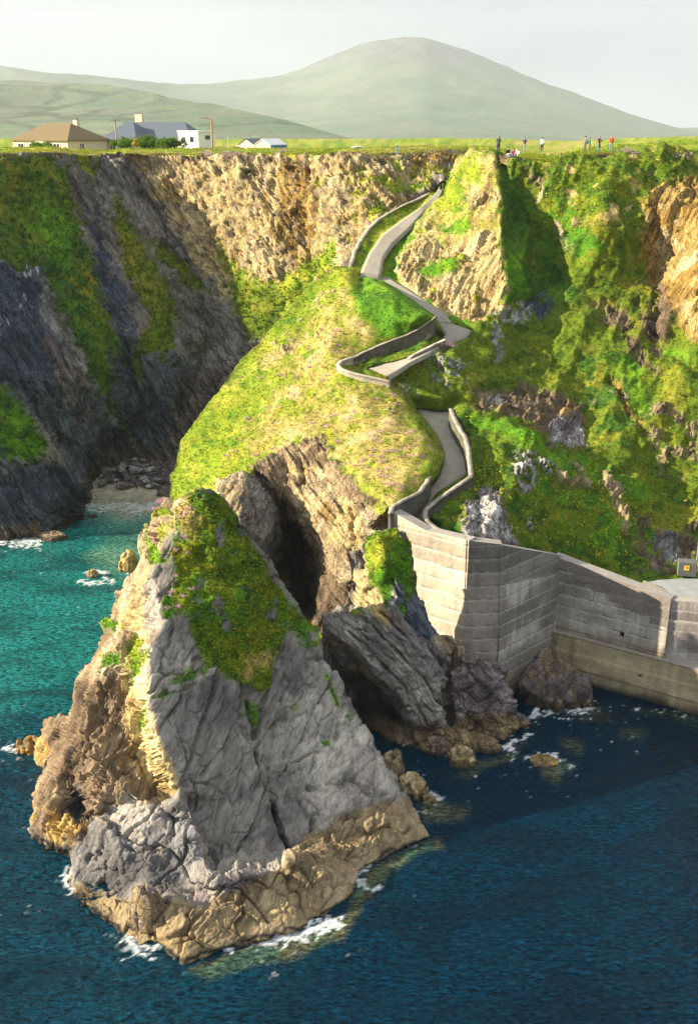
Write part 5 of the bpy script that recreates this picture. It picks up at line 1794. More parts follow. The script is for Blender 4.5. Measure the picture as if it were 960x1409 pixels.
def lifts(s, z, ln, hd, p, seed, lift=1.02, z00=.2, pale=0.0, dark_top=0.0, lean=.05):
    row = np.floor((z - z00) / lift)
    fr = (z - z00) / lift - row
    r = _hash(row.astype(np.int64), np.full(len(s), seed), np.zeros(len(s), np.int64), 3)
    off = -row * lean * .4 + (r - .5) * .03 - .03 * np.exp(-(np.minimum(fr, 1 - fr) / .05) ** 2)
    n1 = fbm(np.stack([s * .5, z * .9, s * 0 + seed], 1), 4, 41)
    n2 = fbm(np.stack([s * 2.2, z * .5, s * 0 + seed], 1), 4, 42)       # vertical streaks
    base = np.array((.300, .264, .224))
    n3 = fbm(np.stack([s * 5.5, z * .25, s * 0 + seed], 1), 3, 43)
    tone = base * (.80 + .42 * r)[:, None] * (1 + .38 * n1 +   .25 * n2 + .09 * n3)[:, None]
    # salt bleeding out under each joint
    bleed = np.exp(-((1 - fr) / .22) ** 2) * (.35 + .65 * sstep(-.6, .6, n2)) * .42 + np.exp(-(fr / .06) ** 2) * .0
    lim = np.array((.60, .57, .52))
    tone = tone * (1 - bleed[:, None] * .6) + lim * bleed[:, None] * .6
    if pale:
        pw = sstep(-.1, .35, n1 + .4 * n2) * pale
        tone = tone * (1 - pw[:, None]) + np.array((.58, .55, .51)) * (.85 + .3 * n2)[:, None] * pw[:, None]
    joint = np.exp(-(np.minimum(fr, 1 - fr) / .035) ** 2)
    tone = tone * (1 - .62 * joint * (.8 + .2 * sstep(-.5, .5, n2 + n1)))[:, None]
    pl_ = np.exp(-((fr - .93) / .05) ** 2) * (.65 + .35 * sstep(-.3, .25, n1 + n3))
    tone = tone * (1 - .55 * pl_)[:, None] + np.array((.50, .47, .43)) * (.55 * pl_)[:, None]
    drip = sstep(.15, .5, n3 + .5 * n1) * (.5 + .5 * fr)
    tone = tone * (1 - .16 * drip)[:, None]
    # tide stain at the foot
    wl = sstep(1.9, .9, z + .5 * n1)
    tone = tone * (1 - wl[:, None] * .8) + np.array((.155, .12, .07)) * (1 + .4 * n2)[:, None] * wl[:, None] * .8
    wl = sstep(.55, .2, z + .3 * n1)
    tone = tone * (1 - wl[:, None] * .8) + np.array((.05, .042, .03)) * wl[:, None] * .8
    return off, tone


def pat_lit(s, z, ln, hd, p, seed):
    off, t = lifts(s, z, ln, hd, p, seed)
    return off, t * np.array((1.25, 1.2, 1.1))  # sunlit brightness and warmth painted into the concrete tone


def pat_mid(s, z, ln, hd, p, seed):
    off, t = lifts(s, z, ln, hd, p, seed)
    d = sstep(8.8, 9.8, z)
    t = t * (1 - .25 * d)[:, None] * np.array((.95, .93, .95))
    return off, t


def pat_in(s, z, ln, hd, p, seed):
    off, t = lifts(s, z, ln, hd, p, seed, pale=0)
    off2, tp = lifts(s, z, ln, hd, p, seed + 1, pale=.75)
    n = fbm(np.stack([s * .7, z * .7, s * 0], 1), 3, 47)
    line = 9.4 - s * .165 - 0.0                          # newer dark concrete above the pale older work
    k = sstep(.12, -.12, z - line + .15 * n) * sstep(3.0, 4.5, z + n)
    t = t * (1 - k[:, None]) + tp * k[:, None]
    dk = sstep(-.1, .1, z - line)
    t = t * (1 - .32 * dk)[:, None]
    ln_ = np.exp(-((z - line) / .05) ** 2)
    t = t * (1 - .5 * ln_)[:, None]
    off = off + .10 * (1 - dk)
    return off, t


def pat_right(s, z, ln, hd, p, seed):
    off, t = lifts(s, z, ln, hd, p, seed, pale=.45, lift=.92)
    # stepped head of the old masonry under newer dark infill
    stp = np.floor(s / 1.55)
    old = np.where(s < 1.6, 8.55, 8.35 - (s - 1.6) * .30)
    old = np.where(s < 1.6, old, 8.4 - stp * .46)
    dk = (z > old)
    t2 = np.array((.215, .185, .165)) * (1 + .25 * fbm(p * 1.5, 3, 48))[:, None]
    t = np.where(dk[:, None], t2, t)
    ed = np.exp(-((z - old) / .06) ** 2)
    t = t * (1 - .4 * ed)[:, None]
    blk = np.abs(((s / 2.4 + np.floor((z - .2) / .92) * .37) % 1) - .5)
    vj = np.exp(-((.5 - blk) / .012) ** 2) * (~dk)
    t = t * (1 - .4 * vj)[:, None]
    wl = sstep(4.9, 3.4, z + .5 * fbm(p * .7, 3, 50))
    t = t * (1 - .40 * wl[:, None] * np.array((.8, 1.0, 1.3)))
    # two drain holes
    for hs, hz2, r in ((5.75, 4.55, .16),):
        h = (np.abs(s - hs) < r) & (np.abs(z - hz2) < r)
        t = np.where(h[:, None], np.array((.01, .01, .01)), t)
        off = off - .35 * h
    return off, t


def xy(u, v, Y=None, z=None):
    p = at(u, v, Y, z)
    return (p.x, p.y)


K0 = at(538, 706, 74.3)
K1 = at(583, 731, 72.6)
K2 = at(642, 745, 70.2)
K3 = at(692, 751, 70.4)
K4 = at(769, 768, 75.4)
K5 = at(921, 826, 70.6)
K6 = at(985, 838, 69.9)
Kp = [(k.x, k.y) for k in (K0, K1, K2, K3, K4, K5, K6)]
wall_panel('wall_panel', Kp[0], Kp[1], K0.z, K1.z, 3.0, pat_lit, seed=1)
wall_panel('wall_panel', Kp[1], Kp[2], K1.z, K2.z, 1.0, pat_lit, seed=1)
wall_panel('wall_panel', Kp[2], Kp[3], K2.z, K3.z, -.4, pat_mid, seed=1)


def beyond(a, b, d):
    a, b = np.array(a), np.array(b)
    return tuple(b + (b - a) / np.linalg.norm(b - a) * d)


wall_panel('wall_panel', Kp[3], beyond(Kp[3], Kp[4], .55), K3.z, K4.z, -.4, pat_in, seed=1)
wall_panel('wall_panel', beyond(Kp[5], Kp[4], .55), Kp[5], K4.z, K5.z, 3.4, pat_right, seed=5)


def pat_plinth(s, z, ln, hd, p, seed):
    n = fbm(p * np.array([.5, .5, .9]), 4, 49)
    n2 = fbm(np.stack([s * 2.4, z * .35, s * 0], 1), 4, 53)
    t = np.array((.40, .33, .205)) * (1 + .30 * n + .22 * n2)[:, None]
    row = np.floor((z + .2) / 1.25)
    fr = (z + .2) / 1.25 - row
    jn = np.exp(-(np.minimum(fr, 1 - fr) / .03) ** 2)
    t = t * (1 - .4 * jn * sstep(-.2, .2, n))[:, None]
    st = sstep(-.1, .35, n2 + .6 * n) * sstep(5.5, .5, s + 2 * n)
    t = t * (1 - .6 * st)[:, None]
    wl = sstep(1.5, .2, z + .5 * n + .2 * n2)[:, None]
    t = t * (1 - wl * .55)
    wl = sstep(.55, .15, z + .3 * n)[:, None] * .8
    t = t * (1 - wl) + np.array((.03, .03, .018)) * wl
    off = .10 * n + .03 * n2 + .06 * (row % 2)
    h = (np.abs(s - 7.9) < .12) & (np.abs(z - 1.9) < .12)
    t = np.where(h[:, None], np.array((.01, .01, .01)), t)
    return off - .3 * h, t


pn_ = np.array((Kp[5][1] - Kp[4][1], -(Kp[5][0] - Kp[4][0])))
pn_ = pn_ / np.linalg.norm(pn_) * .32
pa_ = beyond(Kp[5], Kp[4], .9)
pb_ = beyond(Kp[4], Kp[5], 13.0)
wall_panel('plinth', (pa_[0] + pn_[0], pa_[1] + pn_[1]), (pb_[0] + pn_[0], pb_[1] + pn_[1]), 3.62, 3.62, -.5, pat_plinth, seed=9, thick=1.6)


def pat_end(s, z, ln, hd, p, seed):
    off, t = lifts(s, z, ln, hd, p, seed, pale=.3, lift=.8)
    return off - .12, t * np.array((.9, .9, .95))


wall_panel('wall_panel', Kp[5], beyond(Kp[5], Kp[6], 9.0), K6.z + .25, K6.z + .25, 3.0, pat_end, seed=8)
# landing behind the wall head at the right
bm = bmesh.new()
pl = [at(884, 802, None, 7.55), at(905, 798, None, 7.6), at(936, 796, None, 7.6), at(1130, 800, None, 7.55), at(1130, 838, None, 7.35), at(921, 824, None, 7.55)]
tp = [bm.verts.new(p) for p in pl]
bt = [bm.verts.new(p + Vector((0, 0, -1.2))) for p in pl]
bm.faces.new(tp)
for k in range(len(pl)):
    bm.faces.new((tp[k], tp[(k + 1) % len(pl)], bt[(k + 1) % len(pl)], bt[k]))
lnd = bm_obj('pier_landing', bm, plain('landing_concrete', (.24, .25, .245), .85, .30, 1.3, bump=.3))
lnd['kind'] = 'structure'
# curved kerb where the ramp wall meets the landing
bm = bmesh.new()
kp = [at(u, v, None, z) for u, v, z in ((882, 802, 7.95), (893, 806, 7.85), (905, 812, 7.7), (914, 818, 7.6), (919, 828, 7.3))]
fr_ = [p + Vector((-.45, -1.0, -1.15)) for p in kp]
a = [bm.verts.new(p) for p in kp]
b_ = [bm.verts.new(p) for p in fr_]
c_ = [bm.verts.new(p + Vector((.3, .5, 0))) for p in kp]
for k in range(len(kp) - 1):
    bm.faces.new((a[k], a[k + 1], b_[k + 1], b_[k]))
    bm.faces.new((c_[k], c_[k + 1], a[k + 1], a[k]))
o = bm_obj('ramp_kerb', bm, plain('pale_concrete', (.34, .29, .21), .9, .25, 2.0, bump=.3))
tag(o, 'curved pale concrete end of the ramp wall beside the pier landing', 'kerb')


def parapet(name, label, line, h=1.0, w=.38, tone=(.29, .26, .215), sink=.6, stone=True, group=None, up=None):
    """low wall along (u, v_of_its_head, Y) points"""
    pts = [at(*q) for q in line]
    d = [0]
    for a, b in zip(pts, pts[1:]):
        d.append(d[-1] + max((b - a).length, 1e-3))
    n = max(6, int(d[-1] / .14))
    arr = np.array([list(p) for p in pts])
    s = np.linspace(0, d[-1], n)
    C = np.stack([np.interp(s, d, arr[:, k]) for k in range(3)], 1)
    T = np.gradient(C[:, :2], axis=0)
    T /= np.linalg.norm(T, axis=1)[:, None] + 1e-9
    Nn = np.stack([-T[:, 1], T[:, 0]], 1)
    prof = [(-w / 2, -h - sink), (-w / 2, -h * .66), (-w / 2, -h * .33), (-w / 2, -.10), (-w / 2 - .03, -.09), (-w / 2 - .02, 0), (0, .03), (w / 2 + .02, 0), (w / 2 + .03, -.09), (w / 2, -.10), (w / 2, -h * .33), (w / 2, -h * .66), (w / 2, -h - sink)]
    m = len(prof)
    V = np.zeros((n, m, 3))
    for k, (o_, z_) in enumerate(prof):
        V[:, k, :2] = C[:, :2] + Nn * o_
        V[:, k, 2] = C[:, 2] + z_
    V = V.reshape(-1, 3)
    rg = fbm(V * 2.0, 3, 61)
    V[:, :2] += (np.repeat(Nn, m, 0) * (rg * (.05 if stone else .015))[:, None])
    V[:, 2] += .03 * fbm(V * 1.2, 2, 62)
    f1, f2, idv = worley(V * np.array([2.2, 2.2, 3.4]), 63)
    t = np.tile(np.array(tone), (len(V), 1)) * (.75 + .5 * idv if stone else .92 + .16 * idv)[:, None]
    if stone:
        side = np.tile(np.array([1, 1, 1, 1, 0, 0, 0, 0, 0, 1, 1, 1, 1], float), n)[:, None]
        t = t * (1 - side * .62)  # stone sides darker than the coping, part of it painted shade
        ms = sstep(.05, .35, fbm(V * .9, 3, 64))[:, None] * .5
        t = t * (1 - ms) + np.array((.10, .11, .04)) * ms
    i, j = np.meshgrid(np.arange(n - 1), np.arange(m - 1))
    a = (i * m + j).ravel()
    Fc = np.stack([a, a + m, a + m + 1, a + 1], 1)
    # end caps as fans of quads
    caps = []
    for b0, rev in ((0, False), ((n - 1) * m, True)):
        for k in range(m // 2):
            q = [b0 + k, b0 + k + 1, b0 + m - 2 - k, b0 + m - 1 - k]
            if len(set(q)) == 4:
                caps.append(q if not rev else q[::-1])
    V0 = V.mean(0)
    V0[2] = V[:, 2].min()
    o = mesh_np(name, V - V0, np.concatenate([Fc, np.array(caps)]), [M_PAR], False, {'tone': t})
    o.location = V0
    tag(o, label, 'wall', group)
    return o


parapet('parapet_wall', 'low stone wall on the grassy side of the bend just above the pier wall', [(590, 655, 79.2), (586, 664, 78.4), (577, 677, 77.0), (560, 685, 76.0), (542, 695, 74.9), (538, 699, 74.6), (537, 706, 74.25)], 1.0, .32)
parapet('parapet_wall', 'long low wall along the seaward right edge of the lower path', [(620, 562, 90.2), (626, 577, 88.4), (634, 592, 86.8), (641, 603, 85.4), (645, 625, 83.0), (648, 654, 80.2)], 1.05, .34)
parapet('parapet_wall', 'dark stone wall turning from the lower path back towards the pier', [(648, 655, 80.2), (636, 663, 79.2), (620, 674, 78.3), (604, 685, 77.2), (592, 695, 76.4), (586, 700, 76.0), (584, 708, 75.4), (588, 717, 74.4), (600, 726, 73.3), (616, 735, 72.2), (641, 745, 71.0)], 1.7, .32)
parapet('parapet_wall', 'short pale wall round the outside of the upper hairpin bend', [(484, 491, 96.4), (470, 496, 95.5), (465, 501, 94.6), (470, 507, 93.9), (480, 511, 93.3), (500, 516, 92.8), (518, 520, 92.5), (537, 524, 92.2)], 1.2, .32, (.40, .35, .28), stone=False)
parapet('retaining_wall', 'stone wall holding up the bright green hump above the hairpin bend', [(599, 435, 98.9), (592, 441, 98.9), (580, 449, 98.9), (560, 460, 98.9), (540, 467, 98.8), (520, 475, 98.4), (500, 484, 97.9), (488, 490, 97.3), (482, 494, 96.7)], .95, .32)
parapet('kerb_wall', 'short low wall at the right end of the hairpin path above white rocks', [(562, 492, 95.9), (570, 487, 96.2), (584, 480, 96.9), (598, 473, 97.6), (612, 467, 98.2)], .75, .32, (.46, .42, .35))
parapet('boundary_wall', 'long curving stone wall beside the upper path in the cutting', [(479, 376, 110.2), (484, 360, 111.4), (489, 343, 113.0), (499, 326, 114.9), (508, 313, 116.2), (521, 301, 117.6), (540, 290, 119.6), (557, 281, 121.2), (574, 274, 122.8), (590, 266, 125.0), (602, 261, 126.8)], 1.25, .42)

# ================================================================== ROCKS IN THE WATER
M_ROCK = terrain_mat('sea_rock', np.eye(3), 1, .10, .08)


def rock(label, u, v, size, Y=None, z=None, seed=0, tones=('tan', 'brown'), squash=1.0, name='sea_rock', sharp=.35, rz=0., cat='rock', group=None, wetline=.5):
    loc = at(u, v, Y, z)
    bm = bmesh.new()
    bmesh.ops.create_icosphere(bm, subdivisions=5, radius=1.0)
    co = np.array([list(x.co) for x in bm.verts])
    fs = np.array([[x.index for x in f.verts] for f in bm.faces])
    bm.free()
    q = co + seed * 7.7
    f1, f2, idv = worley(q * 1.15, seed + 900)
    r = 1 + sharp * (idv - .5) - .16 * np.exp(-((f2 - f1) / .08) ** 2) + .28 * fbm(q * .9, 3, seed) + .10 * fbm(q * 3.5, 3, seed + 1)
    co = co * r[:, None]
    co[:, 2] = np.where(co[:, 2] < 0, co[:, 2] * .6, co[:, 2] * squash)
    co = co * np.array(size)
    cz, sz = math.cos(rz), math.sin(rz)
    co = np.stack([co[:, 0] * cz - co[:, 1] * sz, co[:, 0] * sz + co[:, 1] * cz, co[:, 2]], 1)
    n1, n2 = fbm(co * 1.2 + seed, 4, 31), fbm(co * 3.0 + seed, 3, 32)
    c = class_colour(tones[0], co, n1, n2)
    w = sstep(-.2, .3, n2 + n1)[:, None]
    c = c * (1 - w) + class_colour(tones[1], co, n2, n1) * w
    zz = co[:, 2] + loc.z
    ww = sstep(wetline, wetline - .25, zz + .1 * n2)[:, None] * .75
    c = c * (1 - ww) + np.array((.03, .026, .022)) * ww
    o = mesh_np(name, co, fs, [M_ROCK], True, {'tone': c, 'turf': np.zeros(len(co))})
    o.location = loc
    tag(o, label, cat, group)
    return o


rock('dark pointed rock standing in the inner corner of the pier wall', 762, 968, (2.3, 1.6, 3.6), None, 0, 3, ('purple', 'brown'), 1.0, sharp=.55, wetline=.9)
rock('small brown rock beside the right foot of the dark pointed corner rock', 803, 968, (.7, .7, 1.5), None, 0, 4, ('brown', 'tan'))
rock('low reddish rock lying off the dark cliff in the turquoise cove', 72, 741, (1.55, .9, .75), None, 0, 5, ('brown', 'warm'), sharp=.12)
rock('tiny tan rock ringed by white foam in the turquoise cove', 127, 793, (.5, .45, .62), None, 0, 6, ('cream', 'tan'), sharp=.3, wetline=.2)
rock('golden rock against the left flank of the grey stack', 178, 784, (.95, .8, 1.8), None, 0, 7, ('cream', 'ochre'), sharp=.3, wetline=.3)
rock('tan block in the channel right of the grey stack', 566, 1092, (.92, .8, 1.25), None, 0, 8, ('tan', 'cream'), sharp=.5)
rock('small tan stone at the foot of the channel block', 589, 1103, (.48, .4, .55), None, 0, 9, ('tan', 'tan'), sharp=.4, wetline=.25)
rock('narrow brown ledge rock between the stack and the channel block', 540, 1062, (.8, 1.0, 1.5), 60.6, None, 10, ('brown', 'tan'), sharp=.4)
rock('flat olive rock awash alone in front of the purple boulder', 746, 1050, (1.0, .7, .50), None, 0, 11, ('tan', 'ochre'), sharp=.2, wetline=.22)
rock('pale tan boulder at the front foot of the outcrop', 634, 1046, (1.05, .85, 1.15), None, 0, 12, ('tan', 'cream'), sharp=.2)
rock('smaller tan boulder just right of the pale tan boulder', 668, 1030, (1.0, .8, .9), None, 0, 13, ('tan', 'brown'), sharp=.2)
rock('round brown boulder second from the left at the outcrop foot', 602, 1032, (1.0, .8, 1.25), None, 0, 14, ('brown', 'purple'), sharp=.15)
rock('round brown boulder leftmost at the outcrop foot', 582, 1024, (.7, .7, 1.3), None, 0, 15, ('brown', 'purple'), sharp=.15)
rock('dark little rock breaking the water off the sand beach', 128, 712, (.5, .4, .45), None, 0, 16, ('slate', 'brown'), sharp=.3)
rock('brown islet rock off the left flank of the stack', 40, 1034, (.85, .8, .95), None, 0, 17, ('ochre', 'brown'), sharp=.5, wetline=.3)
rock('round knob of tan rock on the waterline before the lower left boulder', 204, 1268, (1.15, .8, 2.3), None, 0.4, 18, ('tan', 'purple'), sharp=.12)

# rubble at the head of the beach
VV, FF, CC = [], [], []
nb_ = 0
for k in range(330):
    u_ = random.uniform(124, 238)
    v_ = random.uniform(622, 672)
    if v_ > 664 and random.random() < .6:
        continue
    if u_ < 135 + (v_ - 640) * .2:
        continue
    z_ = float(np.interp(v_, [620, 645, 672], [2.3, 1.5, .62]))
    p = at(u_, v_, None, z_)
    big = random.random() ** 2.2
    s_ = (.25 + 1.15 * big, .25 + .75 * big * random.random(), .12 + .35 * big)
    bm = bmesh.new()
    add_box(bm, (0, 0, 0), (s_[0] * 1.4, s_[1] * 1.4, s_[2]))
    bmesh.ops.bevel(bm, geom=bm.edges[:], offset=.05 + .12 * s_[2], segments=1, affect='EDGES')
    bm.verts.index_update()
    co = np.array([list(x.co) for x in bm.verts])
    co += np.random.default_rng(k).normal(0, .05 + .05 * big, co.shape)
    R = np.array(Matrix.Rotation(random.uniform(0, 3.1), 3, 'Z') @ Matrix.Rotation(random.gauss(.15, .3), 3, 'X') @ Matrix.Rotation(random.gauss(0, .2), 3, 'Y'))
    co = co @ R.T + np.array(p)
    bmesh.ops.triangulate(bm, faces=bm.faces[:])
    bm.verts.index_update()
    fs = np.array([[x.index for x in f.verts] for f in bm.faces])
    bm.free()
    VV.append(co)
    FF.append(fs + nb_)
    nb_ += len(co)
    pal = random.choice([(.46, .46, .46), (.58, .58, .58), (.34, .33, .34), (.24, .22, .23), (.42, .40, .39)])
    if v_ > 648 and random.random() < .7:
        pal = random.choice([(.13, .10, .11), (.10, .085, .09), (.18, .14, .14)])
    CC.append(np.tile(np.array(pal) * random.uniform(.8, 1.2), (len(co), 1)))
o = mesh_np('rubble', np.concatenate(VV), np.concatenate(FF), [M_ROCK], False, {'tone': np.concatenate(CC), 'turf': np.zeros(nb_)})
o['kind'] = 'stuff'
#@@PART5
# ================================================================== GRASS AND FLOWERS


def scatter(info, region, dens, seed, min_turf=.5, warp=4.0):
    """random points on the visible turf of a sheet; region: image polygon or None"""
    P, Fc = info['P'], info['faces']
    rg = np.random.default_rng(seed)
    A, B, C_, D_ = (P[Fc[:, k]] for k in range(4))
    ar = .5 * np.linalg.norm(np.cross(C_ - A, D_ - B), axis=1)
    w = (info['ring'][Fc[:, 0]] == 0) * sstep(min_turf - .15, min_turf + .15, info['gw'][Fc].mean(1))
    # stretched faces behind a brow get little
    ctr = (A + B + C_ + D_) / 4
    view = ctr - np.array((0, 0, CAMZ))
    dist = np.linalg.norm(view, axis=1)
    w = w * ar.clip(0, .30)
    u, v = info['u'][Fc[:, 0]], info['v'][Fc[:, 0]]
    if region is not None:
        w = w * (sdist(u + warp * vnoise(ctr * .9, 3), v + warp * vnoise(ctr * .9 + 9, 4), region) > 0)
    tot = w.sum()
    n = int(tot * dens)
    if n < 1:
        return None
    k = rg.choice(len(w), n, p=w / tot)
    a, b = rg.random((2, n, 1))
    p = (A[k] * (1 - a) + B[k] * a) * (1 - b) + (D_[k] * (1 - a) + C_[k] * a) * b
    nn = info['N'][Fc[k, 0]]
    return p, nn, info['col'][Fc[k, 0]], tot


def grass(name, sets, blades, hgt, wid, seed, mat, avoid=(), lean=.55, val=(.8, 1.25)):
    rg = np.random.default_rng(seed)
    VV, CC = [], []
    for s in sets:
        if s is None:
            continue
        p, nn, col, _ = s
        n = len(p)
        clump = .5 + .5 * fbm(p * .8, 3, seed)
        tone = (val[0] + (val[1] - val[0]) * rg.random(n) * (.4 + .9 * clump))[:, None]
        yel = (rg.random(n) * sstep(.45, .8, clump))[:, None]
        c = col * tone * (1 - yel * .5) + np.array((.34, .29, .07)) * yel * .5
        for b in range(blades):
            th = rg.random(n) * 6.283
            d = np.stack([np.cos(th), np.sin(th), np.zeros(n)], 1)
            h = (hgt * (.45 + .9 * rg.random(n)) * (.5 + clump))[:, None]
            up = nn * .45 + np.array((0, 0, .75))
            base = p + d * (wid * 1.6 * rg.random(n))[:, None] - nn * .03
            side = np.stack([-d[:, 1], d[:, 0], np.zeros(n)], 1) * wid * (.6 + .8 * rg.random(n))[:, None]
            tip = base + up * h + d * h * (lean * (.4 + rg.random(n)))[:, None]
            VV.append(np.stack([base - side, base + side, tip], 1).reshape(-1, 3))
            sh = (.8 + .4 * rg.random(n))[:, None]
            CC.append(np.repeat(c * sh, 3, 0))
    V = np.concatenate(VV)
    Cc = np.concatenate(CC)
    o = mesh_np(name, V, np.arange(len(V)).reshape(-1, 3), [mat], False, {'tone': Cc})
    o['kind'] = 'stuff'
    return o


def leaf_mat(name):
    m, nt, b = newmat(name)
    a = nt.nodes.new('ShaderNodeAttribute')
    a.attribute_name = 'tone'
    n = nt.nodes.new('ShaderNodeTexNoise')
    n.inputs['Scale'].default_value = 3.0
    mr = nt.nodes.new('ShaderNodeMath')
    mr.operation = 'MULTIPLY_ADD'
    mr.inputs[1].default_value = .6
    mr.inputs[2].default_value = .7
    tc = nt.nodes.new('ShaderNodeTexCoord')
    nt.links.new(tc.outputs['Object'], n.inputs['Vector'])
    nt.links.new(n.outputs['Fac'], mr.inputs[0])
    s = nt.nodes.new('ShaderNodeVectorMath')
    s.operation = 'SCALE'
    nt.links.new(a.outputs['Color'], s.inputs[0])
    nt.links.new(mr.outputs[0], s.inputs['Scale'])
    nt.links.new(s.outputs[0], b.inputs['Base Color'])
    b.inputs['Roughness'].default_value = .8
    b.inputs['Specular IOR Level'].default_value = .15
    tr = nt.nodes.new('ShaderNodeBsdfTranslucent')
    nt.links.new(s.outputs[0], tr.inputs['Color'])
    mx = nt.nodes.new('ShaderNodeMixShader')
    mx.inputs[0].default_value = .45
    nt.links.new(b.outputs[0], mx.inputs[1])
    nt.links.new(tr.outputs[0], mx.inputs[2])
    nt.links.new(mx.outputs[0], nt.nodes['Material Output'].inputs['Surface'])
    return m


M_LEAF = leaf_mat('grass_blades')


def keep_off(s, polys):
    """no tufts on the paths"""
    if s is None:
        return s
    p, nn, col, t = s
    dx = np.maximum(p[:, 1] * CS - (p[:, 2] - CAMZ) * SN, 1)
    u = 480 + F * p[:, 0] / dx
    v = 704.5 - F * (p[:, 1] * SN + (p[:, 2] - CAMZ) * CS) / dx
    ok = np.ones(len(p), bool)
    for pl in polys:
        ok &= sdist(u, v, pl) < -2.5
    return p[ok], nn[ok], col[ok], t


s_head = keep_off(scatter(I_HEAD, None, 8.0, 1), (PATH_LOW, PATH_TOP, PATH_HAIR, PATH_LINK))
s_cove = scatter(I_COVE, None, 5.0, 2)
s_stack = scatter(I_STACK, None, 55.0, 3)
s_mid = scatter(I_MID, None, 45.0, 4)
print('TURF', [(round(s[3]), len(s[0])) for s in (s_head, s_cove, s_stack, s_mid)])
grass('grass', [s_head], 6, .12, .038, 21, M_LEAF, val=(.85, 1.15))
grass('grass', [s_cove], 5, .34, .07, 22, M_LEAF)
grass('grass', [s_stack, s_mid], 6, .13, .028, 23, M_LEAF)
# fringe on the clifftop
ct = PV.copy()
rg = np.random.default_rng(5)
rows = np.arange(0, 16)
idx_ = (rows[:, None] * nC + np.arange(nC)[None]).ravel()
pick = rg.choice(idx_, 26000)
pp = ct[pick] + np.stack([rg.normal(0, .35, len(pick)), rg.random(len(pick)) * (.3 + .22 * offs[pick // nC]), np.zeros(len(pick))], 1)
s_top = (pp, np.tile(np.array((0, 0, 1.0)), (len(pp), 1)), pc[pick], 0)
grass('grass', [s_top], 5, .15, .05, 24, M_LEAF)


def flowers(name, sets, size, tones, seed, petals=3, lift=.06):
    rg = np.random.default_rng(seed)
    VV, CC = [], []
    for s in sets:
        if s is None:
            continue
        p, nn, col, _ = s
        n = len(p)
        t = np.array(tones)[rg.integers(0, len(tones), n)] * (.7 + .6 * rg.random((n, 1)))
        for b in range(petals):
            c0 = p + nn * (lift * (.5 + rg.random((n, 1)))) + rg.normal(0, size * .6, (n, 3))
            a = rg.normal(0, 1, (n, 3))
            a -= nn * (a * nn).sum(1)[:, None] * .6
            a /= np.linalg.norm(a, axis=1)[:, None]
            bb = np.cross(a, nn)
            r = size * (.5 + .8 * rg.random((n, 1)))
            VV.append(np.stack([c0 + a * r, c0 - a * .5 * r + bb * .87 * r, c0 - a * .5 * r - bb * .87 * r], 1).reshape(-1, 3))
            CC.append(np.repeat(t, 3, 0))
    V = np.concatenate(VV)
    o = mesh_np(name, V, np.arange(len(V)).reshape(-1, 3), [M_LEAF], False, {'tone': np.concatenate(CC)})
    o['kind'] = 'stuff'
    return o


YEL = [(.55, .48, .02), (.42, .40, .02), (.62, .50, .03)]
flowers('yellow_flowers', [scatter(I_STACK, [(300, 730), (350, 752), (390, 815), (410, 850), (380, 890), (330, 880), (290, 850), (280, 780)], 9, 31),
                           scatter(I_STACK, [(265, 680), (320, 720), (300, 760), (250, 740)], 5, 32),
                           scatter(I_STACK, [(280, 860), (400, 860), (370, 940), (300, 910)], 5, 33),
                           scatter(I_STACK, moss_main, 3, 34)], .040, YEL, 35)
flowers('yellow_flowers', [scatter(I_HEAD, [(640, 650), (690, 640), (690, 690), (640, 690)], 7, 36), scatter(I_HEAD, [(770, 640), (870, 700), (880, 790), (780, 750)], 4, 37),
                           scatter(I_HEAD, terrace, 1.2, 38), scatter(I_HEAD, [(700, 215), (930, 225), (900, 320), (760, 320)], 2.0, 39)], .075, YEL, 40)
PINK = [(.50, .28, .36), (.56, .36, .42), (.44, .24, .33)]
pk = scatter(I_HEAD, [(300, 560), (400, 460), (480, 400), (520, 500), (440, 540), (590, 620), (540, 690), (430, 590), (300, 660)], .16, 41)
pk2 = scatter(I_HEAD, [(430, 540), (540, 540), (590, 620), (540, 690), (470, 640)], .35, 42)
pk3 = scatter(I_STACK, [(196, 760), (262, 690), (290, 760), (250, 860), (210, 850)], .9, 43, .2)


def cushions(s, k, spread, seed):
    if s is None:
        return None
    rg = np.random.default_rng(seed)
    p = np.repeat(s[0], k, 0) + rg.normal(0, spread, (len(s[0]) * k, 3)) * np.array((1, 1, .45))
    return p, np.repeat(s[1], k, 0), np.repeat(s[2], k, 0), 0


flowers('sea_thrift', [cushions(pk, 26, .16, 1), cushions(pk2, 26, .15, 2), cushions(pk3, 22, .09, 3)], .055, PINK, 44, 2, .08)
tp_ = []
for u_, v_, Y_ in ((222, 690, 66.1), (228, 688, 66.1), (216, 700, 66.4), (222, 826, 61.0), (236, 822, 61.2), (248, 846, 60.2), (242, 752, 63.6), (617, 473, 98.0), (622, 476, 97.8), (606, 474, 98.0)):
    tp_.append(list(at(u_, v_, Y_)))
tp_ = np.array(tp_)
flowers('sea_thrift', [cushions((tp_, np.tile(np.array((0, -.5, .85)), (len(tp_), 1)), tp_ * 0, 0), 60, .17, 7)], .045, PINK, 45, 2, .05)
# clifftop cushions at the brow
tp_ = np.array([list(at(u_, v_, Y_)) for u_, v_, Y_ in ((860, 210, 116), (868, 213, 115.7), (900, 212, 116.5), (910, 214, 116.5), (922, 213, 116.6), (286, 212, 141.5), (312, 212, 141.7), (326, 213, 141.7), (388, 210, 141.8), (940, 216, 116))])
flowers('sea_thrift', [cushions((tp_, np.tile(np.array((0, -.5, .85)), (len(tp_), 1)), tp_ * 0, 0), 90, .42, 8)], .10, [(.42, .30, .33), (.5, .36, .38), (.34, .22, .22)], 46, 2, .1)
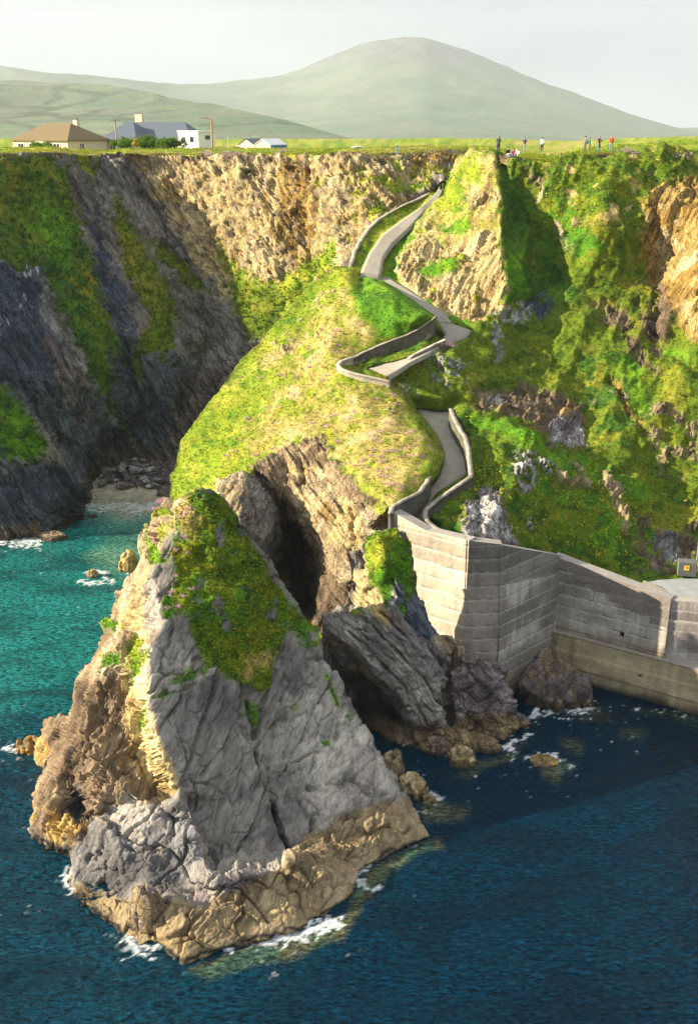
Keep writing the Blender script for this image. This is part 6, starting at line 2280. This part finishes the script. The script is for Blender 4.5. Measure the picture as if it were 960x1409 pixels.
#@@PART6
# ================================================================== THINGS ON THE CLIFFTOP
GZ = PV[:, 2].reshape(len(offs), nC)
GX = PV[:, 0].reshape(len(offs), nC)
GY = PV[:, 1].reshape(len(offs), nC)


def ground_at(u, Y):
    """point of the clifftop plain under picture column u at distance Y"""
    fu = float(np.interp(u, cu, np.arange(nC)))
    k = int(fu)
    w_ = fu - k
    gy = GY[:, k] * (1 - w_) + GY[:, k + 1] * w_
    z = float(np.interp(Y, gy, GZ[:, k] * (1 - w_) + GZ[:, k + 1] * w_))
    x = float(np.interp(Y, gy, GX[:, k] * (1 - w_) + GX[:, k + 1] * w_))
    return Vector((x, Y, z))


def px_v(p):
    d = p.y * CS - (p.z - CAMZ) * SN
    return 704.5 - F * (p.y * SN + (p.z - CAMZ) * CS) / d


def px_u(p):
    return 480 + F * p.x / (p.y * CS - (p.z - CAMZ) * SN)


def stand(u, v, Ya=112.0, Yb=150.0):
    """where on the plain something seen with its foot at (u, v) stands"""
    best = None
    for Y in np.arange(Ya, Yb, .15):
        p = ground_at(u, Y)
        p.x += (u - px_u(p)) / F * Y
        e = abs(px_v(p) - v)
        if best is None or e < best[0]:
            best = (e, p)
    return best[1]


M_RENDER = plain('cream_render', (.62, .53, .40), .85, .08, 1.5)
M_WHITE = plain('white_render', (.78, .77, .74), .8, .05, 1.5)
M_ROOFT = plain('brown_roof_tiles', (.17, .125, .062), .8, .18, 6)
M_ROOFG = plain('slate_roof', (.085, .105, .135), .6, .18, 6)
M_GLASS = plain('window_glass', (.02, .03, .045), .12, .1, 2, spec=.6)
M_BLUE = plain('blue_cladding', (.055, .17, .30), .6, .1, 3)
M_DARKP = plain('dark_paint', (.03, .035, .045), .5, .1, 3)
M_WOOD = plain('weathered_pole', (.30, .24, .17), .85, .2, 4)
M_ORANGE = plain('rusty_pole', (.40, .21, .09), .8, .2, 4)
M_METAL = plain('galvanised_metal', (.45, .47, .48), .45, .1, 4, metal=.4)
M_LBLUE = plain('pale_blue_paint', (.28, .46, .58), .6, .1, 4)


def hip_roof(L_, W_, h, oh=.35, ridge=None):
    """vertices in house axes, eaves at z=0"""
    bm = bmesh.new()
    a, b_ = L_ / 2 + oh, W_ / 2 + oh
    r = (L_ - W_) / 2 if ridge is None else ridge
    r = max(r, .6)
    lo = [bm.verts.new(p) for p in ((-a, -b_, 0), (a, -b_, 0), (a, b_, 0), (-a, b_, 0))]
    ed = [bm.verts.new((v.co.x, v.co.y, -.16)) for v in lo]
    t0, t1 = bm.verts.new((-r, 0, h)), bm.verts.new((r, 0, h))
    bm.faces.new((lo[0], lo[1], t1, t0))
    bm.faces.new((lo[1], lo[2], t1))
    bm.faces.new((lo[2], lo[3], t0, t1))
    bm.faces.new((lo[3], lo[0], t0))
    for k in range(4):
        bm.faces.new((ed[k], ed[(k + 1) % 4], lo[(k + 1) % 4], lo[k]))
    bm.faces.new(ed[::-1])
    return bm


def window(par, x, y, z, w_, h_, face, mat_f):
    """face: 'f' front (-y), 'r' right (+x), 'l' left"""
    bm = bmesh.new()
    t = .09
    for (cx, cz, sx_, sz_) in ((0, h_ / 2 - t / 2, w_, t), (0, -h_ / 2 + t / 2, w_, t), (-w_ / 2 + t / 2, 0, t, h_ - 2 * t), (w_ / 2 - t / 2, 0, t, h_ - 2 * t), (0, 0, t * .7, h_ - 2 * t)):
        add_box(bm, (cx, 0, cz), (sx_, .10, sz_))
    fr = bm_obj('window', bm, mat_f, par)
    bm = bmesh.new()
    add_box(bm, (0, .03, 0), (w_ - t, .03, h_ - t))
    bm_obj('pane', bm, M_GLASS, fr)
    fr.location = (x, y, z)
    fr.rotation_euler = (0, 0, {'f': 0, 'r': math.pi / 2, 'l': -math.pi / 2}[face])
    return fr


def box_obj(name, c, s, mat, par, bev=0.0):
    bm = bmesh.new()
    add_box(bm, c, s)
    if bev:
        bmesh.ops.bevel(bm, geom=bm.edges[:], offset=bev, segments=2, affect='EDGES')
    return bm_obj(name, bm, mat, par)


# --- bungalow with brown roof
g = ground_at(94, 186)
hs = empty('bungalow', g, math.radians(-27))
tag(hs, 'cream bungalow with a brown tiled hip roof standing alone at the far left', 'house')
box_obj('wall', (0, 0, 1.0), (11.2, 9.6, 3.6), M_RENDER, hs)
rf = bm_obj('roof', hip_roof(11.2, 9.6, 2.45, ridge=2.5), M_ROOFT, hs)
rf.location = (0, 0, 2.8)
ch = box_obj('chimney', (2.6, 1.2, 2.15), (.75, .75, 1.6), M_RENDER, rf)
box_obj('chimney_pot', (2.6, 1.2, 3.1), (.3, .3, .35), M_ROOFT, rf)
bm = bmesh.new()
add_box(bm, (.9, -5.4, 1.3), (1.6, 1.2, 2.6))
pr = bm_obj('porch', bm, M_RENDER, hs)
box_obj('door', (.9, -6.02, 1.25), (1.1, .06, 2.1), M_DARKP, pr)
for x in (-3.9, -1.6, 3.4):
    window(hs, x, -4.83, 1.75, 1.3, 1.1, 'f', M_WHITE)
window(hs, 5.63, -1.5, 1.75, 1.2, 1.1, 'r', M_WHITE)
# --- slate-roofed house
g = ground_at(226, 192)
hs = empty('slate_house', g, math.radians(-16))
tag(hs, 'long house with blue grey slate hip roofs and a pale chimney', 'house')
box_obj('wall', (0, 1.0, 1.1), (14.0, 7.6, 3.6), M_RENDER, hs)
rf = bm_obj('roof', hip_roof(14.0, 7.6, 2.7, ridge=4.4), M_ROOFG, hs)
rf.location = (0, 1.0, 2.9)
box_obj('wing_wall', (-4.1, -2.6, 1.1), (5.6, 6.0, 3.58), M_RENDER, hs)
rf2 = bm_obj('wing_roof', hip_roof(5.7, 8.4, 2.75, ridge=.6), M_ROOFG, hs)
rf2.location = (-4.1, -1.9, 2.95)
c1 = box_obj('chimney', (-4.0, 1.4, 6.1), (1.3, .8, 1.5), M_RENDER, hs)
for x in (-5.6, -3.4):
    window(hs, x, -5.63, 1.8, 1.2, 1.1, 'f', M_WHITE)
for x in (.6, 3.2, 5.4):
    window(hs, x, -2.83, 1.8, 1.3, 1.1, 'f', M_WHITE)
# --- white flat-roofed cabin
g = ground_at(276, 180)
hs = empty('white_cabin', g, math.radians(-38))
tag(hs, 'small white flat roofed cabin in front of the slate house', 'cabin')
box_obj('wall', (0, 0, 1.75), (4.4, 3.6, 3.9), M_WHITE, hs)
box_obj('roof', (0, 0, 3.79), (4.65, 3.85, .16), M_WHITE, hs)
window(hs, -1.0, -1.83, 2.5, .8, .9, 'f', M_DARKP)
window(hs, .8, -1.83, 2.6, .8, .8, 'f', M_DARKP)
window(hs, 2.23, .2, 2.9, 1.0, .6, 'r', M_BLUE)
# --- twin-gabled sheds
g = ground_at(366, 205)
hs = empty('twin_shed', g, math.radians(-30))
tag(hs, 'low cream shed with two gables and a blue side wall', 'shed')
for k, x in enumerate((-1.75, 1.75)):
    bm = bmesh.new()
    pts = [(-1.72, 0), (1.72, 0), (1.72, 1.75), (0, 2.75), (-1.72, 1.75)]
    f0 = [bm.verts.new((x + a_, -2.6, b_)) for a_, b_ in pts]
    f1_ = [bm.verts.new((x + a_, 2.6, b_)) for a_, b_ in pts]
    bm.faces.new(f0)
    bm.faces.new(f1_[::-1])
    for q in range(5):
        bm.faces.new((f0[q], f1_[q], f1_[(q + 1) % 5], f0[(q + 1) % 5]))
    bm_obj('gable_wall', bm, M_RENDER, hs)
    bm = bmesh.new()
    for sgn in (-1, 1):
        vs_ = [bm.verts.new(p) for p in ((x + sgn * 1.74, -2.72, 1.80), (x, -2.72, 2.82), (x, 2.72, 2.82), (x + sgn * 1.74, 2.72, 1.80))]
        bm.faces.new(vs_)
        vs2 = [bm.verts.new(v.co + Vector((0, 0, -.07))) for v in vs_]
        bm.faces.new(vs2[::-1])
        for q in range(4):
            bm.faces.new((vs_[q], vs_[(q + 1) % 4], vs2[(q + 1) % 4], vs2[q]))
    bm_obj('roof', bm, M_WHITE if k else M_ROOFG, hs)
box_obj('side_cladding', (3.51, 0, .9), (.08, 5.1, 1.7), M_BLUE, hs)
# --- poles
g = ground_at(167, 176)
po = empty('utility_pole', g)
tag(po, 'wooden utility pole with a crossarm between the two houses', 'pole')
bm = bmesh.new()
add_tube(bm, [(0, 0, -.3), (0, 0, 5.2)], [.14, .10])
bm_obj('pole', bm, M_WOOD, po)
bm = bmesh.new()
add_box(bm, (0, -.12, 4.9), (1.5, .1, .12))
for x in (-.65, -.2, .3, .65):
    add_tube(bm, [(x, -.12, 4.96), (x, -.12, 5.14)], .04, 6)
bm_obj('crossarm', bm, M_WOOD, po)
g = ground_at(296, 172)
po = empty('street_lamp', g)
tag(po, 'rust coloured lamp post with an arm beside the white cabin', 'lamp post')
bm = bmesh.new()
add_tube(bm, [(0, 0, -.3), (0, 0, 4.7), (-.1, 0, 4.95), (-.5, 0, 5.05), (-1.3, 0, 5.1)], [.16, .13, .10, .08, .07])
bm_obj('post', bm, M_ORANGE, po)
bm = bmesh.new()
add_box(bm, (-1.55, 0, 5.1), (.6, .22, .13))
bmesh.ops.bevel(bm, geom=bm.edges[:], offset=.04, segments=2, affect='EDGES')
bm_obj('lamp_head', bm, M_METAL, po)
g = ground_at(319, 186)
bm = bmesh.new()
add_tube(bm, [(0, 0, -.3), (0, 0, 3.2)], [.07, .055])
add_tube(bm, [(0, 0, 3.2), (0, 0, 3.28)], [.09, .03])
o = bm_obj('thin_pole', bm, M_METAL)
o.location = g
tag(o, 'thin grey pole standing between the cabin and the twin shed', 'pole')
g = ground_at(331, 186)
po = empty('notice_board', g)
tag(po, 'small dark notice board on two legs left of the twin shed', 'sign')
bm = bmesh.new()
add_box(bm, (0, 0, 1.35), (1.1, .08, .8))
bm_obj('board', bm, M_DARKP, po)
for x in (-.42, .42):
    bm = bmesh.new()
    add_tube(bm, [(x, .06, -.2), (x, .06, 1.7)], .05, 8)
    bm_obj('leg', bm, M_WOOD, po)
g = stand(546, 217, 134, 150)
bm = bmesh.new()
add_box(bm, (0, 0, .45), (.24, .24, 1.5))
bmesh.ops.bevel(bm, geom=bm.edges[:], offset=.03, segments=2, affect='EDGES')
add_box(bm, (0, 0, 1.23), (.32, .32, .08))
o = bm_obj('marker_post', bm, M_LBLUE)
o.location = g
tag(o, 'pale blue marker post on the grass above the path cutting', 'post')

# --- white car
g = ground_at(491, 196)
car = empty('parked_car', g + Vector((0, 0, .02)), math.radians(8))
tag(car, 'white hatchback car parked behind the cliff edge', 'car')
prof = [(-2.05, .28), (-2.08, .62), (-1.95, .86), (-1.45, .95), (-.75, 1.42), (.55, 1.47), (1.45, 1.18), (1.92, .98), (2.05, .80), (2.06, .30)]
bm = bmesh.new()
ring = []
for y, sc_ in ((-.84, .93), (-.78, 1.0), (.78, 1.0), (.84, .93)):
    ring.append([bm.verts.new((x, y * (1 if z < 1.0 else .86), .28 + (z - .28) * (sc_ if abs(y) > .8 else 1))) for x, z in prof])
for a, b_ in zip(ring, ring[1:]):
    for k in range(len(prof)):
        bm.faces.new((a[k], a[(k + 1) % len(prof)], b_[(k + 1) % len(prof)], b_[k]))
bm.faces.new(ring[0])
bm.faces.new(ring[-1][::-1])
bm_obj('body', bm, plain('white_car_paint', (.80, .80, .80), .25, .03, 2, spec=.5), car, True)
bm = bmesh.new()
for sgn in (-1, 1):
    vs_ = [bm.verts.new((x, sgn * (.80 if z < 1.0 else .765), z)) for x, z in ((-1.25, .98), (-.68, 1.36), (.5, 1.40), (1.3, 1.12), (1.25, .98))]
    bm.faces.new(vs_ if sgn < 0 else vs_[::-1])
bm_obj('side_windows', bm, M_GLASS, car)
for x in (-1.3, 1.3):
    for y in (-.74, .74):
        bm = bmesh.new()
        add_tube(bm, [(x, y - .1, .31), (x, y + .1, .31)], .31, 18)
        wl_ = bm_obj('wheel', bm, plain('tyre_rubber', (.02, .02, .02), .8), car)
        bm = bmesh.new()
        add_tube(bm, [(x, y - .115, .31), (x, y + .115, .31)], .19, 14)
        bm_obj('rim', bm, M_METAL, wl_)
for x, nm, mt in ((-2.07, 'headlight', M_GLASS), (2.06, 'tail_light', plain('red_lens', (.4, .02, .02), .3))):
    for y in (-.6, .6):
        box_obj(nm, (x, y, .72), (.06, .32, .14), mt, car, .02)


# --- small garden tree and bushes
def leaf_ball(name, par, blobs, n, size, tone, seed):
    rg = np.random.default_rng(seed)
    VV, CC = [], []
    for (cx, cy, cz, r) in blobs:
        d = rg.normal(0, 1, (n, 3))
        d /= np.linalg.norm(d, axis=1)[:, None]
        rr = r * (.45 + .6 * rg.random((n, 1)) ** .6) * (1 + .25 * fbm(d * 2 + seed, 2, seed)[:, None])
        p = np.array((cx, cy, cz)) + d * rr * np.array((1, 1, .8))
        a = rg.normal(0, 1, (n, 3))
        b_ = rg.normal(0, 1, (n, 3))
        a /= np.linalg.norm(a, axis=1)[:, None]
        b_ /= np.linalg.norm(b_, axis=1)[:, None]
        s = size * (.5 + rg.random((n, 1)))
        VV.append(np.stack([p + a * s, p - a * s * .5 + b_ * s, p - b_ * s], 1).reshape(-1, 3))
        CC.append(np.repeat(np.array(tone) * (.6 + .8 * rg.random((n, 1))), 3, 0))
    V = np.concatenate(VV)
    return mesh_np(name, V, np.arange(len(V)).reshape(-1, 3), [M_LEAF], False, {'tone': np.concatenate(CC)}, par)


g = stand(188, 212, 136, 150)
tr = empty('garden_tree', g)
tag(tr, 'small yellow leaved sapling on the clifftop grass in front of the slate house', 'tree')
bm = bmesh.new()
add_tube(bm, [(0, 0, -.2), (.04, 0, .5), (0, .03, 1.05), (.05, 0, 1.5)], [.06, .05, .035, .015], 7)
for a in range(5):
    th = a * 1.26
    add_tube(bm, [(0, 0, .75 + a * .08), (.28 * math.cos(th), .28 * math.sin(th), 1.05 + a * .08)], [.03, .012], 5)
bm_obj('trunk', bm, M_WOOD, tr)
leaf_ball('crown', tr, [(0, 0, 1.35, .45), (.28, 0, 1.2, .28), (-.28, .1, 1.25, .28), (.05, 0, 1.7, .25)], 120, .10, (.42, .36, .04), 3)
for k, (u_, Y_, r_, lab) in enumerate(((178, 166, 1.1, 'low round green bush below the utility pole'), (203, 164, 1.5, 'broad green bush in front of the slate house wing'), (238, 166, 1.4, 'green bush in front of the white cabin'),
                                       (60, 168, 1.2, 'green bush under the front wall of the brown roofed bungalow'), (215, 163, 1.0, 'smaller green bush right of the broad bush'))):
    g = ground_at(u_, Y_)
    b_ = empty('green_bush', g)
    tag(b_, lab, 'bush')
    bm = bmesh.new()
    for q in range(5):
        th = q * 1.3 + k
        add_tube(bm, [(0, 0, -.1), (.3 * r_ * math.cos(th), .3 * r_ * math.sin(th), .6 * r_)], [.05, .02], 5)
    bm_obj('stem', bm, M_WOOD, b_)
    rg = np.random.default_rng(k)
    leaf_ball('foliage', b_, [(rg.normal(0, .7) * r_, rg.normal(0, .4) * r_, r_ * (.55 + .25 * rg.random()), r_ * (.5 + .3 * rg.random())) for _ in range(7)], 260, .13, (.10, .19, .02), 10 + k)

# ================================================================== PEOPLE
SKINC = [plain('skin', (.50, .32, .23), .6, .05, 8), plain('skin_tan', (.36, .21, .14), .6, .05, 8)]
CLOTH = {}


def cloth(c):
    if c not in CLOTH:
        CLOTH[c] = plain('cloth', c, .9, .15, 14)
    return CLOTH[c]


def person(label, u, v, top_c, leg_c, hair_c, face=0.0, pose='stand', h=1.70, long_hair=False, shoe=(.04, .04, .04), arms='down', skin=0, Y=None, lean=0.0):
    g = stand(u, v) if Y is None else ground_at(u, Y)
    s = h / 1.72
    V, E, R, B = [], [], [], []

    def vert(p, r):
        V.append(Vector(p) * s)
        R.append(r * s * 1.14)
        return len(V) - 1

    def bone(a, b, lab):
        E.append((a, b))
        B.append((a, b, lab))

    if pose == 'stand':
        pel = vert((0, 0, .93), .125)
        wa = vert((0, .0, 1.10), .115)
        chs = vert((0, -.01 - lean, 1.30), .135)
        nk = vert((0, -.0 - lean, 1.46), .052)
        hd = vert((0, -.02 - lean, 1.56), .078)
        tp = vert((0, -.01 - lean, 1.66), .072)
        for sg in (-1, 1):
            hip = vert((.085 * sg, 0, .88), .095)
            kn = vert((.10 * sg, -.015, .49), .062)
            ank = vert((.11 * sg, .02, .09), .042)
            toe = vert((.13 * sg, -.13, .035), .035)
            bone(pel, hip, 'leg'); bone(hip, kn, 'leg'); bone(kn, ank, 'leg'); bone(ank, toe, 'shoe')
    else:
        pel = vert((0, 0, .13), .13)
        wa = vert((0, .04, .32), .115)
        chs = vert((0, .02, .52), .13)
        nk = vert((0, .0, .68), .052)
        hd = vert((0, -.03, .78), .078)
        tp = vert((0, -.02, .88), .072)
        for sg in (-1, 1):
            hip = vert((.09 * sg, -.05, .12), .095)
            kn = vert((.13 * sg, -.42, .33), .064)
            ank = vert((.12 * sg, -.62, -.02), .042)
            toe = vert((.13 * sg, -.75, -.03), .035)
            bone(pel, hip, 'leg'); bone(hip, kn, 'leg'); bone(kn, ank, 'leg'); bone(ank, toe, 'shoe')
    bone(pel, wa, 'top'); bone(wa, chs, 'top'); bone(chs, nk, 'top'); bone(nk, hd, 'skin'); bone(hd, tp, 'skin')
    zc = V[chs].z / s
    yc = V[chs].y / s
    for sg in (-1, 1):
        sh = vert((.175 * sg, yc, zc + .09), .058)
        if arms == 'down':
            el = vert((.235 * sg, yc + .03, zc - .19), .044)
            wr = vert((.225 * sg, yc - .07, zc - .43), .032)
            hn = vert((.22 * sg, yc - .09, zc - .53), .034)
        elif arms == 'fold':
            el = vert((.25 * sg, yc - .02, zc - .18), .046)
            wr = vert((.06 * sg, yc - .20, zc - .14), .034)
            hn = vert((-.03 * sg, yc - .20, zc - .12), .034)
        elif arms == 'phone':
            el = vert((.24 * sg, yc - .08, zc - .17), .046)
            wr = vert((.10 * sg, yc - .30, zc - .02), .034)
            hn = vert((.05 * sg, yc - .36, zc + .04), .034)
        else:
            el = vert((.22 * sg, yc - .12, zc - .18), .046)
            wr = vert((.12 * sg, yc - .33, zc - .24), .034)
            hn = vert((.07 * sg, yc - .40, zc - .23), .034)
        bone(chs, sh, 'top'); bone(sh, el, 'top'); bone(el, wr, 'top'); bone(wr, hn, 'skin')
    me = bpy.data.meshes.new('person')
    me.from_pydata([tuple(p) for p in V], E, [])
    o = bpy.data.objects.new('person', me)
    COL.objects.link(o)
    sk = o.modifiers.new('skin', 'SKIN')
    for i, r in enumerate(R):
        me.skin_vertices[0].data[i].radius = (r, r * (.72 if i in (wa, chs, pel) else 1))
        me.skin_vertices[0].data[i].use_root = (i == pel)
    ss = o.modifiers.new('sub', 'SUBSURF')
    ss.levels = 2
    ss.render_levels = 2
    dg = bpy.context.evaluated_depsgraph_get()
    m2 = bpy.data.meshes.new_from_object(o.evaluated_get(dg))
    o.modifiers.clear()
    o.data = m2
    m2.name = 'person'
    mats_ = [cloth(top_c), cloth(leg_c), SKINC[skin], cloth(shoe)]
    m2.materials.clear()
    for m in mats_:
        m2.materials.append(m)
    ids = {'top': 0, 'leg': 1, 'skin': 2, 'shoe': 3}
    for p in m2.polygons:
        c_ = p.center
        bd, bl = 9, 'top'
        for a, b, lab in B:
            A_, D_ = V[a], V[b] - V[a]
            t = max(0, min(1, (c_ - A_).dot(D_) / D_.length_squared))
            d = (c_ - (A_ + D_ * t)).length - (R[a] + (R[b] - R[a]) * t)
            if d < bd:
                bd, bl = d, lab
        p.material_index = ids[bl]
        p.use_smooth = True
    o.location = g
    o.rotation_euler = (0, 0, face)
    # hair
    bm = bmesh.new()
    bmesh.ops.create_uvsphere(bm, u_segments=16, v_segments=10, radius=.105 * s)
    hc = (V[hd] + V[tp]) / 2
    for v_ in bm.verts:
        c_ = v_.co
        if c_.y < -.02 * s and c_.z < .045 * s:       # keep the face free
            c_.y = -.02 * s
            c_.x *= .8
        if c_.z < 0:
            c_.z *= (2.6 if long_hair else .9)
            c_.y = max(c_.y, .01 * s)
    bmesh.ops.translate(bm, vec=hc + Vector((0, .012 * s, .018 * s)), verts=bm.verts)
    hobj = bm_obj('hair', bm, cloth(hair_c), o, True)
    tag(o, label, 'person')
    return o


person('person in dark green top and black trousers standing leftmost at the brow', 685, 210.5, (.035, .06, .05), (.015, .015, .018), (.30, .19, .08), 2.6, h=1.74, arms='fold', long_hair=True)
person('seated person in navy top nearest the leftmost standing person', 698, 216, (.02, .03, .07), (.35, .38, .45), (.03, .02, .015), .3, 'sit', arms='lap')
person('seated person in red and pink top in the middle of the sitting trio', 705, 215, (.45, .10, .12), (.10, .12, .2), (.05, .03, .02), -.1, 'sit', arms='lap', skin=1, Y=117.4)
person('seated person in white top on the right of the sitting trio', 711, 216, (.72, .72, .72), (.45, .46, .55), (.32, .2, .08), -.3, 'sit', arms='lap')
person('person in dark purple jacket and grey trousers standing behind the sitting trio', 721, 209, (.05, .025, .07), (.26, .25, .25), (.03, .02, .02), -.6, h=1.66, arms='fold', long_hair=True)
person('person in pale mint top and black leggings standing alone', 745, 209, (.62, .78, .74), (.012, .012, .015), (.12, .07, .04), 2.8, h=1.70, shoe=(.6, .6, .6))
p5 = person('tall person in brown grey jacket standing next to the teal backpack', 803.5, 210, (.17, .14, .11), (.13, .12, .10), (.06, .04, .03), 1.9, h=1.74, lean=.03)
p6 = person('person in orange brown trousers wearing a teal backpack', 809.5, 211, (.05, .16, .17), (.30, .15, .07), (.16, .10, .06), 1.3, h=1.62, lean=.05)
person('person in maroon top and blue jeans with fair hair', 823, 209.5, (.16, .025, .06), (.13, .22, .38), (.34, .19, .07), .5, h=1.68, arms='phone', long_hair=True)
person('rightmost person in bright red top and blue jeans', 840, 209, (.42, .03, .03), (.15, .25, .42), (.36, .18, .06), -.4, h=1.66, arms='fold', long_hair=True)
bm = bmesh.new()
add_box(bm, (0, 0, 0), (.30, .20, .48))
bmesh.ops.bevel(bm, geom=bm.edges[:], offset=.07, segments=3, affect='EDGES')
add_box(bm, (0, .11, -.08), (.22, .08, .22))
for x in (-.1, .1):
    add_tube(bm, [(x, -.08, .20), (x, -.20, .16), (x, -.22, -.05), (x, -.10, -.2)], .018, 6)
bp_ = bm_obj('backpack', bm, plain('teal_nylon', (.02, .20, .22), .7, .1, 12), None, True)
R_ = Matrix.Rotation(1.3, 4, 'Z')
bp_.location = p6.location + R_ @ Vector((0, .21, 1.20))
bp_.rotation_euler = (0, 0, 1.3)
tag(bp_, 'teal backpack on the back of the person in orange brown trousers', 'backpack')

# ================================================================== THINGS BY THE PIER LANDING
g = at(944, 792, None, 7.6)
bx_ = empty('equipment_box', g, math.radians(-12))
tag(bx_, 'grey concrete equipment box with a yellow warning panel beside the landing', 'box')
bm = bmesh.new()
add_box(bm, (0, .45, .48), (1.35, .9, 1.15))
bmesh.ops.bevel(bm, geom=bm.edges[:], offset=.03, segments=1, affect='EDGES')
bm_obj('housing', bm, plain('grey_concrete', (.10, .105, .10), .9, .25, 3), bx_)
sg_ = box_obj('sign_panel', (-.05, -.02, .62), (.36, .03, .36), plain('yellow_sign', (.80, .55, .06), .5, .05, 4), bx_)
bm = bmesh.new()
bmesh.ops.create_circle(bm, cap_ends=True, segments=20, radius=.11, matrix=Matrix.Translation((-.04, -.045, .66)) @ Matrix.Rotation(math.pi / 2, 4, 'X'))
bm_obj('sign_symbol', bm, plain('red_paint', (.62, .12, .03), .5, .05, 4), sg_)
bm = bmesh.new()
add_tube(bm, [(0, 0, -.2), (0, 0, 2.3)], [.045, .035], 8)
add_tube(bm, [(0, 0, 2.3), (0, 0, 2.38)], [.06, .02], 8)
o = bm_obj('mooring_pole', bm, M_METAL)
o.location = at(956, 786, None, 7.7)
tag(o, 'thin pale metal pole standing beside the grey equipment box', 'pole')
